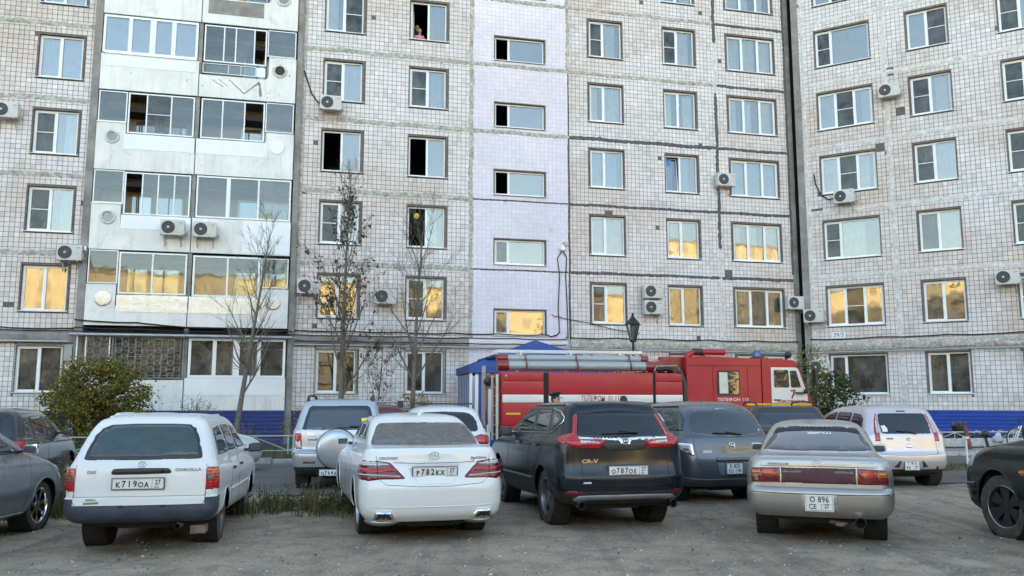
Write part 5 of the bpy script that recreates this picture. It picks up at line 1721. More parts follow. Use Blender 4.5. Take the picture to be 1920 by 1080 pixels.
    def underside(s, pipes=(), axle=True):
        mb = MB()
        y0 = s.K[0][2]
        mb.box(-s.W * .62, s.W * .62, y0 + .12, s.wb + .4, s.zb - .05, s.zb + .06, ch=.02)
        if axle: mb.tube([(-s.W * .7, 0, s.r), (s.W * .7, 0, s.r)], .05, 8)
        mb.box(-.28, .28, y0 + .16, y0 + .7, s.zb - .08, s.zb, ch=.03)
        mb.build("underbody", m_under, s.root)
        for (x, z, r, L, mat) in pipes:
            mb = MB()
            y = min(k[2] for k in s.K) + .02
            mb.lathe([(r, 0), (r, L), (r * .4, L + .1), (.02, L + .5)], 18, 0, Matrix.Translation((x, y, z)) @ Matrix.Rotation(R(-90), 4, 'X'))
            mb.lathe([(r, 0), (r * .86, -.002), (r * .84, .12), (.001, .12)], 18, 1, Matrix.Translation((x, y, z)) @ Matrix.Rotation(R(-90), 4, 'X'))
            mb.build("exhaust_pipe", [mat, m_under], s.root, smooth=40)
    def plate(s, cx, cz, lines, w=.52, h=.112, y=None, tilt=0.0, frame=m_trim, region=("27", "RUS")):
        c, nr = s.cast((cx, cz), 'rear')
        y = c.y if y is None else y
        pl = empty("license_plate", (cx, y - .016, cz), 0, parent=s.root)
        pl.rotation_euler = (tilt, 0, 0)
        mb = MB(); mb.box(-w / 2 - .008, w / 2 + .008, 0, .014, -h / 2 - .008, h / 2 + .008, ch=.004); mb.build("plate_frame", frame, pl)
        mb = MB(); mb.box(-w / 2, w / 2, -.004, .006, -h / 2, h / 2, ch=.003); mb.build("plate_sheet", m_plate, pl)
        fr = (R(90), 0, 0)
        t = .004
        mb = MB()
        e = .004
        for (x0, x1, z0, z1) in ((-w / 2 + e, w / 2 - e, h / 2 - e - .003, h / 2 - e), (-w / 2 + e, w / 2 - e, -h / 2 + e, -h / 2 + e + .003),
                                 (-w / 2 + e, -w / 2 + e + .003, -h / 2 + e, h / 2 - e), (w / 2 - e - .003, w / 2 - e, -h / 2 + e, h / 2 - e)):
            mb.box(x0, x1, -.0055, -.003, z0, z1)
        if len(lines) == 1:
            xr = w / 2 - .118
            mb.box(xr - .0015, xr + .0015, -.0055, -.003, -h / 2 + e, h / 2 - e)
        else:
            mb.box(.02, .023, -.0055, -.003, -h / 2 + .012, -.008); mb.box(.02, w / 2 - .012, -.0055, -.003, -.011, -.008)
        mb.build("plate_border", m_ink, pl)
        if len(lines) == 1:
            ls = lines[0]
            # letter, digits, letters: small letters and tall digits on one baseline
            x = -w / 2 + .030
            items = []
            for ch in ls:
                big = ch.isdigit()
                items.append((ch, .094 if big else .078, .057 if big else .058))
            for ch, sz, adv in items:
                o = text_mesh("lettering", ch, sz, m_ink, pl, (x + adv / 2, -.0052, -.004 if ch.isdigit() else -.013), fr, sx=.86, bold=.0022)
                x += adv
            text_mesh("lettering", region[0], .070, m_ink, pl, (w / 2 - .062, -.0052, .012), fr, sx=.85, bold=.001)
            text_mesh("lettering", region[1], .026, m_ink, pl, (w / 2 - .072, -.0052, -.036), fr)
        else:
            text_mesh("lettering", lines[0], .086, m_ink, pl, (0, -.0052, h / 4 - .004), fr, sx=.86, bold=.0012, space=1.08)
            text_mesh("lettering", lines[1], .076, m_ink, pl, (-w / 4, -.0052, -h / 4 + .002), fr, sx=.9, bold=.0012)
            text_mesh("lettering", region[0], .056, m_ink, pl, (w / 4 + .004, -.0052, -h / 4 + .008), fr, sx=.85, bold=.001)
        return pl
    def badge(s, txt, x, z, size, mat=m_emb, bold=.002, sx=1.3, shear=0.0, view='rear', name="badge"):
        c, nr = s.cast((x, z), view)
        c2, _ = s.cast((x + .06, z), view)
        yaw = math.atan2(c2.y - c.y, .06)
        tilt = math.asin(max(-.7, min(.7, nr.z)))
        return text_mesh(name, txt, size, mat, s.root, c + nr * .002, (R(90) - tilt, 0, yaw), sx=sx, bold=bold, shear=shear, extrude=.003)
    def emblem_ovals(s, x, z, rx, rz, mat=m_emb):
        c, nr = s.cast((x, z), 'rear')
        mb = MB()
        def el(cx, cz, a, b, t):
            pts = []
            for k in range(28):
                an = 2 * pi * k / 28
                pts.append((cx + a * cos(an), -.006, cz + b * sin(an)))
            mb.tube(pts, t, 5, closed=True)
        el(0, 0, rx, rz, rz * .13); el(0, rz * .42, rx * .62, rz * .45, rz * .10); el(0, -rz * .05, rx * .28, rz * .85, rz * .10)
        return mb.build("emblem", mat, s.root, smooth=180, loc=c, rot=(-math.asin(max(-.6, min(.6, nr.z))), 0, 0))
    def emblem_h(s, x, z, w, h, mat=m_chrome):
        c, nr = s.cast((x, z), 'rear')
        mb = MB()
        fr = rounded([(-w / 2, h / 2), (w / 2, h / 2), (w * .38, -h / 2), (-w * .38, -h / 2)], 4, .25)
        mb.tube([(p[0], -.008, p[1]) for p in fr], h * .06, 6, closed=True)
        t = h * .09
        mb.tube([(-w * .24, -.01, h * .36), (-w * .17, -.012, 0), (-w * .2, -.01, -h * .36)], t, 6); mb.tube([(w * .24, -.01, h * .36), (w * .17, -.012, 0), (w * .2, -.01, -h * .36)], t, 6)
        mb.tube([(-w * .17, -.012, 0), (w * .17, -.012, 0)], t * .9, 6)
        return mb.build("emblem", mat, s.root, smooth=180, loc=c, rot=(-math.asin(max(-.6, min(.6, nr.z))), 0, 0))
    def mirror(s, side, y, z, size=(.20, .11, .14), mat=None):
        size = (size[0] * .9, size[1], size[2] * .85)
        sx = -1 if side == 'left' else 1
        c, nr = s.cast((y, z), side)
        mb = MB()
        x0 = c.x
        cx = x0 + sx * (.05 + size[0] / 2)
        mb.box(cx - size[0] / 2, cx + size[0] / 2, y - size[1] * .3, y + size[1] * .7, z + .03 - size[2] / 2, z + .03 + size[2] / 2, ch=min(size) * .40)
        mb.v = [(cx + (v[0] - cx) * (1 - .35 * max(0, (v[1] - y) / size[1])), v[1], z + .03 + (v[2] - z - .03) * (1 - .4 * max(0, (v[1] - y) / size[1])) - .12 * size[2] * (sx * (cx - v[0]) / size[0])) for v in mb.v]
        o = mb.build("mirror", mat or s.paint, s.root, smooth=40)
        mb = MB(); mb.box(x0 - sx * .02, x0 + sx * (.08), y - .025, y + .025, z - .02, z + .02, ch=.008); mb.build("mirror_arm", m_trim, o)
        mb = MB(); mb.box(cx - size[0] * .37, cx + size[0] * .37, y - size[1] * .3 - .004, y - size[1] * .3 + .002, z + .03 - size[2] * .32, z + .03 + size[2] * .32, ch=.002)
        mb.build("mirror_glass", m_mirror, o, smooth=180)
        return o
    def handle(s, side, y, z, L=.17, mat=None):
        sx = -1 if side == 'left' else 1
        c, nr = s.cast((y, z), side)
        mb = MB(); mb.box(c.x - sx * .01, c.x + sx * .028, y - L / 2, y + L / 2, z - .016, z + .016, ch=.011)
        return mb.build("door_handle", mat or s.paint, s.root, smooth=40)
    def wiper(s, x0, x1, z, z2, mat=None):
        mb = MB()
        s.line(mb, [(x0, z), ((x0 + x1) / 2, (z + z2) / 2), (x1, z2)], 'rear', .009, .022, 6)
        s.line(mb, [(x1 + .02, z2 - .01), ((x0 + x1) / 2, (z + z2) / 2 + .02)], 'rear', .014, .03, 6)
        return mb.build("wiper", m_trim, s.root, smooth=180)
    def side_glass(s, polys, gl, seal=.022, sealm=None, both=True, name="side_window", rnd=.1):
        for view in (('left', 'right') if both is True else (both,)):
            for i, p in enumerate(polys):
                w = s.patch(name, p, view, .004, sealm or m_trim, round_=rnd, bevel=.01)
                cx = sum(a for a, b in p) / len(p); cz = sum(b for a, b in p) / len(p)
                def shrink(q):
                    d = Vector((q[0] - cx, q[1] - cz)); L = d.length
                    return (cx + d.x * (1 - seal / max(L, .05)), cz + d.y * (1 - seal / max(L, .05)))
                s.patch("pane", [shrink(q) for q in p], view, .0075, gl, parent=w, round_=rnd, bevel=.006)
    def antenna_fin(s, x, y):
        c, nr = s.cast((x, y), 'top')
        mb = MB()
        mb.add([(x - .025, y - .07, c.z - .01), (x + .025, y - .07, c.z - .01), (x + .02, y + .09, c.z - .01), (x - .02, y + .09, c.z - .01), (x - .006, y - .07, c.z + .055), (x + .006, y - .07, c.z + .055)],
               [(0, 3, 2, 1), (0, 1, 5, 4), (1, 2, 5), (0, 4, 3), (2, 3, 4, 5)])
        return mb.build("antenna_fin", s.paint, s.root)

def tyre_mat():
    t = NT("dusty_tyre")
    p = t.obj()
    c = t.ramp(t.noise(7, 5, .7, p), [(.3, (.035, .032, .03)), (.55, (.075, .066, .057)), (.8, (.14, .122, .10))])
    t.bsdf(c, .88, 0, t.bump(t.noise(60, 2, .5, p), .3, .004)); return t.m
m_tyre = tyre_mat()
m_mirror = M("mirror_glass", (.075, .095, .11), .05, 0.0, var=.02)
# ------------------------------------------------------------------ the cars
cg_dark = car_glass("dark_car_glass")
m_lett = M("dull_badge_letters", (.24, .24, .25), .45)
cg_teal = car_glass("greenish_rear_glass", (.035, .055, .058), .05)
cg_dust = car_glass("dusty_rear_glass", (.022, .024, .026), .08, .32)
cg_sky = car_glass("clear_reflecting_glass", (.02, .026, .032), .02, refl=1.7)
cg_side = car_glass("side_window_glass", (.02, .024, .022), .02, refl=1.7)
CG = "cars parked in the yard"
def pose(n): return CARPOSE[n][1:4]
def new_car(n, paint_m, label, **kw):
    b, x, y, a, wb, rt = CARPOSE[n]
    return Car(n if False else kw.pop("kind", "parked_car"), b, (x, y, a), paint_m, label, kw.pop("cat", "car"), CG, rt, wb, keys=[(*k[:4], k[4] * CARWIDTH[n], *k[5:]) for k in CARKEYS[b]], **kw), CARFEAT.get(n)

# ---- white estate
p_white = paint("white_estate_paint", (.70, .71, .71), 0, .35, .16)
m_bump = M("slate_blue_bumper_plastic", (.030, .042, .066), .55, var=.2, dirt=.2, dcol=(.13, .12, .11), ds=6)
c, F = new_car("white_wagon", p_white, "old white estate car with slate-blue bumper and plate К719ОА 27", kind="estate_car", cat="estate car",
               mats=(m_bump,), zone=lambda x, y, z: 2 if (z < .585 and y < -.62 and not (abs(x) < .665 and z > .512)) or (z < .50 and y > 2.9) else 0, arch=1.12)
def ctr(pts):
    m = (min(p[0] for p in pts) + max(p[0] for p in pts)) / 2
    return [(p[0] - m, p[1]) for p in pts]
c.patch("rear_window_seal", ctr(F["seal"]), 'rear', .006, m_trim, round_=.15, bevel=.012)
c.patch("rear_window", ctr(F["glass"]), 'rear', .010, cg_teal, round_=.15, bevel=.008)
def stack_lamp(c, side, sx):
    o = [(sx * .775, .90), (sx * .665, .905), (sx * .655, .655), (sx * .79, .655)]
    t = c.patch("taillight", o, 'rear', .012, m_red, round_=.08, bevel=.012)
    c.patch("amber_lens", [(sx * .772, .895), (sx * .675, .895), (sx * .67, .84), (sx * .73, .83), (sx * .755, .79), (sx * .782, .78)], 'rear', .017, m_amber, t, round_=.1, bevel=.008)
    c.patch("clear_lens", [(sx * .735, .825), (sx * .675, .832), (sx * .67, .755), (sx * .745, .755)], 'rear', .018, m_smoke, t, round_=.2, bevel=.008)
    c.patch("side_lens", [(-.72, .655), (-.72, .90), (-.80, .90), (-.80, .655)], side, .006, m_red, t, round_=.1, bevel=.012)
stack_lamp(c, 'left', -1); stack_lamp(c, 'right', 1)
c.patch("handle_garnish", [(x * .94, z) for x, z in ctr(F["handle"])], 'rear', .035, m_trim, bevel=.02, round_=.2)
c.plate(-.02, .735, ["К719ОА"], region=("27", "RUS"))
c.emblem_ovals(.0, .935, .042, .030); c.badge("COROLLA", .475, .872, .040, m_lett, sx=1.45); c.badge("DX", -.50, .855, .042, m_lett, sx=1.5)
c.badge("EXTRA", -.48, .575, .024, M("grey_sticker", (.3, .3, .3), .5)); c.strip("sticker", [(-.55, .54), (-.40, .545)], 'rear', .011, M("brown_sticker", (.28, .2, .13), .5))
c.badge("MINIMUM API", 0, 1.03, .028, m_pvc, sx=1.2, name="window_sticker")
c.side_glass([[(-.50, 1.0), (-.33, 1.30), (.22, 1.325), (.30, 1.0)], [(.36, 1.0), (.29, 1.325), (.93, 1.32), (1.02, 1.0)], [(1.08, 1.0), (1.0, 1.318), (1.32, 1.285), (1.92, .99)]], cg_side)
c.gaps([('rear', [(-.66, .93), (-.665, .64), (-.66, .55), (-.64, .513), (0, .510), (.64, .513), (.66, .55), (.665, .64), (.66, .93)]), ('right', [(.33, 1.0), (.36, .7), (.38, .30)]), ('left', [(.33, 1.0), (.36, .7), (.38, .30)]),
        ('right', [(1.05, 1.0), (1.07, .30)]), ('left', [(1.05, 1.0), (1.07, .30)]), ('rear', [(-.80, .6), (.80, .6)])])
c.strip("side_moulding", [(.4, .55), (2.05, .53)], 'right', .012, p_white, .004); c.strip("side_moulding", [(.4, .55), (2.05, .53)], 'left', .012, p_white, .004)
for sd in ('left', 'right'):
    for y in (.5, 1.2): c.handle(sd, y, .80, .15, m_trim)
c.mirror('right', 1.86, .94, (.22, .12, .15), m_trim); c.mirror('left', 1.86, .94, (.22, .12, .15), m_trim)
c.wheels(.175, style='steel', rim_m=m_alud); c.underside([(.40, .285, .032, .25, m_rust2)])
mb = MB(); mb.tube([(.52, -.2, .26), (.52, .35, .25)], .03, 8); mb.box(.5, .66, -.75, -.55, .18, .27, ch=.01); mb.build("tow_bracket", m_rust2, c.root)
for x in (-.2, .22): c.strip("bumper_bolt", [(x, .505), (x + .05, .505)], 'rear', .012, m_trim, .0)
for x in (-.47, .47): c.strip("roof_rail", [(x, -.35), (x * .99, 1.2)], 'top', .012, p_white, .006)

# ---- white saloon
p_pearl = paint("pearl_white_paint", (.72, .73, .735), 0, .22, .13)
c, F = new_car("white_saloon", p_pearl, "clean white saloon with twin exhausts, dusty rear window and plate Р782КХ 27", kind="saloon_car", cat="saloon car")
c.patch("rear_window", ctr(F["glass"]), 'rear', .006, cg_dust, round_=.12, bevel=.012)
for sx, sd, key in ((-1, 'left', "tailL"), (1, 'right', "tailR")):
    o = [(sx * .905, .76), (sx * .885, .82), (sx * .845, .89), (sx * .80, .935), (sx * .65, .932), (sx * .51, .912), (sx * .45, .85), (sx * .345, .745), (sx * .35, .725), (sx * .47, .722), (sx * .63, .722), (sx * .75, .702), (sx * .885, .715)]
    t = c.patch("taillight", o, 'rear', .010, m_red2, round_=.12, bevel=.014)
    c.patch("clear_lens", [(sx * .855, .868), (sx * .80, .922), (sx * .66, .920), (sx * .53, .902), (sx * .49, .872), (sx * .66, .858)], 'rear', .014, m_clear, t, round_=.12, bevel=.008)
    c.patch("red_lens", [(sx * .888, .80), (sx * .865, .85), (sx * .66, .845), (sx * .475, .858), (sx * .415, .80), (sx * .66, .785)], 'rear', .015, m_red, t, round_=.1, bevel=.01)
    c.strip("white_reflector", [(sx * .885, .772), (sx * .64, .765), (sx * .40, .752)], 'rear', .009, m_clear, .012, t)
    c.strip("lamp_split", [(sx * .652, .932), (sx * .652, .72)], 'rear', .005, m_gap, .012, t)
    c.patch("side_lens", [(-.80, .72), (-.78, .90), (-.60, .87), (-.55, .78)], sd, .007, m_red2, t, round_=.15, bevel=.014)
ex = [(.70, .272), (.668, .358), (.64, .368), (.50, .366), (.452, .295), (.455, .272)]
for sx in (-1, 1):
    e = [(sx * x, z + .01) for x, z in ex]
    t = c.patch("exhaust_finisher", e, 'rear', .03, m_chrome, round_=.15, bevel=.016)
    cx, cz = sx * .575, .315
    c.patch("exhaust_mouth", [(cx + (x - cx) * .74, cz + (z - cz) * .66) for x, z in e], 'rear', .033, m_under, t, round_=.15, bevel=.004)
    c.patch("exhaust_lip", [(cx + (x - cx) * 1.18, cz + (z - cz) * 1.28) for x, z in e], 'rear', .008, p_pearl, round_=.2, bevel=.02)
c.patch("plate_recess", [(-.325, .883), (.325, .883), (.2, .668), (-.2, .668)], 'rear', -.0005, p_pearl, round_=.1, bevel=.02, base=.006)
c.strip("boot_chrome", [(-.47, .915), (-.2, .905), (.2, .905), (.47, .915)], 'rear', .011, m_chrome, .004)
c.plate(0, .80, ["Р782КХ"], tilt=.08)
c.emblem_ovals(0, .985, .062, .043, m_chrome); c.badge("CROWN", -.53, .955, .036, m_lett, sx=1.5); c.badge("Royal Saloon", .53, .95, .038, m_lett, shear=.3, sx=1.0)
c.side_glass([[(.02, 1.13), (.30, 1.31), (.52, 1.345), (.56, 1.12)], [(.62, 1.12), (.58, 1.35), (1.18, 1.36), (1.28, 1.11)], [(1.34, 1.11), (1.25, 1.36), (1.52, 1.33), (2.05, 1.09)]], cg_side, sealm=m_chrome, seal=.016)
c.gaps([('rear', [(-.70, 1.075), (-.675, 1.03), (-.66, .93), (-.63, .72), (-.56, .665), (-.2, .64), (.2, .64), (.56, .665), (.63, .72), (.66, .93), (.675, 1.03), (.70, 1.075)]),
        ('left', [(.60, 1.1), (.62, .3)]), ('left', [(1.31, 1.1), (1.33, .3)]), ('right', [(.60, 1.1), (.62, .3)]), ('right', [(1.31, 1.1), (1.33, .3)]), ('left', [(-.55, .70), (-.35, .66)])], .0035)
for sd in ('left', 'right'):
    c.mirror(sd, 1.98, 1.0); 
    for y in (.75, 1.6): c.handle(sd, y, .90)
c.antenna_fin(.06, .62)
c.wheels(.215, style='spoke', spokes=10); c.underside([])
for sx in (-1, 1):
    mb = MB(); mb.sphere((sx * .55, -.74, .235), 1, 16, 0, Matrix.Identity(4), (.22, .26, .06)); mb.build("muffler", m_alu, c.root, smooth=180)
c.strip("bumper_crease", [(-.86, .43), (-.4, .41), (.4, .41), (.86, .43)], 'rear', .012, p_pearl, -.008)

# ---- black crossover
p_black = paint("black_crossover_paint", (.005, .008, .014), .15, .2, .05, coat=.15)
m_clad = M("black_cladding", (.016, .016, .017), .5, var=.2, dirt=.25, dcol=(.10, .09, .075), ds=4)
c, F = new_car("black_crossover", p_black, "black crossover with L-shaped red taillights, chrome tailgate bar and plate О787ОЕ 27", kind="crossover_car", cat="suv",
               mats=(m_clad,), zone=lambda x, y, z: 2 if z < .50 or (z < .55 and -.5 < y < 3.2) else 0, arch=1.14, arch_w=True)
sym = lambda pts, sx: [(sx * x, z) for x, z in pts]
gl = [(-.60, 1.165), (-.545, 1.40), (-.515, 1.442), (-.14, 1.452), (.14, 1.452), (.515, 1.442), (.545, 1.40), (.60, 1.165), (.0, 1.160)]
c.patch("rear_window", gl, 'rear', .006, cg_dark, round_=.1, bevel=.01)
for sx, sd in ((-1, 'left'), (1, 'right')):
    t = c.patch("taillight", sym([(.65, 1.21), (.585, 1.425), (.54, 1.452), (.522, 1.43), (.605, 1.165), (.60, 1.145), (.27, 1.115), (.245, 1.105), (.34, 1.012), (.56, 1.018), (.70, 1.04), (.785, 1.12), (.795, 1.15), (.71, 1.195)], sx), 'rear', .018, m_red, round_=.1, bevel=.012)
    c.patch("clear_strip", sym([(.618, 1.18), (.548, 1.42), (.535, 1.43), (.605, 1.168)], sx), 'rear', .024, m_clear, t, bevel=.005)
    c.patch("clear_lens", sym([(.585, 1.125), (.30, 1.103), (.35, 1.072), (.585, 1.078)], sx), 'rear', .024, m_clear, t, round_=.1, bevel=.008)
    c.patch("side_lens", [(-.80, 1.05), (-.82, 1.18), (-.66, 1.175), (-.60, 1.13)], sd, .012, m_red, t, round_=.15, bevel=.014)
    c.patch("reflector", sym([(.775, .485), (.735, .505), (.575, .503), (.585, .472), (.775, .435)], sx), 'rear', .006, m_red2, round_=.1, bevel=.008)
c.patch("chrome_bar", [(-.60, 1.158), (-.06, 1.152), (-.045, 1.145), (.045, 1.145), (.06, 1.152), (.60, 1.158), (.595, 1.122), (.09, 1.108), (.065, 1.062), (-.065, 1.062), (-.09, 1.108), (-.595, 1.122)], 'rear', .016, m_chrome, round_=.06, bevel=.008)
c.patch("emblem_plate", rounded([(-.055, 1.15), (.055, 1.15), (.048, 1.06), (-.048, 1.06)], 4, .3), 'rear', .019, m_trim, bevel=.006)
c.emblem_h(0, 1.105, .092, .076).location.y -= .014
c.patch("garnish_panel", [(-.34, 1.10), (.34, 1.10), (.25, .99), (-.25, .99)], 'rear', .006, m_trim, round_=.1, bevel=.01)
c.badge("CR-V", -.475, .86, .062, m_chrome, sx=1.5, shear=.1); c.badge("AWD", -.52, .60, .026, m_pvc, sx=1.6)
c.patch("plate_recess", [(-.42, .625), (-.26, .83), (.26, .83), (.42, .625)], 'rear', .002, m_trim, round_=.08, bevel=.02)
c.plate(0.02, .745, ["О787ОЕ"])
c.patch("skid_plate", [(-.69, .40), (-.63, .445), (-.3, .452), (.3, .452), (.63, .445), (.69, .40), (.66, .36), (.42, .385), (-.42, .385), (-.66, .36)], 'rear', .012, M("silver_skid", (.20, .20, .21), .4, .4), round_=.12, bevel=.015)
c.side_glass([[(1.98, 1.155), (1.42, 1.40), (.96, 1.485), (.80, 1.49), (.72, 1.185)], [(.67, 1.185), (.75, 1.49), (.08, 1.495), (-.10, 1.205)], [(-.15, 1.21), (.02, 1.495), (-.34, 1.455), (-.47, 1.39), (-.50, 1.345), (-.34, 1.26)]], cg_sky, seal=.02)
for sd in ('left', 'right'):
    c.strip("chrome_window_line", [(1.98, 1.14), (.7, 1.172), (-.12, 1.192), (-.33, 1.235), (-.53, 1.335), (-.50, 1.40), (-.35, 1.47), (.1, 1.512)], sd, .009, m_chrome, .004)
    c.mirror(sd, 1.80, 1.12, (.22, .13, .17), m_trim)
    for y in (.30, 1.25): c.handle(sd, y, 1.02, .19)
    c.strip("sill_moulding", [(.45, .56), (2.2, .53)], sd, .02, m_alud, .004)
    c.strip("roof_rail", [(1.3, 1.545), (-.3, 1.555)], sd, .012, p_black, .006)
c.gaps([('rear', [(-.60, 1.02), (-.585, .9), (-.57, .58), (-.3, .565), (.3, .565), (.57, .58), (.585, .9), (.60, 1.02)]), ('left', [(.70, 1.17), (.72, .5)]), ('left', [(-.12, 1.2), (.05, .98), (.38, .70), (.45, .5)]), ('left', [(1.98, 1.13), (1.95, .8), (2.05, .45)]),
        ('right', [(.70, 1.17), (.72, .5)]), ('rear', [(-.90, .60), (-.57, .585)]), ('rear', [(.90, .60), (.57, .585)])], .004)
c.patch("roof_spoiler", [(-.57, -.60), (.57, -.60), (.54, -.20), (-.54, -.20)], 'top', .022, p_black, round_=.15, bevel=.05)
c.antenna_fin(.0, -.05)
c.wiper(-.28, .18, 1.19, 1.205)
for z in (1.20, 1.235): c.badge("●", .535, z, .05, m_pvc, name="window_sticker")
c.wheels(.235, style='spoke', spokes=5, rim_m=M('two_tone_rim', (.22, .22, .23), .35, .7)); c.underside([(-.60, .325, .052, .2, m_chrome), (.62, .325, .052, .2, m_chrome)])

# ---- grey minivan
p_grey = paint("blue_grey_metallic_paint", (.085, .098, .115), .55, .28, .22)
c, F = new_car("grey_minivan", p_grey, "blue-grey compact people carrier with two-line plate Х835ТО, parked behind the black crossover", kind="minivan_car", cat="minivan", arch=1.1)
gl = [(-.66, 1.105), (-.645, 1.27), (-.58, 1.39), (-.50, 1.455), (-.40, 1.485), (0, 1.50), (.40, 1.485), (.50, 1.455), (.58, 1.39), (.645, 1.27), (.66, 1.105), (.60, 1.07), (.3, 1.045), (-.3, 1.045), (-.60, 1.07)]
c.patch("rear_window", gl, 'rear', .006, cg_sky, round_=.12, bevel=.012)
for sx, sd in ((-1, 'left'), (1, 'right')):
    t = c.patch("taillight", sym([(.86, .955), (.68, .945), (.66, .77), (.69, .745), (.78, .765), (.845, .83)], sx), 'rear', .012, m_chrome, round_=.12, bevel=.012)
    c.patch("clear_lens", sym([(.84, .935), (.70, .925), (.685, .79), (.77, .785), (.83, .84)], sx), 'rear', .018, m_clear, t, round_=.15, bevel=.012)
    c.patch("lamp_core", sym([(.81, .875), (.725, .87), (.715, .815), (.79, .82)], sx), 'rear', .021, m_smoke, t, round_=.2, bevel=.008)
c.patch("handle_garnish", [(-.32, .70), (-.30, .718), (.30, .718), (.32, .70), (.315, .655), (-.315, .655)], 'rear', .022, p_grey, round_=.1, bevel=.015)
c.patch("plate_recess", [(-.30, .645), (.30, .645), (.26, .45), (.22, .43), (-.22, .43), (-.26, .45)], 'rear', .002, M("grey_recess_paint", (.12, .13, .14), .5), round_=.1, bevel=.02)
c.plate(0, .545, ["Х 835", "ТО"], w=.29, h=.17, region=("193", ""))
c.emblem_h(0, .905, .10, .085); c.badge("EDIX", -.44, .81, .05, m_pvc, sx=1.4)
c.wiper(-.30, .18, 1.10, 1.075)
c.side_glass([[(-.50, 1.13), (-.40, 1.34), (-.28, 1.43), (.30, 1.47), (.34, 1.11)], [(.40, 1.11), (.36, 1.475), (1.10, 1.47), (1.18, 1.10)], [(1.24, 1.10), (1.16, 1.47), (1.45, 1.41), (2.2, 1.10)]], cg_sky)
c.gaps([('rear', [(-.66, 1.06), (-.65, .9), (-.63, .75), (-.50, .40), (-.2, .365), (.2, .365), (.50, .40), (.63, .75), (.65, .9), (.66, 1.06)]), ('left', [(.37, 1.1), (.40, .3)]), ('left', [(1.21, 1.1), (1.22, .3)]), ('left', [(.37, 1.5), (.37, 1.1)])])
c.strip("bumper_crease", [(-.84, .40), (-.5, .375), (.5, .375), (.84, .40)], 'rear', .012, p_grey, .0)
for sd in ('left', 'right'):
    c.mirror(sd, 2.1, 1.06)
    for y in (.55, 1.35): c.handle(sd, y, .93)
    c.strip("roof_rail", [(1.35, 1.50), (-.1, 1.52)], sd, .014, m_trim, .006)
for x in (.54, .60): c.badge("●", x, 1.14, .05, m_pvc, name="window_sticker")
c.badge("HONDA", -.02, 1.478, .03, m_pvc, name="window_sticker")
c.antenna_fin(.05, .3)
c.wheels(.205, rim_m=m_alu); c.underside([])

# ---- silver saloon
p_silver = paint("silver_metallic_paint", (.40, .385, .37), .75, .33, .26)
c, F = new_car("silver_notchback", p_silver, "old silver saloon with full-width maroon lamp strip, big exhaust and plate О 896 СЕ", kind="saloon_car", cat="saloon car", arch=1.10)
gl = [(-.625, 1.025), (-.59, 1.10), (-.50, 1.235), (-.44, 1.268), (0, 1.284), (.44, 1.268), (.50, 1.235), (.59, 1.10), (.625, 1.025), (.3, 1.015), (-.3, 1.015)]
c.patch("rear_window", gl, 'rear', .006, cg_sky, round_=.1, bevel=.014)
c.patch("window_spoiler", [(-.525, 1.205), (-.47, 1.268), (-.25, 1.288), (.25, 1.288), (.47, 1.268), (.525, 1.205), (.48, 1.205), (.36, 1.232), (0, 1.245), (-.36, 1.232), (-.48, 1.205)], 'rear', .03, m_trim, round_=.1, bevel=.015)
c.badge("SPECIAL", 0.03, 1.205, .055, m_pvc, sx=1.5, shear=.35, name="window_sticker")
c.patch("center_reflector", [(-.402, .862), (.402, .862), (.402, .685), (-.402, .685)], 'rear', .006, m_maroon, bevel=.01)
for sx in (-1, 1): c.patch("reversing_lens", sym([(.385, .835), (.19, .835), (.165, .815), (.19, .79), (.385, .785)], sx), 'rear', .011, m_smoke, round_=.2, bevel=.008)
for sx, sd in ((-1, 'left'), (1, 'right')):
    t = c.patch("taillight", sym([(.735, .848), (.41, .862), (.41, .685), (.735, .68)], sx), 'rear', .010, m_red2, round_=.05, bevel=.012)
    c.patch("red_lens", sym([(.61, .838), (.44, .842), (.44, .765), (.61, .762)], sx), 'rear', .015, m_red, t, round_=.08, bevel=.008)
    c.patch("amber_lens", sym([(.728, .835), (.625, .838), (.625, .755), (.73, .752)], sx), 'rear', .015, m_amber, t, round_=.08, bevel=.008)
    c.strip("lamp_line", [(sx * .42, .745), (sx * .73, .738)], 'rear', .004, m_gap, .010, t)
c.patch("plate_holder", [(-.20, .575), (.20, .575), (.20, .385), (-.20, .385)], 'rear', .008, M("worn_plate_holder", (.33, .31, .29), .5, .3, var=.3, vs=12), round_=.05, bevel=.01)
c.plate(0, .48, ["О 896", "СЕ"], w=.29, h=.165, frame=m_plate)
c.emblem_ovals(0, .915, .055, .038); c.badge("COROLLA SE", -.43, .895, .03, M("worn_letters", (.2, .2, .2), .5))
c.strip("bumper_groove", [(-.83, .585), (-.4, .575), (.4, .575), (.83, .585)], 'rear', .006, m_gap, -.003)
c.side_glass([[(-.02, 1.04), (.28, 1.235), (.42, 1.255), (.44, 1.02)], [(.48, 1.02), (.46, 1.265), (.98, 1.27), (1.06, 1.0)], [(1.12, 1.0), (1.04, 1.268), (1.32, 1.235), (1.86, .98)]], cg_side)
c.gaps([('rear', [(-.64, .99), (-.62, .93), (-.62, .87), (-.2, .875), (.2, .875), (.62, .87), (.62, .93), (.64, .99)]), ('right', [(.46, 1.0), (.48, .3)]), ('right', [(1.09, 1.0), (1.12, .3)]), ('left', [(.46, 1.0), (.48, .3)]), ('right', [(-.86, .62), (-.4, .60)])])
for sd in ('left', 'right'):
    c.mirror(sd, 1.80, .93, (.21, .12, .13))
    for y in (.6, 1.3): c.handle(sd, y, .80)
c.patch("boot_wear", [(.35, .975), (.60, .965), (.60, .90), (.42, .915)], 'rear', .001, M("dull_touched_up_paint", (.42, .41, .38), .6, .2, var=.12, vs=18), round_=.2, bevel=.01)
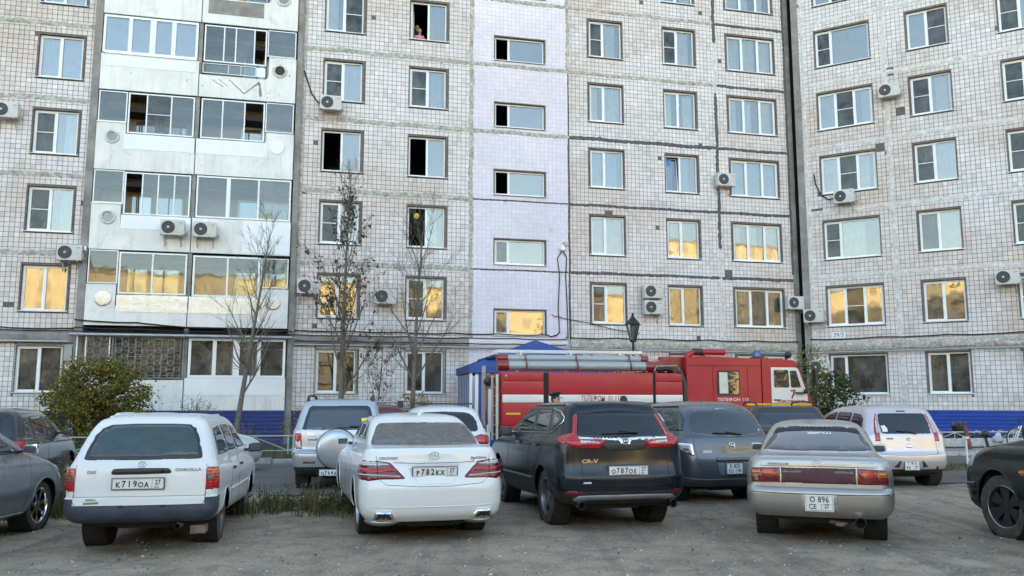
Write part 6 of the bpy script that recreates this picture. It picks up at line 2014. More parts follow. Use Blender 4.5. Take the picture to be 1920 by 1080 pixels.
c.patch("primer_patch", [(-.78, .94), (-.65, .95), (-.66, .875), (-.80, .87)], 'rear', .001, M("yellowed_primer", (.42, .40, .30), .6, var=.12, vs=18), round_=.2, bevel=.01)
c.wheels(.195, style='steel', rim_m=m_alu); c.underside([(.42, .275, .062, .30, m_chrome)])
mb = MB(); mb.tube([(.10, -.75, .26), (.28, -.70, .24), (.34, -.5, .25)], .022, 8); mb.box(.16, .26, -.78, -.70, .215, .255, ch=.008); mb.build("exhaust_hanger", m_rust2, c.root)

# ---- pale pink-silver hatchback
p_pale = paint("pale_pinkish_silver_paint", (.56, .52, .54), .45, .3, .12)
c, F = new_car("pale_hatchback", p_pale, "pale pinkish-silver hatchback with plate У911ЕХ, parked by the right kerb", kind="hatchback_car", cat="hatchback",
               mats=(m_trim,), zone=lambda x, y, z: 2 if z < .34 and y < 0 else 0)
gl = [(-.50, 1.03), (-.50, 1.20), (-.47, 1.36), (-.42, 1.385), (.42, 1.385), (.47, 1.36), (.50, 1.20), (.50, 1.03), (.45, .995), (-.45, .995)]
c.patch("rear_window", gl, 'rear', .006, cg_dark, round_=.12, bevel=.012)
for sx, sd in ((-1, 'left'), (1, 'right')):
    t = c.patch("taillight", sym([(.63, 1.02), (.575, 1.25), (.51, 1.38), (.478, 1.37), (.505, 1.20), (.525, 1.02), (.53, .86), (.635, .855)], sx), 'rear', .012, m_red, round_=.1, bevel=.014)
    c.patch("clear_lens", sym([(.60, 1.01), (.56, 1.24), (.51, 1.35), (.49, 1.35), (.515, 1.20), (.535, 1.01)], sx), 'rear', .017, m_clear, t, round_=.08, bevel=.006)
c.patch("brake_light", [(-.09, 1.435), (.09, 1.435), (.09, 1.41), (-.09, 1.41)], 'rear', .01, m_red2, bevel=.005)
c.plate(0, .41, ["У 911", "ЕХ"], w=.29, h=.17)
for sx in (-1, 1): c.patch("bumper_vent", sym([(.19, .50), (.24, .50), (.34, .38), (.23, .36)], sx), 'rear', .004, m_alud, bevel=.008)
c.patch("tailgate_handle", rounded([(-.07, .80), (.07, .80), (.07, .735), (-.07, .735)], 5, .45), 'rear', .012, m_chrome, bevel=.012)
c.emblem_ovals(0, .90, .04, .03); c.badge("NOTE", -.36, .905, .035, m_trim, sx=1.3)
c.patch("reflector", rounded([(.50, .395), (.56, .395), (.56, .335), (.50, .335)], 5, .5), 'rear', .008, m_red2, bevel=.008)
c.wiper(-.20, .14, 1.05, 1.00)
c.patch("window_sticker", [(-.48, 1.15), (-.40, 1.16), (-.36, 1.09), (-.37, 1.03), (-.47, 1.03)], 'rear', .010, m_pvc, bevel=.004)
c.badge("● ●", .44, 1.05, .05, m_pvc, name="window_sticker")
cg_wine = car_glass("wine_tinted_glass", (.035, .010, .014), .03)
c.side_glass([[(-.22, 1.06), (-.18, 1.28), (-.05, 1.36), (.28, 1.39), (.32, 1.03)], [(.36, 1.03), (.33, 1.395), (.95, 1.40), (1.02, 1.02)], [(1.08, 1.02), (1.0, 1.40), (1.3, 1.37), (2.1, 1.02)]], cg_wine)
c.gaps([('rear', [(-.55, .99), (-.55, .80), (-.56, .62), (-.3, .60), (.3, .60), (.56, .62), (.55, .80), (.55, .99)]), ('left', [(.34, 1.03), (.36, .3)]), ('left', [(1.05, 1.03), (1.08, .3)])])
for sd in ('left', 'right'):
    c.mirror(sd, 2.0, 1.0)
c.wheels(.185, style='steel', rim_m=m_alu); c.underside([])

# ---- silver small off-roader with spare wheel cover
p_sblue = paint("silver_blue_paint", (.42, .45, .50), .6, .28, .2)
c, F = new_car("silver_offroader", p_sblue, "silver off-roader with a round spare-wheel cover and yellow warning sticker, plate О764АО", kind="offroad_car", cat="suv",
               mats=(m_clad,), zone=lambda x, y, z: 2 if z < .43 else 0, arch=1.14)
gl = [(-.60, 1.10), (-.57, 1.28), (-.52, 1.44), (-.44, 1.48), (.44, 1.48), (.52, 1.44), (.57, 1.28), (.60, 1.10), (.3, 1.085), (-.3, 1.085)]
c.patch("window_surround", [(-.67, 1.085), (-.625, 1.30), (-.565, 1.50), (-.50, 1.535), (.50, 1.535), (.565, 1.50), (.625, 1.30), (.67, 1.085)], 'rear', .003, m_trim, round_=.1, bevel=.012)
c.patch("rear_window", gl, 'rear', .008, cg_sky, round_=.1, bevel=.012)
for sx in (-1, 1):
    t = c.patch("taillight", sym([(.80, 1.03), (.67, 1.04), (.65, .74), (.76, .745), (.80, .88)], sx), 'rear', .012, m_red, round_=.1, bevel=.014)
    c.patch("clear_lens", sym([(.79, .90), (.68, .90), (.665, .76), (.755, .765)], sx), 'rear', .017, m_clear, t, round_=.12, bevel=.01)
mb = MB(); mb.lathe([(.001, .20), (.16, .198), (.27, .185), (.325, .165), (.355, .13), (.362, .09), (.362, -.02)], 48, 0, Matrix.Translation((-.02, -.66, .75)) @ Matrix.Rotation(R(90), 4, 'X'))
mb.build("spare_wheel_cover", p_sblue, c.root, smooth=50)
mb = MB(); mb.lathe([(.366, .10), (.372, .09), (.372, .0), (.366, -.02)], 40, 0, Matrix.Translation((-.02, -.66, .75)) @ Matrix.Rotation(R(90), 4, 'X')); mb.build("cover_rim", m_alud, c.root, smooth=50)
c.plate(-.06, .33, ["О764АО"], y=-.78, region=("27", "RUS"))
c.patch("warning_sticker", [(.40, 1.30), (.585, 1.305), (.595, 1.12), (.405, 1.115)], 'rear', .011, M("yellow_warning_sticker", (.80, .78, .04), .5), bevel=.004)
c.badge("!", .49, 1.205, .15, m_ink, bold=.008, sx=1.1, name="warning_mark")
c.patch("tailgate_handle", rounded([(-.56, .955), (-.38, .955), (-.38, .895), (-.56, .895)], 4, .3), 'rear', .018, p_sblue, bevel=.014)
c.badge("RUSH", -.50, 1.01, .04, sx=1.2)
c.patch("reflector", [(-.62, .535), (-.40, .535), (-.40, .485), (-.62, .485)], 'rear', .008, m_red2, round_=.1, bevel=.008)
c.strip("bumper_top", [(-.80, .68), (.80, .68)], 'rear', .016, p_sblue, .0)
c.side_glass([[(-.38, 1.13), (-.30, 1.38), (-.22, 1.50), (.30, 1.52), (.34, 1.11)], [(.40, 1.11), (.36, 1.525), (1.0, 1.53), (1.08, 1.10)], [(1.14, 1.10), (1.06, 1.53), (1.40, 1.48), (2.0, 1.10)]], cg_dark)
for sd, sx in (('left', -1), ('right', 1)):
    c.mirror(sd, 1.95, 1.16)
    mb = MB(); mb.tube([(sx * .60, -.26, 1.62), (sx * .60, -.15, 1.70), (sx * .59, .2, 1.715), (sx * .57, 1.0, 1.71), (sx * .56, 1.2, 1.64)], [.03, .026, .022, .022, .03], 8); mb.build("roof_rail", m_trim, c.root, smooth=60)
c.wiper(-.05, .45, 1.11, 1.14)
c.wheels(.215, rim_m=m_alu); c.underside([])
# ---- cars further back and at the picture edges
def scaled(body, sz=1.0, sl=1.0, sw=1.0):
    return [(k[0] * sz, k[1] * sz, k[2] * sl, k[3] * sl, k[4] * sw, *k[5:]) for k in CARKEYS[body]]
def back_car(kind, cat, body, ps, pm, label, wb, r, **kw):
    return Car(kind, body, ps, pm, label, cat, CG, r, wb, **kw)
# white estate-like car behind the saloon
p_white2 = paint("white_car_paint", (.68, .69, .70), 0, .3, .12)
c = back_car("parked_car", "car", "minivan", (-1.42, 17.75, 9.0), p_white2, "white tall car with roof bars and red taillight, half hidden behind the white saloon", 2.68, .315, keys=scaled("minivan", .945))
gl = [(-.66, 1.045), (-.645, 1.20), (-.58, 1.31), (-.50, 1.375), (-.40, 1.40), (0, 1.415), (.40, 1.40), (.50, 1.375), (.58, 1.31), (.645, 1.20), (.66, 1.045), (.60, 1.01), (-.60, 1.01)]
c.patch("rear_window", gl, 'rear', .006, cg_dark, round_=.12, bevel=.012)
for sx, sd in ((-1, 'left'), (1, 'right')):
    t = c.patch("taillight", sym([(.86, .95), (.70, .97), (.56, .92), (.60, .82), (.68, .76), (.86, .76)], sx), 'rear', .012, m_red, round_=.15, bevel=.014)
    c.patch("side_lens", [(-.55, .77), (-.50, .93), (-.30, .88), (-.35, .80)], sd, .010, m_red, t, round_=.15, bevel=.012)
    c.mirror(sd, 2.1, 1.0)
c.side_glass([[(-.50, 1.06), (-.40, 1.26), (-.28, 1.35), (.30, 1.385), (.34, 1.05)], [(.40, 1.05), (.36, 1.39), (1.10, 1.385), (1.18, 1.04)], [(1.24, 1.04), (1.16, 1.385), (1.45, 1.33), (2.1, 1.04)]], cg_dark)
for y in (.0, .85):
    mb = MB(); mb.tube([(-.62, y, 1.47), (-.60, y, 1.56), (.60, y, 1.56), (.62, y, 1.47)], .016, 6); mb.build("roof_bar", m_trim, c.root)
c.wheels(.2, rim_m=m_alu)
# black car behind the people carrier
p_bdust = paint("dusty_black_paint", (.012, .014, .017), .1, .4, .3)
c = back_car("parked_car", "car", "crossover", (5.72, 18.35, -4), p_bdust, "dusty black car with black roof rails between people carrier and fire engine cab", 2.66, .34, keys=scaled("crossover", .955))
gl = [(-.62, 1.12), (-.56, 1.33), (-.52, 1.375), (.52, 1.375), (.56, 1.33), (.62, 1.12)]
c.patch("rear_window", gl, 'rear', .006, cg_sky, round_=.1, bevel=.012)
for sx in (-1, 1):
    t = c.patch("taillight", sym([(.86, 1.04), (.70, 1.05), (.68, .92), (.86, .90)], sx), 'rear', .012, m_red, round_=.12, bevel=.012)
    c.patch("clear_lens", sym([(.86, .89), (.68, .90), (.70, .78), (.84, .78)], sx), 'rear', .012, m_clear, round_=.12, bevel=.012)
    mb = MB(); mb.tube([(sx * .58, -.36, 1.53), (sx * .58, -.25, 1.59), (sx * .56, .4, 1.61), (sx * .54, 1.1, 1.59), (sx * .53, 1.25, 1.53)], .018, 6); mb.build("roof_rail", m_trim, c.root)
c.wiper(-.2, .25, 1.14, 1.13)
c.side_glass([[(-.15, 1.16), (.02, 1.42), (-.34, 1.38), (-.45, 1.27), (-.34, 1.2)], [(.67, 1.14), (.75, 1.42), (.08, 1.42), (-.10, 1.15)], [(1.9, 1.1), (1.42, 1.33), (.8, 1.42), (.72, 1.14)]], cg_sky)
c.wheels(.22, rim_m=m_alu)
# dark red car with roof bars
p_dred = paint("dark_red_paint", (.10, .010, .016), .3, .25, .15)
c = back_car("parked_car", "car", "hatchback", (-3.35, 21.3, 8), p_dred, "dark red car with silver roof bars, mostly hidden behind the silver off-roader", 2.6, .3)
c.patch("rear_window", [(-.50, 1.03), (-.47, 1.36), (-.42, 1.385), (.42, 1.385), (.47, 1.36), (.50, 1.03)], 'rear', .006, cg_sky, round_=.12, bevel=.012)
for y in (.12, .9):
    mb = MB(); mb.tube([(-.66, y, 1.60), (.66, y, 1.60)], .024, 8); mb.build("roof_bar", m_galv, c.root, smooth=60)
    for sx in (-1, 1):
        mb = MB(); mb.box(sx * .52, sx * .66, y - .05, y + .05, 1.47, 1.63, ch=.015); mb.build("roof_bar_foot", m_trim, c.root)
c.side_glass([[(-.22, 1.06), (-.18, 1.28), (.28, 1.39), (.32, 1.03)], [(.36, 1.03), (.33, 1.395), (.95, 1.40), (1.02, 1.02)]], cg_dark)
c.wheels(.185, rim_m=m_alu)
# white hatchback standing crosswise, its front beside the estate
c = back_car("parked_car", "car", "hatchback", (-8.90, 20.3, -90), p_white2, "white hatchback parked crosswise, its headlight peeking out right of the white estate car", 2.29, .27, keys=scaled("hatchback", .88, .88))
for sd, sx in (('right', 1), ('left', -1)):
    c.patch("headlight", [(2.46, .735), (2.68, .715), (2.82, .64), (2.80, .585), (2.6, .62)], sd, .010, m_clear, round_=.15, bevel=.014)
    c.mirror(sd, 1.7, .88)
    c.patch("fog_lamp_recess", [(2.71, .40), (2.82, .42), (2.83, .32), (2.73, .30)], sd, .006, m_trim, round_=.2, bevel=.01)
c.patch("headlight", [(.50, .64), (.70, .71), (.76, .66), (.60, .58)], 'front', .010, m_clear, round_=.15, bevel=.014)
c.side_glass([[(-.20, .94), (-.16, 1.13), (.24, 1.22), (.28, .91)], [(.32, .91), (.29, 1.225), (.84, 1.23), (.9, .90)], [(.95, .90), (.88, 1.23), (1.14, 1.2), (1.85, .90)]], cg_dark)
c.patch("roof_spoiler", [(-.52, -.36), (.52, -.36), (.50, -.10), (-.50, -.10)], 'top', .05, p_white2, round_=.15, bevel=.06)
c.gaps([('right', [(2.24, .82), (2.6, .73)]), ('right', [(1.95, .84), (1.92, .5)])])
c.wheels(.185, rim_m=m_alu)
# black hatchback at the far left
p_blk2 = paint("black_hatchback_paint", (.010, .012, .014), .1, .22, .05)
c = back_car("parked_car", "hatchback", "hatchback", (-9.22, 14.95, 13), p_blk2, "black hatchback with a red taillight behind the grey car at the left edge", 2.6, .3, keys=scaled("hatchback", .97))
c.patch("rear_window", [(-.50, 1.0), (-.47, 1.32), (-.42, 1.34), (.42, 1.34), (.47, 1.32), (.50, 1.0)], 'rear', .006, cg_dark, round_=.12, bevel=.012)
for sx, sd in ((-1, 'left'), (1, 'right')):
    t = c.patch("taillight", sym([(.84, .93), (.62, .95), (.60, .76), (.84, .74)], sx), 'rear', .012, m_red, round_=.15, bevel=.014)
    c.patch("side_lens", [(-.50, .74), (-.50, .93), (-.16, .90), (-.22, .78)], sd, .010, m_red, t, round_=.15, bevel=.014)
    c.mirror(sd, 1.92, 1.0, (.2, .13, .15))
    for y in (.45, 1.35): c.handle(sd, y, .88, .18)
c.side_glass([[(-.22, 1.03), (-.18, 1.24), (.22, 1.34), (.20, 1.0)], [(.34, 1.0), (.30, 1.35), (.95, 1.355), (1.02, .99)], [(1.10, .99), (1.02, 1.355), (1.3, 1.32), (2.05, .98)]], cg_sky)
c.gaps([('right', [(.27, 1.35), (.27, 1.0), (.42, .6)]), ('right', [(1.06, 1.0), (1.08, .3)])])
c.wheels(.185, rim_m=m_alu)
# grey car cut by the left picture edge
p_gry = paint("grey_metallic_paint", (.27, .285, .31), .55, .26, .12)
c = back_car("parked_car", "car", "hatchback", (-6.66, 8.50, 3.0), p_gry, "grey car cut off by the left picture edge, with chrome door handle and alloy wheel", 2.6, .305, keys=scaled("hatchback", .97), arch=1.12)
for sd in ('left', 'right'):
    c.mirror(sd, 2.0, 1.0, (.2, .14, .15), m_chrome)
    for y in (.45, 1.35): c.handle(sd, y, .86, .19, m_chrome)
    c.patch("headlight", [(2.78, .80), (3.0, .79), (3.12, .72), (2.95, .68)], sd, .010, m_clear, round_=.15, bevel=.012)
    c.strip("sill_trim", [(.42, .27), (2.2, .26)], sd, .014, m_alu, .002)
    c.badge("●●", 2.42, .74, .05, m_chrome, view=sd) if False else None
c.side_glass([[(-.22, 1.03), (-.18, 1.24), (.22, 1.34), (.28, 1.0)], [(.34, 1.0), (.30, 1.35), (.95, 1.355), (1.02, .99)], [(1.10, .99), (1.02, 1.355), (1.3, 1.32), (2.12, .97)]], cg_sky)
c.gaps([('right', [(1.06, 1.0), (1.08, .3)]), ('right', [(2.22, .93), (2.2, .6), (2.1, .3)]), ('right', [(2.5, .93), (2.95, .81)])])
c.wheels(.19, style='spoke', spokes=7, rim_m=m_chrome, rim_r=.215)
# black off-roader cut by the right picture edge
p_dgr = paint("black_green_paint", (.008, .014, .013), .2, .22, .06)
c = back_car("parked_car", "suv", "crossover", (6.74, 7.80, 0.5), p_dgr, "black off-roader cut off by the right picture edge, with fan-spoke wheel and fender mirror", 2.66, .37, keys=scaled("crossover", 1.04), arch=1.16, arch_w=True, mats=(m_clad,), zone=lambda x, y, z: 2 if z < .40 else 0)
for sd in ('left', 'right'):
    c.patch("headlight", [(3.05, 1.0), (3.2, .98), (3.33, .90), (3.33, .78), (3.15, .80)], sd, .012, m_clear, round_=.15, bevel=.014)
    c.patch("side_marker", rounded([(2.02, .83), (2.17, .83), (2.17, .765), (2.02, .765)], 5, .5), sd, .012, m_amber, bevel=.014)
    c.mirror(sd, 1.75, 1.22, (.24, .14, .19))
    c.handle(sd, 1.25, 1.05, .19)
c.side_glass([[(1.98, 1.20), (1.42, 1.45), (.96, 1.54), (.80, 1.55), (.72, 1.23)], [(.67, 1.23), (.75, 1.55), (.08, 1.55), (-.10, 1.25)]], cg_sky)
c.gaps([('left', [(2.0, 1.16), (1.96, .8), (2.05, .45)]), ('left', [(3.4, .66), (3.0, .70)]), ('left', [(2.3, 1.12), (2.9, 1.05), (3.2, 1.0)])])
mb = MB(); fx, fz = -.74, 1.10
mb.tube([(fx, 3.05, fz - .16), (fx - .03, 3.07, fz + .06)], .018, 6); mb.sphere((fx - .03, 3.07, fz + .10), .055, 12, 0, None, (1, .7, .9)); mb.build("fender_mirror", m_trim, c.root, smooth=60)
c.patch("bumper_corner", [(3.08, .62), (3.35, .60), (3.36, .50), (3.1, .52)], 'left', .01, p_dgr, round_=.1, bevel=.02)
c.wheels(.25, style='fan', spokes=6, rim_m=m_alud, steer=R(13), rim_r=.245)
for o in list(c.root.children):
    if o.name.startswith("wheel") and len(o.children):
        mb = MB()
        sx = 1 if o.location.x > 0 else -1
        mb.lathe([(.255, .118), (.245, .128), (.232, .118)], 36, 0, Matrix.Rotation(R(90) * sx, 4, 'Y')); mb.build("rim_edge", m_alu, o, smooth=60)
# ------------------------------------------------------------------ fire engine (x forward along the truck, y into the depth, near side at y = 0)
p_fire = paint("fire_red_paint", (.38, .008, .020), 0, .42, .10, dcol=(.25, .12, .1), coat=.12)
p_firew = paint("fire_engine_white", (.66, .65, .64), 0, .35, .10)
p_fired = paint("deep_red_paint", (.20, .010, .015), 0, .35, .10, dcol=(.15, .08, .07))
m_yel = M("yellow_reflective_tape", (.62, .38, .02), .5)
m_hose = M("ribbed_grey_hose", (.34, .37, .38), .45, .3, var=.1, vs=20)
m_redtxt = M("red_lettering", (.30, .015, .03), .5)
FT = empty("fire_engine", (-.28, 22.5, 0), R(11), "red fire engine with white stripe reading ТЕЛЕФОН 01,112 and white cab door 7", "fire engine")
mb = MB(); mb.box(.0, 5.05, .02, 2.45, .95, 2.38, ch=.03); mb.build("pump_body", p_fire, FT, smooth=40)
for (a, b) in ((.03, 1.13), (1.27, 4.17), (4.25, 5.02)):      # side panels, proud of the dark joints
    mb = MB(); mb.box(a, b, -.03, .03, 1.0, 1.575, ch=.012); mb.build("lower_panel", p_fired if False else p_fire, FT, smooth=40)
    mb = MB(); mb.box(a, b, -.03, .03, 1.585, 1.79, ch=.012); mb.build("white_band", p_firew, FT, smooth=40)
    mb = MB(); mb.box(a, b, -.03, .03, 1.80, 2.14 if b - a < 2 else 2.36, ch=.012); mb.build("upper_panel", p_fire, FT, smooth=40)
    if b - a < 2:
        mb = MB(); mb.box(a, b, -.03, .03, 2.15, 2.36, ch=.012); mb.build("upper_panel", p_fire, FT, smooth=40)
for s_ in (1.2, 4.21):
    mb = MB(); mb.box(s_ - .05, s_ + .05, -.02, .02, 1.0, 2.37); mb.build("panel_joint", m_under, FT)
text_mesh("lettering", "ТЕЛЕФОН  01,112", .20, m_redtxt, FT, (2.72, -.035, 1.69), (R(90), 0, 0), bold=.0015, sx=.68, space=1.06)
mb = MB(); mb.box(.12, .50, -.036, -.02, 1.27, 1.32); mb.build("reflector_tape", m_yel, FT)
mb = MB(); mb.sphere((.12, -.03, 2.28), .03, 10); mb.build("marker_lamp", m_clear, FT)
# suction hoses, caps, clamps, ladder on top
for (z, y, a, b, r) in ((2.56, .22, .10, 4.05, .125), (2.76, .34, .10, 3.95, .095)):
    mb = MB(); prof = []
    n = 90
    for i in range(n + 1): prof.append((r + (.008 if i % 2 else 0), (b - a) * i / n))
    mb.lathe(prof, 20, 0, Matrix.Translation((a, y, z)) @ Matrix.Rotation(R(90), 4, 'Y')); mb.build("suction_hose", m_hose, FT, smooth=60)
    for (p, q) in ((a - .18, a + .14), (b - .02, b + .22)):
        mb = MB(); mb.lathe([(.001, 0), (r * 1.12, .01), (r * 1.12, q - p - .01), (.001, q - p)], 20, 0, Matrix.Translation((p, y, z)) @ Matrix.Rotation(R(90), 4, 'Y')); mb.build("hose_cap", p_fired, FT, smooth=40)
for s_ in (.70, 2.1, 3.6):
    mb = MB(); mb.tube([(s_, .10, 2.40), (s_, .06, 2.56), (s_, .14, 2.70), (s_, .22, 2.76), (s_, .24, 2.86), (s_, .36, 2.88)], .022, 6); mb.build("hose_clamp", p_fired, FT)
mb = MB()
for y in (.55, .95): mb.box(-.05, 4.1, y, y + .05, 2.93, 3.0)
for i in range(15): mb.tube([(.1 + i * .28, .55, 2.965), (.1 + i * .28, 1.0, 2.965)], .016, 6)
for s_ in (.6, 2.0, 3.4): mb.box(s_, s_ + .06, .5, 1.05, 2.38, 2.93)
mb.build("roof_ladder", p_firew, FT)
mb = MB()
for i in range(18):
    s_ = .2 + i * .27; mb.box(s_, s_ + .07, .0, .07, 2.39, 2.43)
mb.build("roof_edge_fittings", p_fired, FT); tag(FT.children[-1], kind="stuff")
# rear: ladders, shutter, tubes
mb = MB(); mb.box(-.06, -.004, .12, 2.3, 1.0, 2.3, ch=.01); mb.build("rear_shutter", p_fired, FT)
for (y, x, z1) in ((.05, -.10, 2.32), (.45, -.16, 2.30), (1.9, -.14, 2.62), (2.2, -.14, 2.6)):
    mb = MB(); mb.box(x - .03, x + .03, y, y + .055, .6, z1)
    mb.build("ladder_rail", M("aluminium_rail", (.50, .49, .48), .4, .5), FT)
for i in range(7):
    mb = MB(); mb.tube([(-.13, .08, .75 + i * .25), (-.13, .48, .75 + i * .25)], .015, 6); mb.build("ladder_rung", m_galv, FT)
for y in (.85, 1.05):
    mb = MB(); mb.tube([(-.12, y, .8), (-.12, y, 1.95)], .055, 10); mb.build("rear_pipe", p_firew, FT, smooth=60)
mb = MB(); mb.sphere((-.15, 1.2, 2.15), .13, 12); mb.build("rear_floodlight", m_trim, FT)
mb = MB(); mb.tube([(4.25, .05, 2.44), (4.32, .05, 2.56), (4.9, .05, 2.58), (5.0, .06, 2.44)], .022, 6); mb.build("grab_rail", m_galv, FT, smooth=60)
mb = MB(); mb.tube([(4.2, .2, 2.48), (4.7, .15, 2.5), (5.02, .02, 2.40), (5.09, -.02, 2.1), (5.1, -.02, 1.5), (5.12, -.02, 1.0)], .055, 8); mb.build("black_hose", m_trim, FT, smooth=60)
# crew compartment and driver's cab
mb = MB(); mb.prism([(5.16, 1.0), (7.36, 1.0), (7.36, 2.80), (5.5, 2.86), (5.16, 2.82)], 'y', .0, 2.45); o = mb.build("crew_cab", p_fire, FT)
mb = MB(); mb.prism([(4.0, 2.42), (5.15, 2.42), (5.15, 2.83), (4.75, 2.80), (4.3, 2.68)], 'y', .25, 2.3); mb.build("roof_hatch_cover", p_fired, FT)
for s_ in (5.92, 6.95):
    mb = MB(); mb.box(s_ - .008, s_ + .008, -.004, .004, 1.1, 2.58); mb.build("door_gap", m_gap, FT)
mb = MB(); mb.box(5.17, 7.35, -.005, .004, 2.585, 2.60); mb.build("door_gap", m_gap, FT)
wp = rounded([(6.04, 1.77), (6.72, 1.77), (6.72, 2.47), (6.04, 2.47)], 5, .12)
mb = MB(); mb.prism(wp, 'y', -.015, .0); w = mb.build("crew_window", m_trim, FT)
cw = rounded([(6.08, 1.81), (6.68, 1.81), (6.68, 2.43), (6.08, 2.43)], 5, .12)
mb = MB(); mb.prism(cw, 'y', -.020, -.014); mb.build("pane", cg_sky, w)
mb = MB(); mb.prism([(6.10, 1.83), (6.36, 1.83), (6.34, 2.41), (6.10, 2.41)], 'y', -.0235, -.0205); mb.build("curtain", M("cream_curtain", (.62, .60, .52), .8), w)
text_mesh("lettering", "ТЕЛЕФОН 112", .125, p_firew, FT, (6.50, -.006, 1.66), (R(90), 0, 0), bold=.0015, sx=1.15)
mb = MB(); mb.box(6.9, 8.86, -.018, -.006, 1.50, 1.56); mb.build("reflector_tape", m_yel, FT)
def cabpoly(): return [(7.40, .9), (8.90, .9), (8.92, 1.3), (8.80, 1.78), (8.48, 2.66), (8.36, 2.76), (7.40, 2.82)]
mb = MB(); mb.prism(cabpoly(), 'y', .015, 2.42); mb.build("driver_cab", p_fire, FT)
mb = MB(); mb.prism([(7.66, 1.575), (8.74, 1.575), (8.74, 1.80), (8.50, 2.50), (8.44, 2.56), (7.66, 2.56)], 'y', -.004, .014); d = mb.build("cab_door", p_firew, FT)
mb = MB(); mb.prism(rounded([(7.74, 2.0), (8.20, 2.0), (8.18, 2.49), (7.74, 2.49)], 3, .1), 'y', -.010, -.003); mb.build("door_window", cg_sky, d)
mb = MB(); mb.prism(rounded([(8.25, 2.0), (8.56, 2.0), (8.42, 2.47), (8.23, 2.47)], 3, .1), 'y', -.010, -.003); mb.build("door_window", cg_sky, d)
mb = MB(); mb.box(7.72, 7.92, -.03, -.004, 1.64, 1.67); mb.build("door_handle", m_trim, d)
text_mesh("lettering", "7", .34, m_redtxt, FT, (8.30, -.008, 1.80), (R(90), 0, 0), bold=.008)
text_mesh("lettering", "КОМСОМОЛЬСК", .095, m_redtxt, FT, (8.25, -.008, 1.615), (R(90), 0, 0), bold=.003, sx=1.1)
mb = MB(); mb.prism([(8.805, 1.86), (8.83, 1.86), (8.555, 2.60), (8.53, 2.60)], 'y', .12, 2.3); mb.build("windscreen", cg_sky, FT)
mb = MB(); mb.box(8.90, 9.02, .0, 2.43, .55, .95, ch=.03); mb.build("bumper", p_firew, FT)
mb = MB(); mb.tube([(8.42, -.0, 2.58), (8.72, -.22, 2.60), (8.86, -.24, 2.55), (8.88, -.24, 2.1)], .018, 6); m = mb.build("mirror_arm", m_trim, FT, smooth=60)
mb = MB(); mb.box(8.82, 8.90, -.34, -.16, 2.05, 2.5, ch=.03); mb.build("mirror", m_trim, m)
mb = MB(); mb.tube([(8.6, .0, 1.85), (8.72, -.15, 1.95), (8.85, -.2, 2.0)], .015, 6); mb.box(8.36, 8.66, -.12, -.03, 1.83, 1.87); mb.sphere((8.64, -.12, 1.90), .07, 10); mb.build("lower_mirror", m_trim, FT, smooth=40)
mb = MB(); mb.box(7.32, 7.60, .25, .55, 2.83, 2.87); mb.lathe([(.11, 0), (.11, .12), (.09, .17), (.001, .18)], 16, 1, Matrix.Translation((7.46, .4, 2.87)))
mb.build("blue_beacon", [m_trim, lamp_mat("blue_beacon_lens", (.02, .07, .35))], FT, smooth=40)
mb = MB(); mb.tube([(8.3, .3, 2.75), (8.34, .28, 2.86)], .02, 6); mb.sphere((8.36, .28, 2.93), .10, 14); mb.build("roof_searchlight", m_trim, FT, smooth=60)
mb = MB(); mb.tube([(5.5, .9, 2.84), (5.62, .9, 2.95), (5.8, .9, 3.02), (6.7, .9, 3.02), (6.72, .9, 3.02)], [.07, .085, .085, .085, .06], 12); mb.tube([(4.7, .9, 2.82), (5.5, .9, 2.84)], .05, 8); mn = mb.build("water_monitor", p_fire, FT, smooth=50)
mb = MB()
for i in range(5): mb.lathe([(.088, 0), (.10, .01), (.10, .035), (.088, .045)], 14, 0, Matrix.Translation((5.74 + i * .06, .9, 3.02)) @ Matrix.Rotation(R(90), 4, 'Y'))
mb.build("monitor_joint", m_trim, mn, smooth=40)
mb = MB(); mb.box(.1, 8.7, .3, 2.15, .55, .95); mb.build("chassis", m_under, FT)
for s_ in (1.1, 2.45, 7.2):
    for y in (.02, 2.1):
        mb = MB(); mb.lathe([(.25, -.15), (.48, -.16), (.52, -.1), (.52, .1), (.48, .16), (.25, .15), (.22, .02), (.001, .04)], 28, 0, Matrix.Translation((s_, y + .16, .52)) @ Matrix.Rotation(R(90), 4, 'X')); mb.build("wheel", m_tyre, FT, smooth=40)
for (a, b) in ((.0, .5), (3.1, 6.4)):
    mb = MB(); mb.box(a, b, .0, .05, .62, .98, ch=.01); mb.build("side_skirt", p_fire, FT)
# ------------------------------------------------------------------ entrance canopy, lantern, fences, bicycle
m_canopy = M("blue_canopy_sheet", (.015, .06, .26), .45, var=.15, vs=4)
CAN = empty("entrance_canopy", (.82, 30.6, 0), R(11), "blue hipped canopy roof over the entrance with blue-white striped walls", "canopy")
mb = MB()
E_, H1, H2 = 2.6, 2.80, 3.80
for a, b in (((-E_, -1.7), (E_, -1.7)), ((E_, -1.7), (E_, 1.7)), ((E_, 1.7), (-E_, 1.7)), ((-E_, 1.7), (-E_, -1.7))):
    n = 6                                                   # ribbed roof faces
    for i in range(n):
        t0, t1 = i / n, (i + 1) / n
        p0 = (a[0] + (b[0] - a[0]) * t0, a[1] + (b[1] - a[1]) * t0, H1); p1 = (a[0] + (b[0] - a[0]) * t1, a[1] + (b[1] - a[1]) * t1, H1)
        k = .985
        mb.add([p0, p1, (0, 0, H2), (p0[0] * k, p0[1] * k, H1 + .03)], [(0, 1, 2), (0, 2, 3)])
mb.build("roof", m_canopy, CAN)
mb = MB()
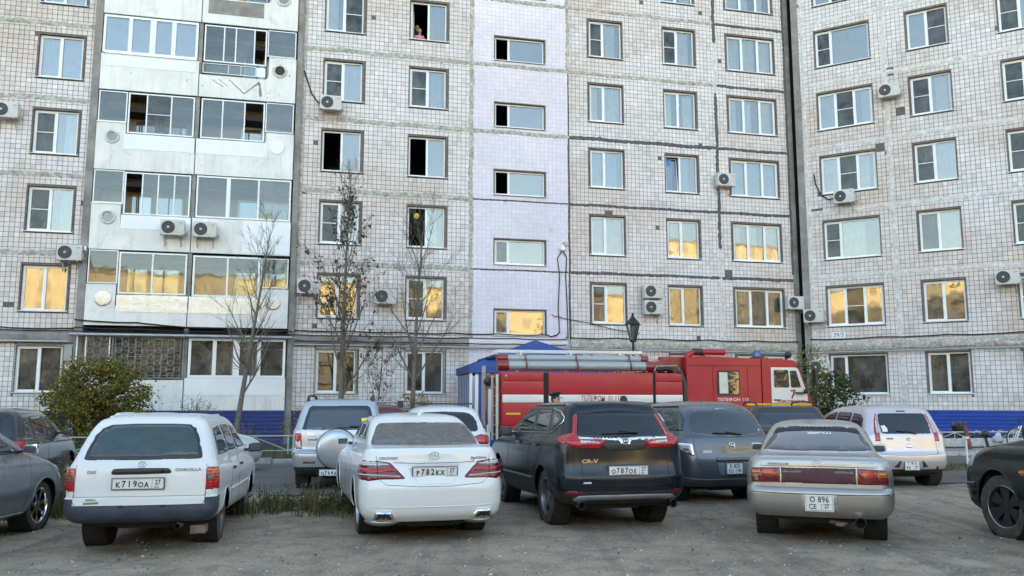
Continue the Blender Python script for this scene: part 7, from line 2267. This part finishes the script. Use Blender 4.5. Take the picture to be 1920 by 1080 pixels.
for (x0, x1, y0, y1) in ((-E_, E_, -1.72, -1.69), (-E_, E_, 1.69, 1.72), (-E_ - .02, -E_, -1.7, 1.7), (E_, E_ + .02, -1.7, 1.7)): mb.box(x0, x1, y0, y1, H1 - .24, H1 + .02)
mb.build("valance", m_canopy, CAN)
for x in (-E_ + .06, E_ - .06):
    for y in (-1.62, 1.62):
        mb = MB(); mb.box(x - .04, x + .04, y - .04, y + .04, 0, H1 - .2); mb.build("post", m_pvc, CAN)
x = -E_ + .2
k = 0
while x < -E_ + 1.6:
    w = (.12, .28)[k % 2]
    mb = MB(); mb.box(x, x + w - .01, -1.60, -1.57, .1, H1 - .26); mb.build("wall_board", (m_pvc, m_canopy)[k % 2], CAN)
    x += w; k += 1
y = -1.5; k = 0
while y < 1.5:
    w = (.12, .30)[k % 2]
    mb = MB(); mb.box(-E_ + .02, -E_ + .05, y, y + w - .01, .1, H1 - .26); mb.build("wall_board", (m_pvc, m_canopy)[k % 2], CAN)
    y += w; k += 1
o = MB(); rr = random.Random(2)
for i in range(5): o.sphere((-2.1 + i * .12, -1.2 + rr.uniform(-.1, .1), 2.98 + .04 * i), .14, 8, 0, None, (1.2, .8, .55))
tag(o.build("tarpaulin", m_trim, None, smooth=60, loc=CAN.location, rot=CAN.rotation_euler), "dark crumpled tarpaulin lying on the left corner of the canopy roof", "tarpaulin")

LP = empty("street_lantern", (3.72, 26.2, 0), 0, "black wrought-iron street lantern standing behind the fire engine", "street lamp")
m_iron = M("black_iron", (.02, .02, .022), .5, .3)
mb = MB(); mb.tube([(0, 0, 0), (0, 0, .5), (0, 0, 3.42)], [.07, .045, .038], 10); mb.build("pole", m_iron, LP, smooth=60)
for s_ in (-1, 1):
    mb = MB()
    mb.tube([(s_ * .04, 0, 2.3), (s_ * .25, 0, 2.75), (s_ * .3, 0, 2.95), (s_ * .22, 0, 3.05), (s_ * .16, 0, 2.97), (s_ * .22, 0, 2.9)], .012, 6)
    mb.tube([(s_ * .04, 0, 3.25), (s_ * .2, 0, 3.1), (s_ * .27, 0, 2.98)], .01, 6); mb.build("scroll", m_iron, LP, smooth=60)
mb = MB()
for k in range(6):
    a = k * pi / 3
    mb.tube([(.09 * cos(a), .09 * sin(a), 3.46), (.20 * cos(a), .20 * sin(a), 3.95)], .014, 5)
mb.lathe([(.001, 3.40), (.10, 3.42), (.10, 3.48), (.06, 3.48)], 6); mb.lathe([(.26, 3.95), (.22, 4.0), (.12, 4.12), (.05, 4.2), (.03, 4.3), (.001, 4.33)], 6)
mb.build("lantern_cage", m_iron, LP)
mb = MB(); mb.lathe([(.085, 3.47), (.19, 3.95)], 6); mb.build("lantern_glass", glass_mat("lantern_glass", (.35, .37, .38), 1.6, .02, .3), LP)

m_rail = M("pale_green_rail", (.33, .40, .38), .5, var=.12); m_rail2 = M("pale_grey_rail", (.50, .52, .53), .5, var=.1)
def rail_fence(x0, y0, x1, y1, label, mat, z=.1, bay=2.0, h=.52):
    L = math.hypot(x1 - x0, y1 - y0)
    f = empty("rail_fence", (x0, y0, z), math.atan2(y1 - y0, x1 - x0), label, "fence", "low rail fences")
    n = max(1, round(L / bay)); b = L / n
    mb = MB(); mb.tube([(0, 0, h), (L, 0, h)], .02, 6); mb.build("top_rail", mat, f)
    mb = MB(); mb.tube([(0, 0, .10), (L, 0, .10)], .016, 6); mb.build("bottom_rail", mat, f)
    for i in range(n + 1):
        mb = MB(); mb.tube([(i * b, 0, -.05), (i * b, 0, h)], .022, 6); mb.build("post", mat, f)
    for i in range(n):
        mb = MB(); mb.tube([(i * b, 0, .10), (i * b + b / 2, 0, h - .02), (i * b + b, 0, .10)], .014, 5); mb.build("brace", mat, f)
        mb = MB(); mb.tube([(i * b + b / 2, 0, .10), (i * b + b / 2, 0, h)], .013, 5); mb.build("upright", mat, f)
rail_fence(-18, 22.9, -4.6, 25.6, "low pale green rail fence along the lawn on the left", m_rail)
rail_fence(13.6, 28.5, 22, 29.6, "low grey rail fence in front of the flower bed on the right", m_rail2, z=.11, h=.50)
# painted border of the flower bed, flowers, pots
bd = empty("flower_bed_border", (12.5, 29.1, .1), math.atan2(1.0, 7.6), "low white flower bed border with one blue block", "border")
for i in range(10):
    mb = MB(); mb.box(0, .97, 0, .12, -.1, .27, ch=.015); mb.build("border_block", M("pale_blue_paint", (.16, .27, .46), .7, var=.15) if i == 1 else m_cement_w, bd, loc=(i * 1.0, 0, 0))
rr = random.Random(21); mb = MB()
for i in range(900):
    x = rr.uniform(12.6, 21.5); y = 29.5 + (x - 12.5) * .13 + rr.uniform(0, 1.1)
    h = rr.uniform(.1, .5)
    for k in range(3): leaf(mb, (x + rr.uniform(-.08, .08), y + rr.uniform(-.08, .08), .12 + h * rr.uniform(.3, 1)), rr.uniform(.08, .15), rr)
tag(mb.build("flower_foliage", m_leaf_gr, None, fix=False), kind="stuff")
mb = MB()
for i in range(60):
    x = rr.uniform(13, 21); y = 29.4 + (x - 12.5) * .13 + rr.uniform(0, .5)
    mb.sphere((x, y, rr.uniform(.45, .68)), rr.uniform(.025, .05), 6, rr.choice([0, 0, 1]))
tag(mb.build("flower_heads", [M("orange_flower", (.6, .22, .03), .7), M("pale_flower", (.65, .6, .5), .7)], None), kind="stuff")
pt = empty("flower_pot", (15.4, 29.75, .12), 0, "dark round planter among the flowers by the blue plinth", "planter")
mb = MB(); mb.lathe([(.001, .35), (.2, .35), (.24, .62), (.27, .62), (.27, .66), (.22, .66), (.2, .6), (.001, .58)], 16); mb.build("pot", m_trim, pt, smooth=40)
mb = MB()
for i in range(60): leaf(mb, (rr.gauss(0, .12), rr.gauss(0, .12), .68 + rr.uniform(0, .14)), .1, rr)
mb.build("plant", m_leaf_dry, pt, fix=False)
bg_ = MB(); prof = [(.02, .0), (.16, .02), (.2, .12), (.17, .26), (.08, .36), (.02, .40)]
bg_.lathe(prof, 14); bg_.v = [(.8 * x * (1 + .3 * sin(19 * z + 9 * y)) + .04 * sin(25 * y), y * .5 + .04 * sin(24 * z + 8 * x), z * .85 + .02 * sin(30 * x)) for x, y, z in bg_.v]
tag(bg_.build("plastic_bag", cloth_mat("white_plastic_film", (.72, .76, .82)), None, smooth=180, loc=(16.1, 28.72, .26), rot=(0, .15, 0)), "white plastic bag hanging on the rail fence near the bicycle", "bag")
pst = MB(); pst.box(-.055, .055, -.04, .04, 0, .85, ch=.01)
tag(pst.build("wooden_post", M("rusty_red_paint", (.20, .055, .045), .7, var=.2), None, loc=(14.45, 27.3, .0), rot=(0, -.17, 0)), "leaning rusty red post in front of the right rail fence", "post")
bo = empty("marker_post", (9.75, 18.6, 0), 0, "thin white and black marker post beside the black off-roader", "post")
mb = MB(); mb.tube([(0, 0, 0), (0, 0, .28)], .03, 10); mb.build("base", m_trim, bo)
mb = MB(); mb.tube([(0, 0, .28), (0, 0, .82)], .022, 10); mb.lathe([(.001, .86), (.07, .86), (.07, .82), (.022, .81)], 12); mb.build("shaft", m_pvc, bo)

BK = empty("bicycle", (16.05, 27.6, .10), R(12), "dark bicycle with white front wheel rim standing by the right rail fence", "bicycle")
for (x, nm) in ((0, "front"), (1.02, "rear")):
    mb = MB(); mb.tube([(x + .32 * cos(a), 0, .33 + .32 * sin(a)) for a in np.arange(0, 2 * pi, pi / 16)], .024, 8, closed=True); w = mb.build("wheel", m_tyre, BK, smooth=180)
    mb = MB(); mb.tube([(x + .285 * cos(a), 0, .33 + .285 * sin(a)) for a in np.arange(0, 2 * pi, pi / 16)], .012, 6, closed=True); mb.build("rim", m_pvc, w, smooth=180)
    mb = MB()
    for k in range(12): mb.tube([(x, 0, .33), (x + .28 * cos(k * pi / 6), 0, .33 + .28 * sin(k * pi / 6))], .002, 3)
    mb.build("spokes", m_galv, w)
m_bk = M("dark_bicycle_paint", (.02, .025, .05), .35)
mb = MB()
for a, b, r in (((.22, 0, .74), (.50, 0, .32), .018), ((.22, 0, .78), (.72, 0, .72), .017), ((.72, 0, .78), (.50, 0, .32), .016), ((.50, 0, .32), (1.02, 0, .33), .01), ((.72, 0, .70), (1.02, 0, .33), .01), ((.16, 0, .95), (.24, 0, .70), .017)): mb.cyl(a, b, r, 8)
mb.build("frame", m_bk, BK, smooth=60)
mb = MB()
for y in (-.05, .05): mb.tube([(.0, y, .33), (.22, y * .8, .74)], .018, 8)
mb.build("fork", m_pvc, BK, smooth=60)
mb = MB(); mb.tube([(.20, -.3, .98), (.15, -.1, .96), (.15, .1, .96), (.20, .3, .98)], .014, 8); mb.build("handlebar", m_bk, BK, smooth=60)
mb = MB(); mb.box(.62, .88, -.06, .06, .84, .89, ch=.02); mb.tube([(.72, 0, .78), (.73, 0, .85)], .012, 6); mb.build("saddle", m_trim, BK)
mb = MB(); mb.lathe([(.001, -.01), (.09, -.01), (.09, .01), (.001, .01)], 18, 0, Matrix.Translation((.5, .03, .32)) @ Matrix.Rotation(R(90), 4, 'X')); mb.tube([(.5, -.08, .32), (.44, -.1, .18)], .01, 6); mb.build("crank", m_trim, BK)

# ------------------------------------------------------------------ trees and shrubs
def bark(name, c): return M(name, c, .9, var=.3, vs=14, bump=.6, bs=50)
m_bark = bark("grey_brown_bark", (.15, .13, .11))
def grow(mb, tips, p, d, L, r, lvl, rr, up=.25, split=(2, 4), ang=.65, seg=5, minr=.004):
    pts = [p]; rad = [r]
    q = p.copy(); dd = d.copy()
    for i in range(seg):
        dd = (dd + Vector((rr.uniform(-1, 1), rr.uniform(-1, 1), rr.uniform(-.6, .8))) * .10 + Vector((0, 0, up * .16))).normalized()
        q = q + dd * (L / seg)
        pts.append(q.copy()); rad.append(max(minr * .6, r * (1 - .72 * (i + 1) / seg)))
    mb.tube(pts, rad, 7 if r > .03 else (5 if r > .01 else 3), cap=False)
    tips.append((pts, rad, lvl))
    if lvl <= 0: return
    n = rr.randint(*split)
    for k in range(n):
        i = rr.randint(1, seg)
        t = rr.random()
        base = pts[i - 1].lerp(pts[i], t)
        cd = (pts[i] - pts[i - 1]).normalized()
        sd = cd.orthogonal().normalized(); sd.rotate(Quaternion(cd, rr.uniform(0, 2 * pi)))
        nd = (cd * cos(ang) + sd * sin(ang)).normalized()
        rr0 = max(minr, rad[i] * rr.uniform(.5, .75))
        grow(mb, tips, base, nd, L * rr.uniform(.38, .62), rr0, lvl - 1, rr, up, split, ang, max(3, seg - 1), minr)
def bare_tree(name, x, y, h, r, label, seed, nbr, lean=(0, 0), leaves=None, nleaf=0, lsz=.08, group=None, first=.22, spread=.62, brl=.36, cat="tree", z=.1, lz=(0, 1)):
    rr = random.Random(seed)
    T = empty(name, (x, y, z), 0, label, cat, group)
    mb = MB(); tips = []
    pts = []; rad = []
    n = 12
    for i in range(n + 1):
        t = i / n
        pts.append(Vector((lean[0] * t + .05 * sin(4 * t + seed), lean[1] * t + .05 * sin(3 * t), h * t))); rad.append(r * (1 - .93 * t) + .004 + (.35 * r * (1 - t * 8) if t < .12 else 0))
    mb.tube(pts, rad, 9, cap=False)
    mb.build("trunk", m_bark, T, smooth=60)
    mb = MB()
    for k in range(nbr):
        t = first + (1 - first) * ((k + rr.random()) / nbr) ** .9
        i = min(n - 1, int(t * n)); base = pts[i].lerp(pts[i + 1], t * n - i)
        a = k * 2.399 + rr.uniform(-.4, .4)
        an = spread * (1.15 - .5 * t)
        d = Vector((cos(a) * sin(an), sin(a) * sin(an), cos(an)))
        grow(mb, tips, base, d, h * brl * (1.12 - .8 * t) * rr.uniform(.75, 1.2), max(.010, r * .48 * (1 - t * .85)), 2, rr, .55, (4, 6), .60, minr=.0065)
    mb.build("crown", m_bark, T, smooth=180)
    if leaves:
        lb = MB()
        for k in range(nleaf):
            pts_, rad_, lv = rr.choice(tips)
            zt = pts_[-1].z / h
            if not (lz[0] <= zt <= lz[1]) or lv > 1: continue
            i = rr.randint(1, len(pts_) - 1); p = pts_[i - 1].lerp(pts_[i], rr.random())
            leaf(lb, p + Vector((rr.uniform(-.03, .03), rr.uniform(-.03, .03), -.02)), lsz * rr.uniform(.6, 1.3), rr, .5)
        tag(lb.build("leaves", leaves, T, fix=False), kind="stuff")
    return T
bare_tree("bare_tree", -8.95, 28.0, 7.1, .098, "leafless young tree in front of the white balcony stack", 4, 17, (.75, .2), None, group="young trees on the lawn", spread=.70, brl=.34)
bare_tree("bare_tree", -5.62, 28.2, 8.9, .105, "tall young tree with clusters of withered brown leaves", 9, 21, (.15, -.1), m_leaf_br, 900, .14, group="young trees on the lawn", first=.16, spread=.55, brl=.30, lz=(.3, 1))
bare_tree("bare_tree", -3.35, 28.4, 7.6, .098, "leafless young tree just left of the blue canopy", 15, 18, (.35, .1), None, group="young trees on the lawn", spread=.66, brl=.36)
bare_tree("sapling", -4.38, 28.0, 3.6, .045, "thin sapling with sparse dark leaves between the two trees", 23, 9, (.1, 0), m_leaf_br, 260, .11, first=.25, spread=.6, brl=.42)
def shrub(name, x, y, rx, ry, h, label, n, mat, lsz, seed, stems=26, z=.1, low=.12, twig=True, cat="shrub", parts=2):
    rr = random.Random(seed)
    S = empty(name, (x, y, z), 0, label, cat)
    mb = MB(); ends = []
    for k in range(stems):
        a = rr.uniform(0, 2 * pi); q = rr.random() ** .6
        top = Vector((rx * q * cos(a) * .92, ry * q * sin(a) * .92, h * (1 - .45 * q * q) * rr.uniform(.75, 1.0)))
        m = top * .5 + Vector((rr.uniform(-.1, .1), rr.uniform(-.1, .1), .1 * h)); m.x *= .7; m.y *= .7
        b = Vector((rr.uniform(-.15, .15), rr.uniform(-.15, .15), 0))
        mb.tube([b, b.lerp(m, .5) , m, top], [.018, .014, .010, .004], 4, cap=False)
        for j in range(7 if twig else 0):
            t = rr.uniform(.35, 1); p = m.lerp(top, max(0, t * 2 - 1)) if t > .5 else b.lerp(m, t * 2)
            e = p + Vector((rr.uniform(-1, 1), rr.uniform(-1, 1), rr.uniform(-.2, .9))) * .28 * h * .5
            mb.tube([p, e], [.006, .002], 3, cap=False); ends.append(e)
        ends.append(top)
    mb.build("stems", m_bark, S, smooth=180)
    if n:
        lb = MB(); clumps = []
        for k in range(parts * 40):
            a = rr.uniform(0, 2 * pi); q = rr.random() ** .45; zt = rr.uniform(low, 1)
            rm = math.sqrt(max(0, 1 - (zt * 2 - .95) ** 2 * .72)) * rr.uniform(.8, 1.12)
            clumps.append((Vector((rx * q * rm * cos(a), ry * q * rm * sin(a), h * zt)), rr.uniform(.12, .26) * h * .5))
        for k in range(n):
            c, cr = rr.choice(clumps)
            if k % 5 == 0: c = rr.choice(ends); cr = .15
            p = c + Vector((rr.gauss(0, cr * .6), rr.gauss(0, cr * .6), rr.gauss(0, cr * .5)))
            if p.z < low * h * .6: continue
            leaf(lb, p, lsz * rr.uniform(.6, 1.25), rr, .2)
        tag(lb.build("foliage", mat, S, fix=False), kind="stuff")
    return S
shrub("leafy_shrub", -12.75, 26.6, 1.66, 1.2, 2.65, "big olive-green shrub with yellowing leaves under the ground-floor balcony", 15000, m_leaf_g, .115, 5, 40, low=.08, parts=4)
shrub("bare_shrub", -10.1, 27.4, 1.15, .8, 1.75, "bare twiggy shrub right of the big green shrub", 90, m_leaf_dry, .06, 6, 44)
shrub("yellow_shrub", -3.3, 28.0, .95, .6, 1.75, "small yellowing shrub at the foot of the right bare tree", 1500, m_leaf_y, .085, 7, 20)
shrub("yellow_shrub", -6.8, 27.8, .8, .5, 1.25, "sparse yellowing shrub by the plinth behind the silver off-roader", 330, m_leaf_y, .07, 8, 18)
shrub("leafy_shrub", 10.35, 27.9, .95, .7, 2.45, "green broad-leaved bush beside the fire engine's cab", 1500, m_leaf_gr, .15, 9, 24, low=.3)
shrub("leafy_shrub", 9.55, 27.4, .35, .4, 3.1, "narrow drooping olive shrub right beside the fire engine's mirror", 900, m_leaf_g, .12, 12, 10, low=.2)
shrub("bare_shrub", -7.9, 25.6, .6, .4, .95, "small leafless shrub near the rail fence", 60, m_leaf_y, .06, 10, 16)

# ------------------------------------------------------------------ people
m_skin = M("skin", (.46, .28, .20), .55, var=.06)
m_hair_d = M("dark_hair", (.02, .015, .012), .6); m_hair_b = M("fair_hair", (.42, .28, .13), .6, var=.2, vs=60)
def person(loc, rz, H, label, top, legs, hair, cap=None, lean=0.0, hair_long=0.0):
    P = empty("person", loc, rz, label, "person")
    s_ = H / 1.75
    J = {"pel": (0, 0, .95), "chest": (0, -.02 - lean * .2, 1.25), "neck": (0, -lean * .4, 1.47), "head": (0, -.02 - lean * .5, 1.60)}
    for q, sx in (("l", -1), ("r", 1)):
        J.update({"hip" + q: (sx * .09, 0, .90), "kn" + q: (sx * .10, -.02, .49), "an" + q: (sx * .11, .02, .08), "toe" + q: (sx * .12, -.14, .04),
                  "sh" + q: (sx * .19, -lean * .3, 1.40), "el" + q: (sx * .25, .03 - lean * .6, 1.13), "wr" + q: (sx * .24, -.10 - lean * .9, .93 + lean * .25)})
    ed = [("pel", "chest"), ("chest", "neck"), ("neck", "head")]
    for q in "lr": ed += [("pel", "hip" + q), ("hip" + q, "kn" + q), ("kn" + q, "an" + q), ("an" + q, "toe" + q), ("chest", "sh" + q), ("sh" + q, "el" + q), ("el" + q, "wr" + q)]
    rad = {"pel": .15, "chest": .165, "neck": .06, "head": .075}
    for q in "lr": rad.update({"hip" + q: .105, "kn" + q: .068, "an" + q: .05, "toe" + q: .045, "sh" + q: .075, "el" + q: .052, "wr" + q: .038})
    names = list(J); me = bpy.data.meshes.new("body")
    vs = [Vector(J[n]) * s_ for n in names]; es = [(names.index(a), names.index(b)) for a, b in ed]
    rs = [rad[n] * s_ for n in names]
    for q, sx in (("l", -1), ("r", 1)):                       # hand: palm and five fingers
        w = Vector(J["wr" + q]) * s_; wi = names.index("wr" + q)
        d = (w - Vector(J["el" + q]) * s_).normalized(); sd = Vector((0, -1, 0)) - d * Vector((0, -1, 0)).dot(d); sd.normalize()
        vs.append(w + d * .06); rs.append(.03); pi_ = len(vs) - 1; es.append((wi, pi_))
        for k, (o_, L) in enumerate(((-.030, .062), (-.010, .078), (.010, .084), (.030, .074))):
            a = len(vs); vs += [w + d * .095 + sd * -o_, w + d * (.095 + L * .55) + sd * -o_ + Vector((-sx * .008, 0, 0)), w + d * (.095 + L) + sd * -o_ + Vector((-sx * .022, 0, 0))]; rs += [.011, .0095, .008]
            es += [(pi_, a), (a, a + 1), (a + 1, a + 2)]
        a = len(vs); vs += [w + d * .045 + sd * .038, w + d * .09 + sd * .058]; rs += [.012, .009]; es += [(pi_, a), (a, a + 1)]
    me.from_pydata(vs, es, [])
    o = bpy.data.objects.new("body", me); link(o, P)
    m = o.modifiers.new("skin", 'SKIN'); m.use_smooth_shade = True
    for i, v in enumerate(me.skin_vertices[0].data): v.radius = (rs[i], rs[i] * (.72 if i in (0, 1) else 1)); v.use_root = (i == 0)
    o.modifiers.new("sub", 'SUBSURF').levels = 1; o.modifiers["sub"].render_levels = 1
    dg = bpy.context.evaluated_depsgraph_get(); ev = bpy.data.meshes.new_from_object(o.evaluated_get(dg))
    o.modifiers.clear(); o.data = ev
    ev.materials.clear()
    for mm in (top, legs, m_skin, m_trim): ev.materials.append(mm)
    for p in ev.polygons:
        z = p.center.z / s_; wr = abs(p.center.x) > .2 * s_ and z < (.95 + lean * .25)
        p.material_index = 2 if (z > 1.49 or wr) else (3 if z < .10 else (1 if z < .96 else 0))
    hp = Vector(J["head"]) * s_ + Vector((0, -.01, .02))
    mb = MB(); mb.sphere(hp, .105 * s_, 20, 0, None, (.80, .95, 1.18))
    mb.v = [(x, y - (.018 * s_ * max(0, 1 - abs(x - hp.x) / .022) * max(0, 1 - abs(z - hp.z + .015) / .035) if y < hp.y else 0), z) for x, y, z in mb.v]
    for sx in (-1, 1): mb.sphere(hp + Vector((sx * .086 * s_, .01, -.005)), .03 * s_, 8, 0, None, (.35, .7, 1.1))
    mb.lathe([(.016, 0), (.012, -.03), (.001, -.035)], 8, 0, Matrix.Translation(hp + Vector((0, -.096 * s_, .0))) @ Matrix.Rotation(R(15), 4, 'X'))
    mb.build("head", m_skin, P, smooth=180)
    for sx in (-1, 1):
        mb = MB(); mb.sphere(hp + Vector((sx * .033, -.088 * s_, .012)), .011, 8); mb.build("eye", m_trim, P, smooth=180)
    mb = MB(); mb.sphere(hp + Vector((0, -.085 * s_, -.058)), .022, 8, 0, None, (1.1, .5, .3)); mb.build("mouth", M("lip", (.35, .13, .11), .5), P, smooth=180)
    mb = MB(); mb.sphere(hp + Vector((0, .014, .018)), .112 * s_, 18, 0, None, (.84, .95, 1.12))
    mb.v = [(x, max(y, hp.y - .062 + .10 * max(0, (hp.z + .055 - z) * 9)), max(z, hp.z - .05 - hair_long)) for x, y, z in mb.v]
    mb.build("hair", hair, P, smooth=180)
    if cap:
        mb = MB(); cz = hp.z + .06
        mb.lathe([(.100, 0), (.104, .045), (.150, .085), (.145, .10), (.08, .125), (.001, .13)], 20, 0, Matrix.Translation((hp.x, hp.y, cz)) @ Matrix.Rotation(R(-14), 4, 'X'))
        mb.box(hp.x - .07, hp.x + .07, hp.y - .17, hp.y - .09, cz - .01, cz + .005, 1)
        mb.build("cap", [cap, m_trim], P, smooth=50)
    return P
m_navy = M("navy_uniform", (.012, .016, .035), .8); m_olive = M("dark_jacket", (.03, .032, .03), .8); m_pink = M("pink_cloth", (.62, .25, .34), .8, var=.1)
person((1.02, 20.6, 0), R(60), 1.78, "person in a navy peaked cap behind the black crossover, by the fire engine", m_navy, m_navy, m_hair_d, cap=m_navy)
person((2.68, 20.6, 0), R(200), 1.74, "person with short dark hair in front of the fire engine lettering", m_olive, m_navy, m_hair_d)
fl5 = level(5)
px, py, _ = on(MAIN, -3.75, .45, 0)
person((px, py, fl5 + .01), R(15), 1.33, "fair-haired person in pink leaning at an open upper window", m_pink, m_navy, m_hair_b, lean=.35)
px, py, _ = on(MAIN, -3.78, .95, 0)
person((px, py, fl5 + .01), R(13), 1.78, "dark-haired person standing behind the one in pink at the upper window", m_navy, m_navy, m_hair_d, hair_long=.15)
# the casement standing open beside them
mb = MB(); z0, z1 = fl5 + .83, fl5 + 2.31
for (a, b, c, d) in ((0, .60, z0, z0 + .05), (0, .60, z1 - .05, z1), (0, .05, z0 + .05, z1 - .05), (.55, .60, z0 + .05, z1 - .05)): mb.box(a, b, -.025, .025, c, d)
ws = mb.build("open_sash", m_pvc, MAIN, loc=(-4.07, .17, 0), rot=(0, 0, R(78)))
mb = MB(); mb.quad((.05, 0, z0 + .05), (.55, 0, z0 + .05), (.55, 0, z1 - .05), (.05, 0, z1 - .05)); mb.build("pane", m_glass, ws, fix=False)

# trees across the yard behind the viewpoint: the glass and paint mirror them
rr = random.Random(77)
yt = shrub("broad_tree", 0, -26, 3.6, 2.6, 9.0, "dark tree across the yard, seen only as a reflection", 2600, m_leaf_g, .42, 40, 26, z=0, low=.22, twig=False, cat="tree")
yt["group"] = "trees across the yard"
for i, x in enumerate((-46, -40, -34, -28, -22, -16, -10, -4, 2, 15, 22, 28, 34, 40, 48, 55, 62, 69, 76)):
    o = yt if i == 0 else copy_tree(yt)
    o.location = (x + rr.uniform(-.8, .8), -25 + rr.uniform(-3, 3), 0); o.rotation_euler = (0, 0, rr.uniform(0, 6)); k = rr.uniform(.85, 1.15) ; o.scale = (k, k, k)
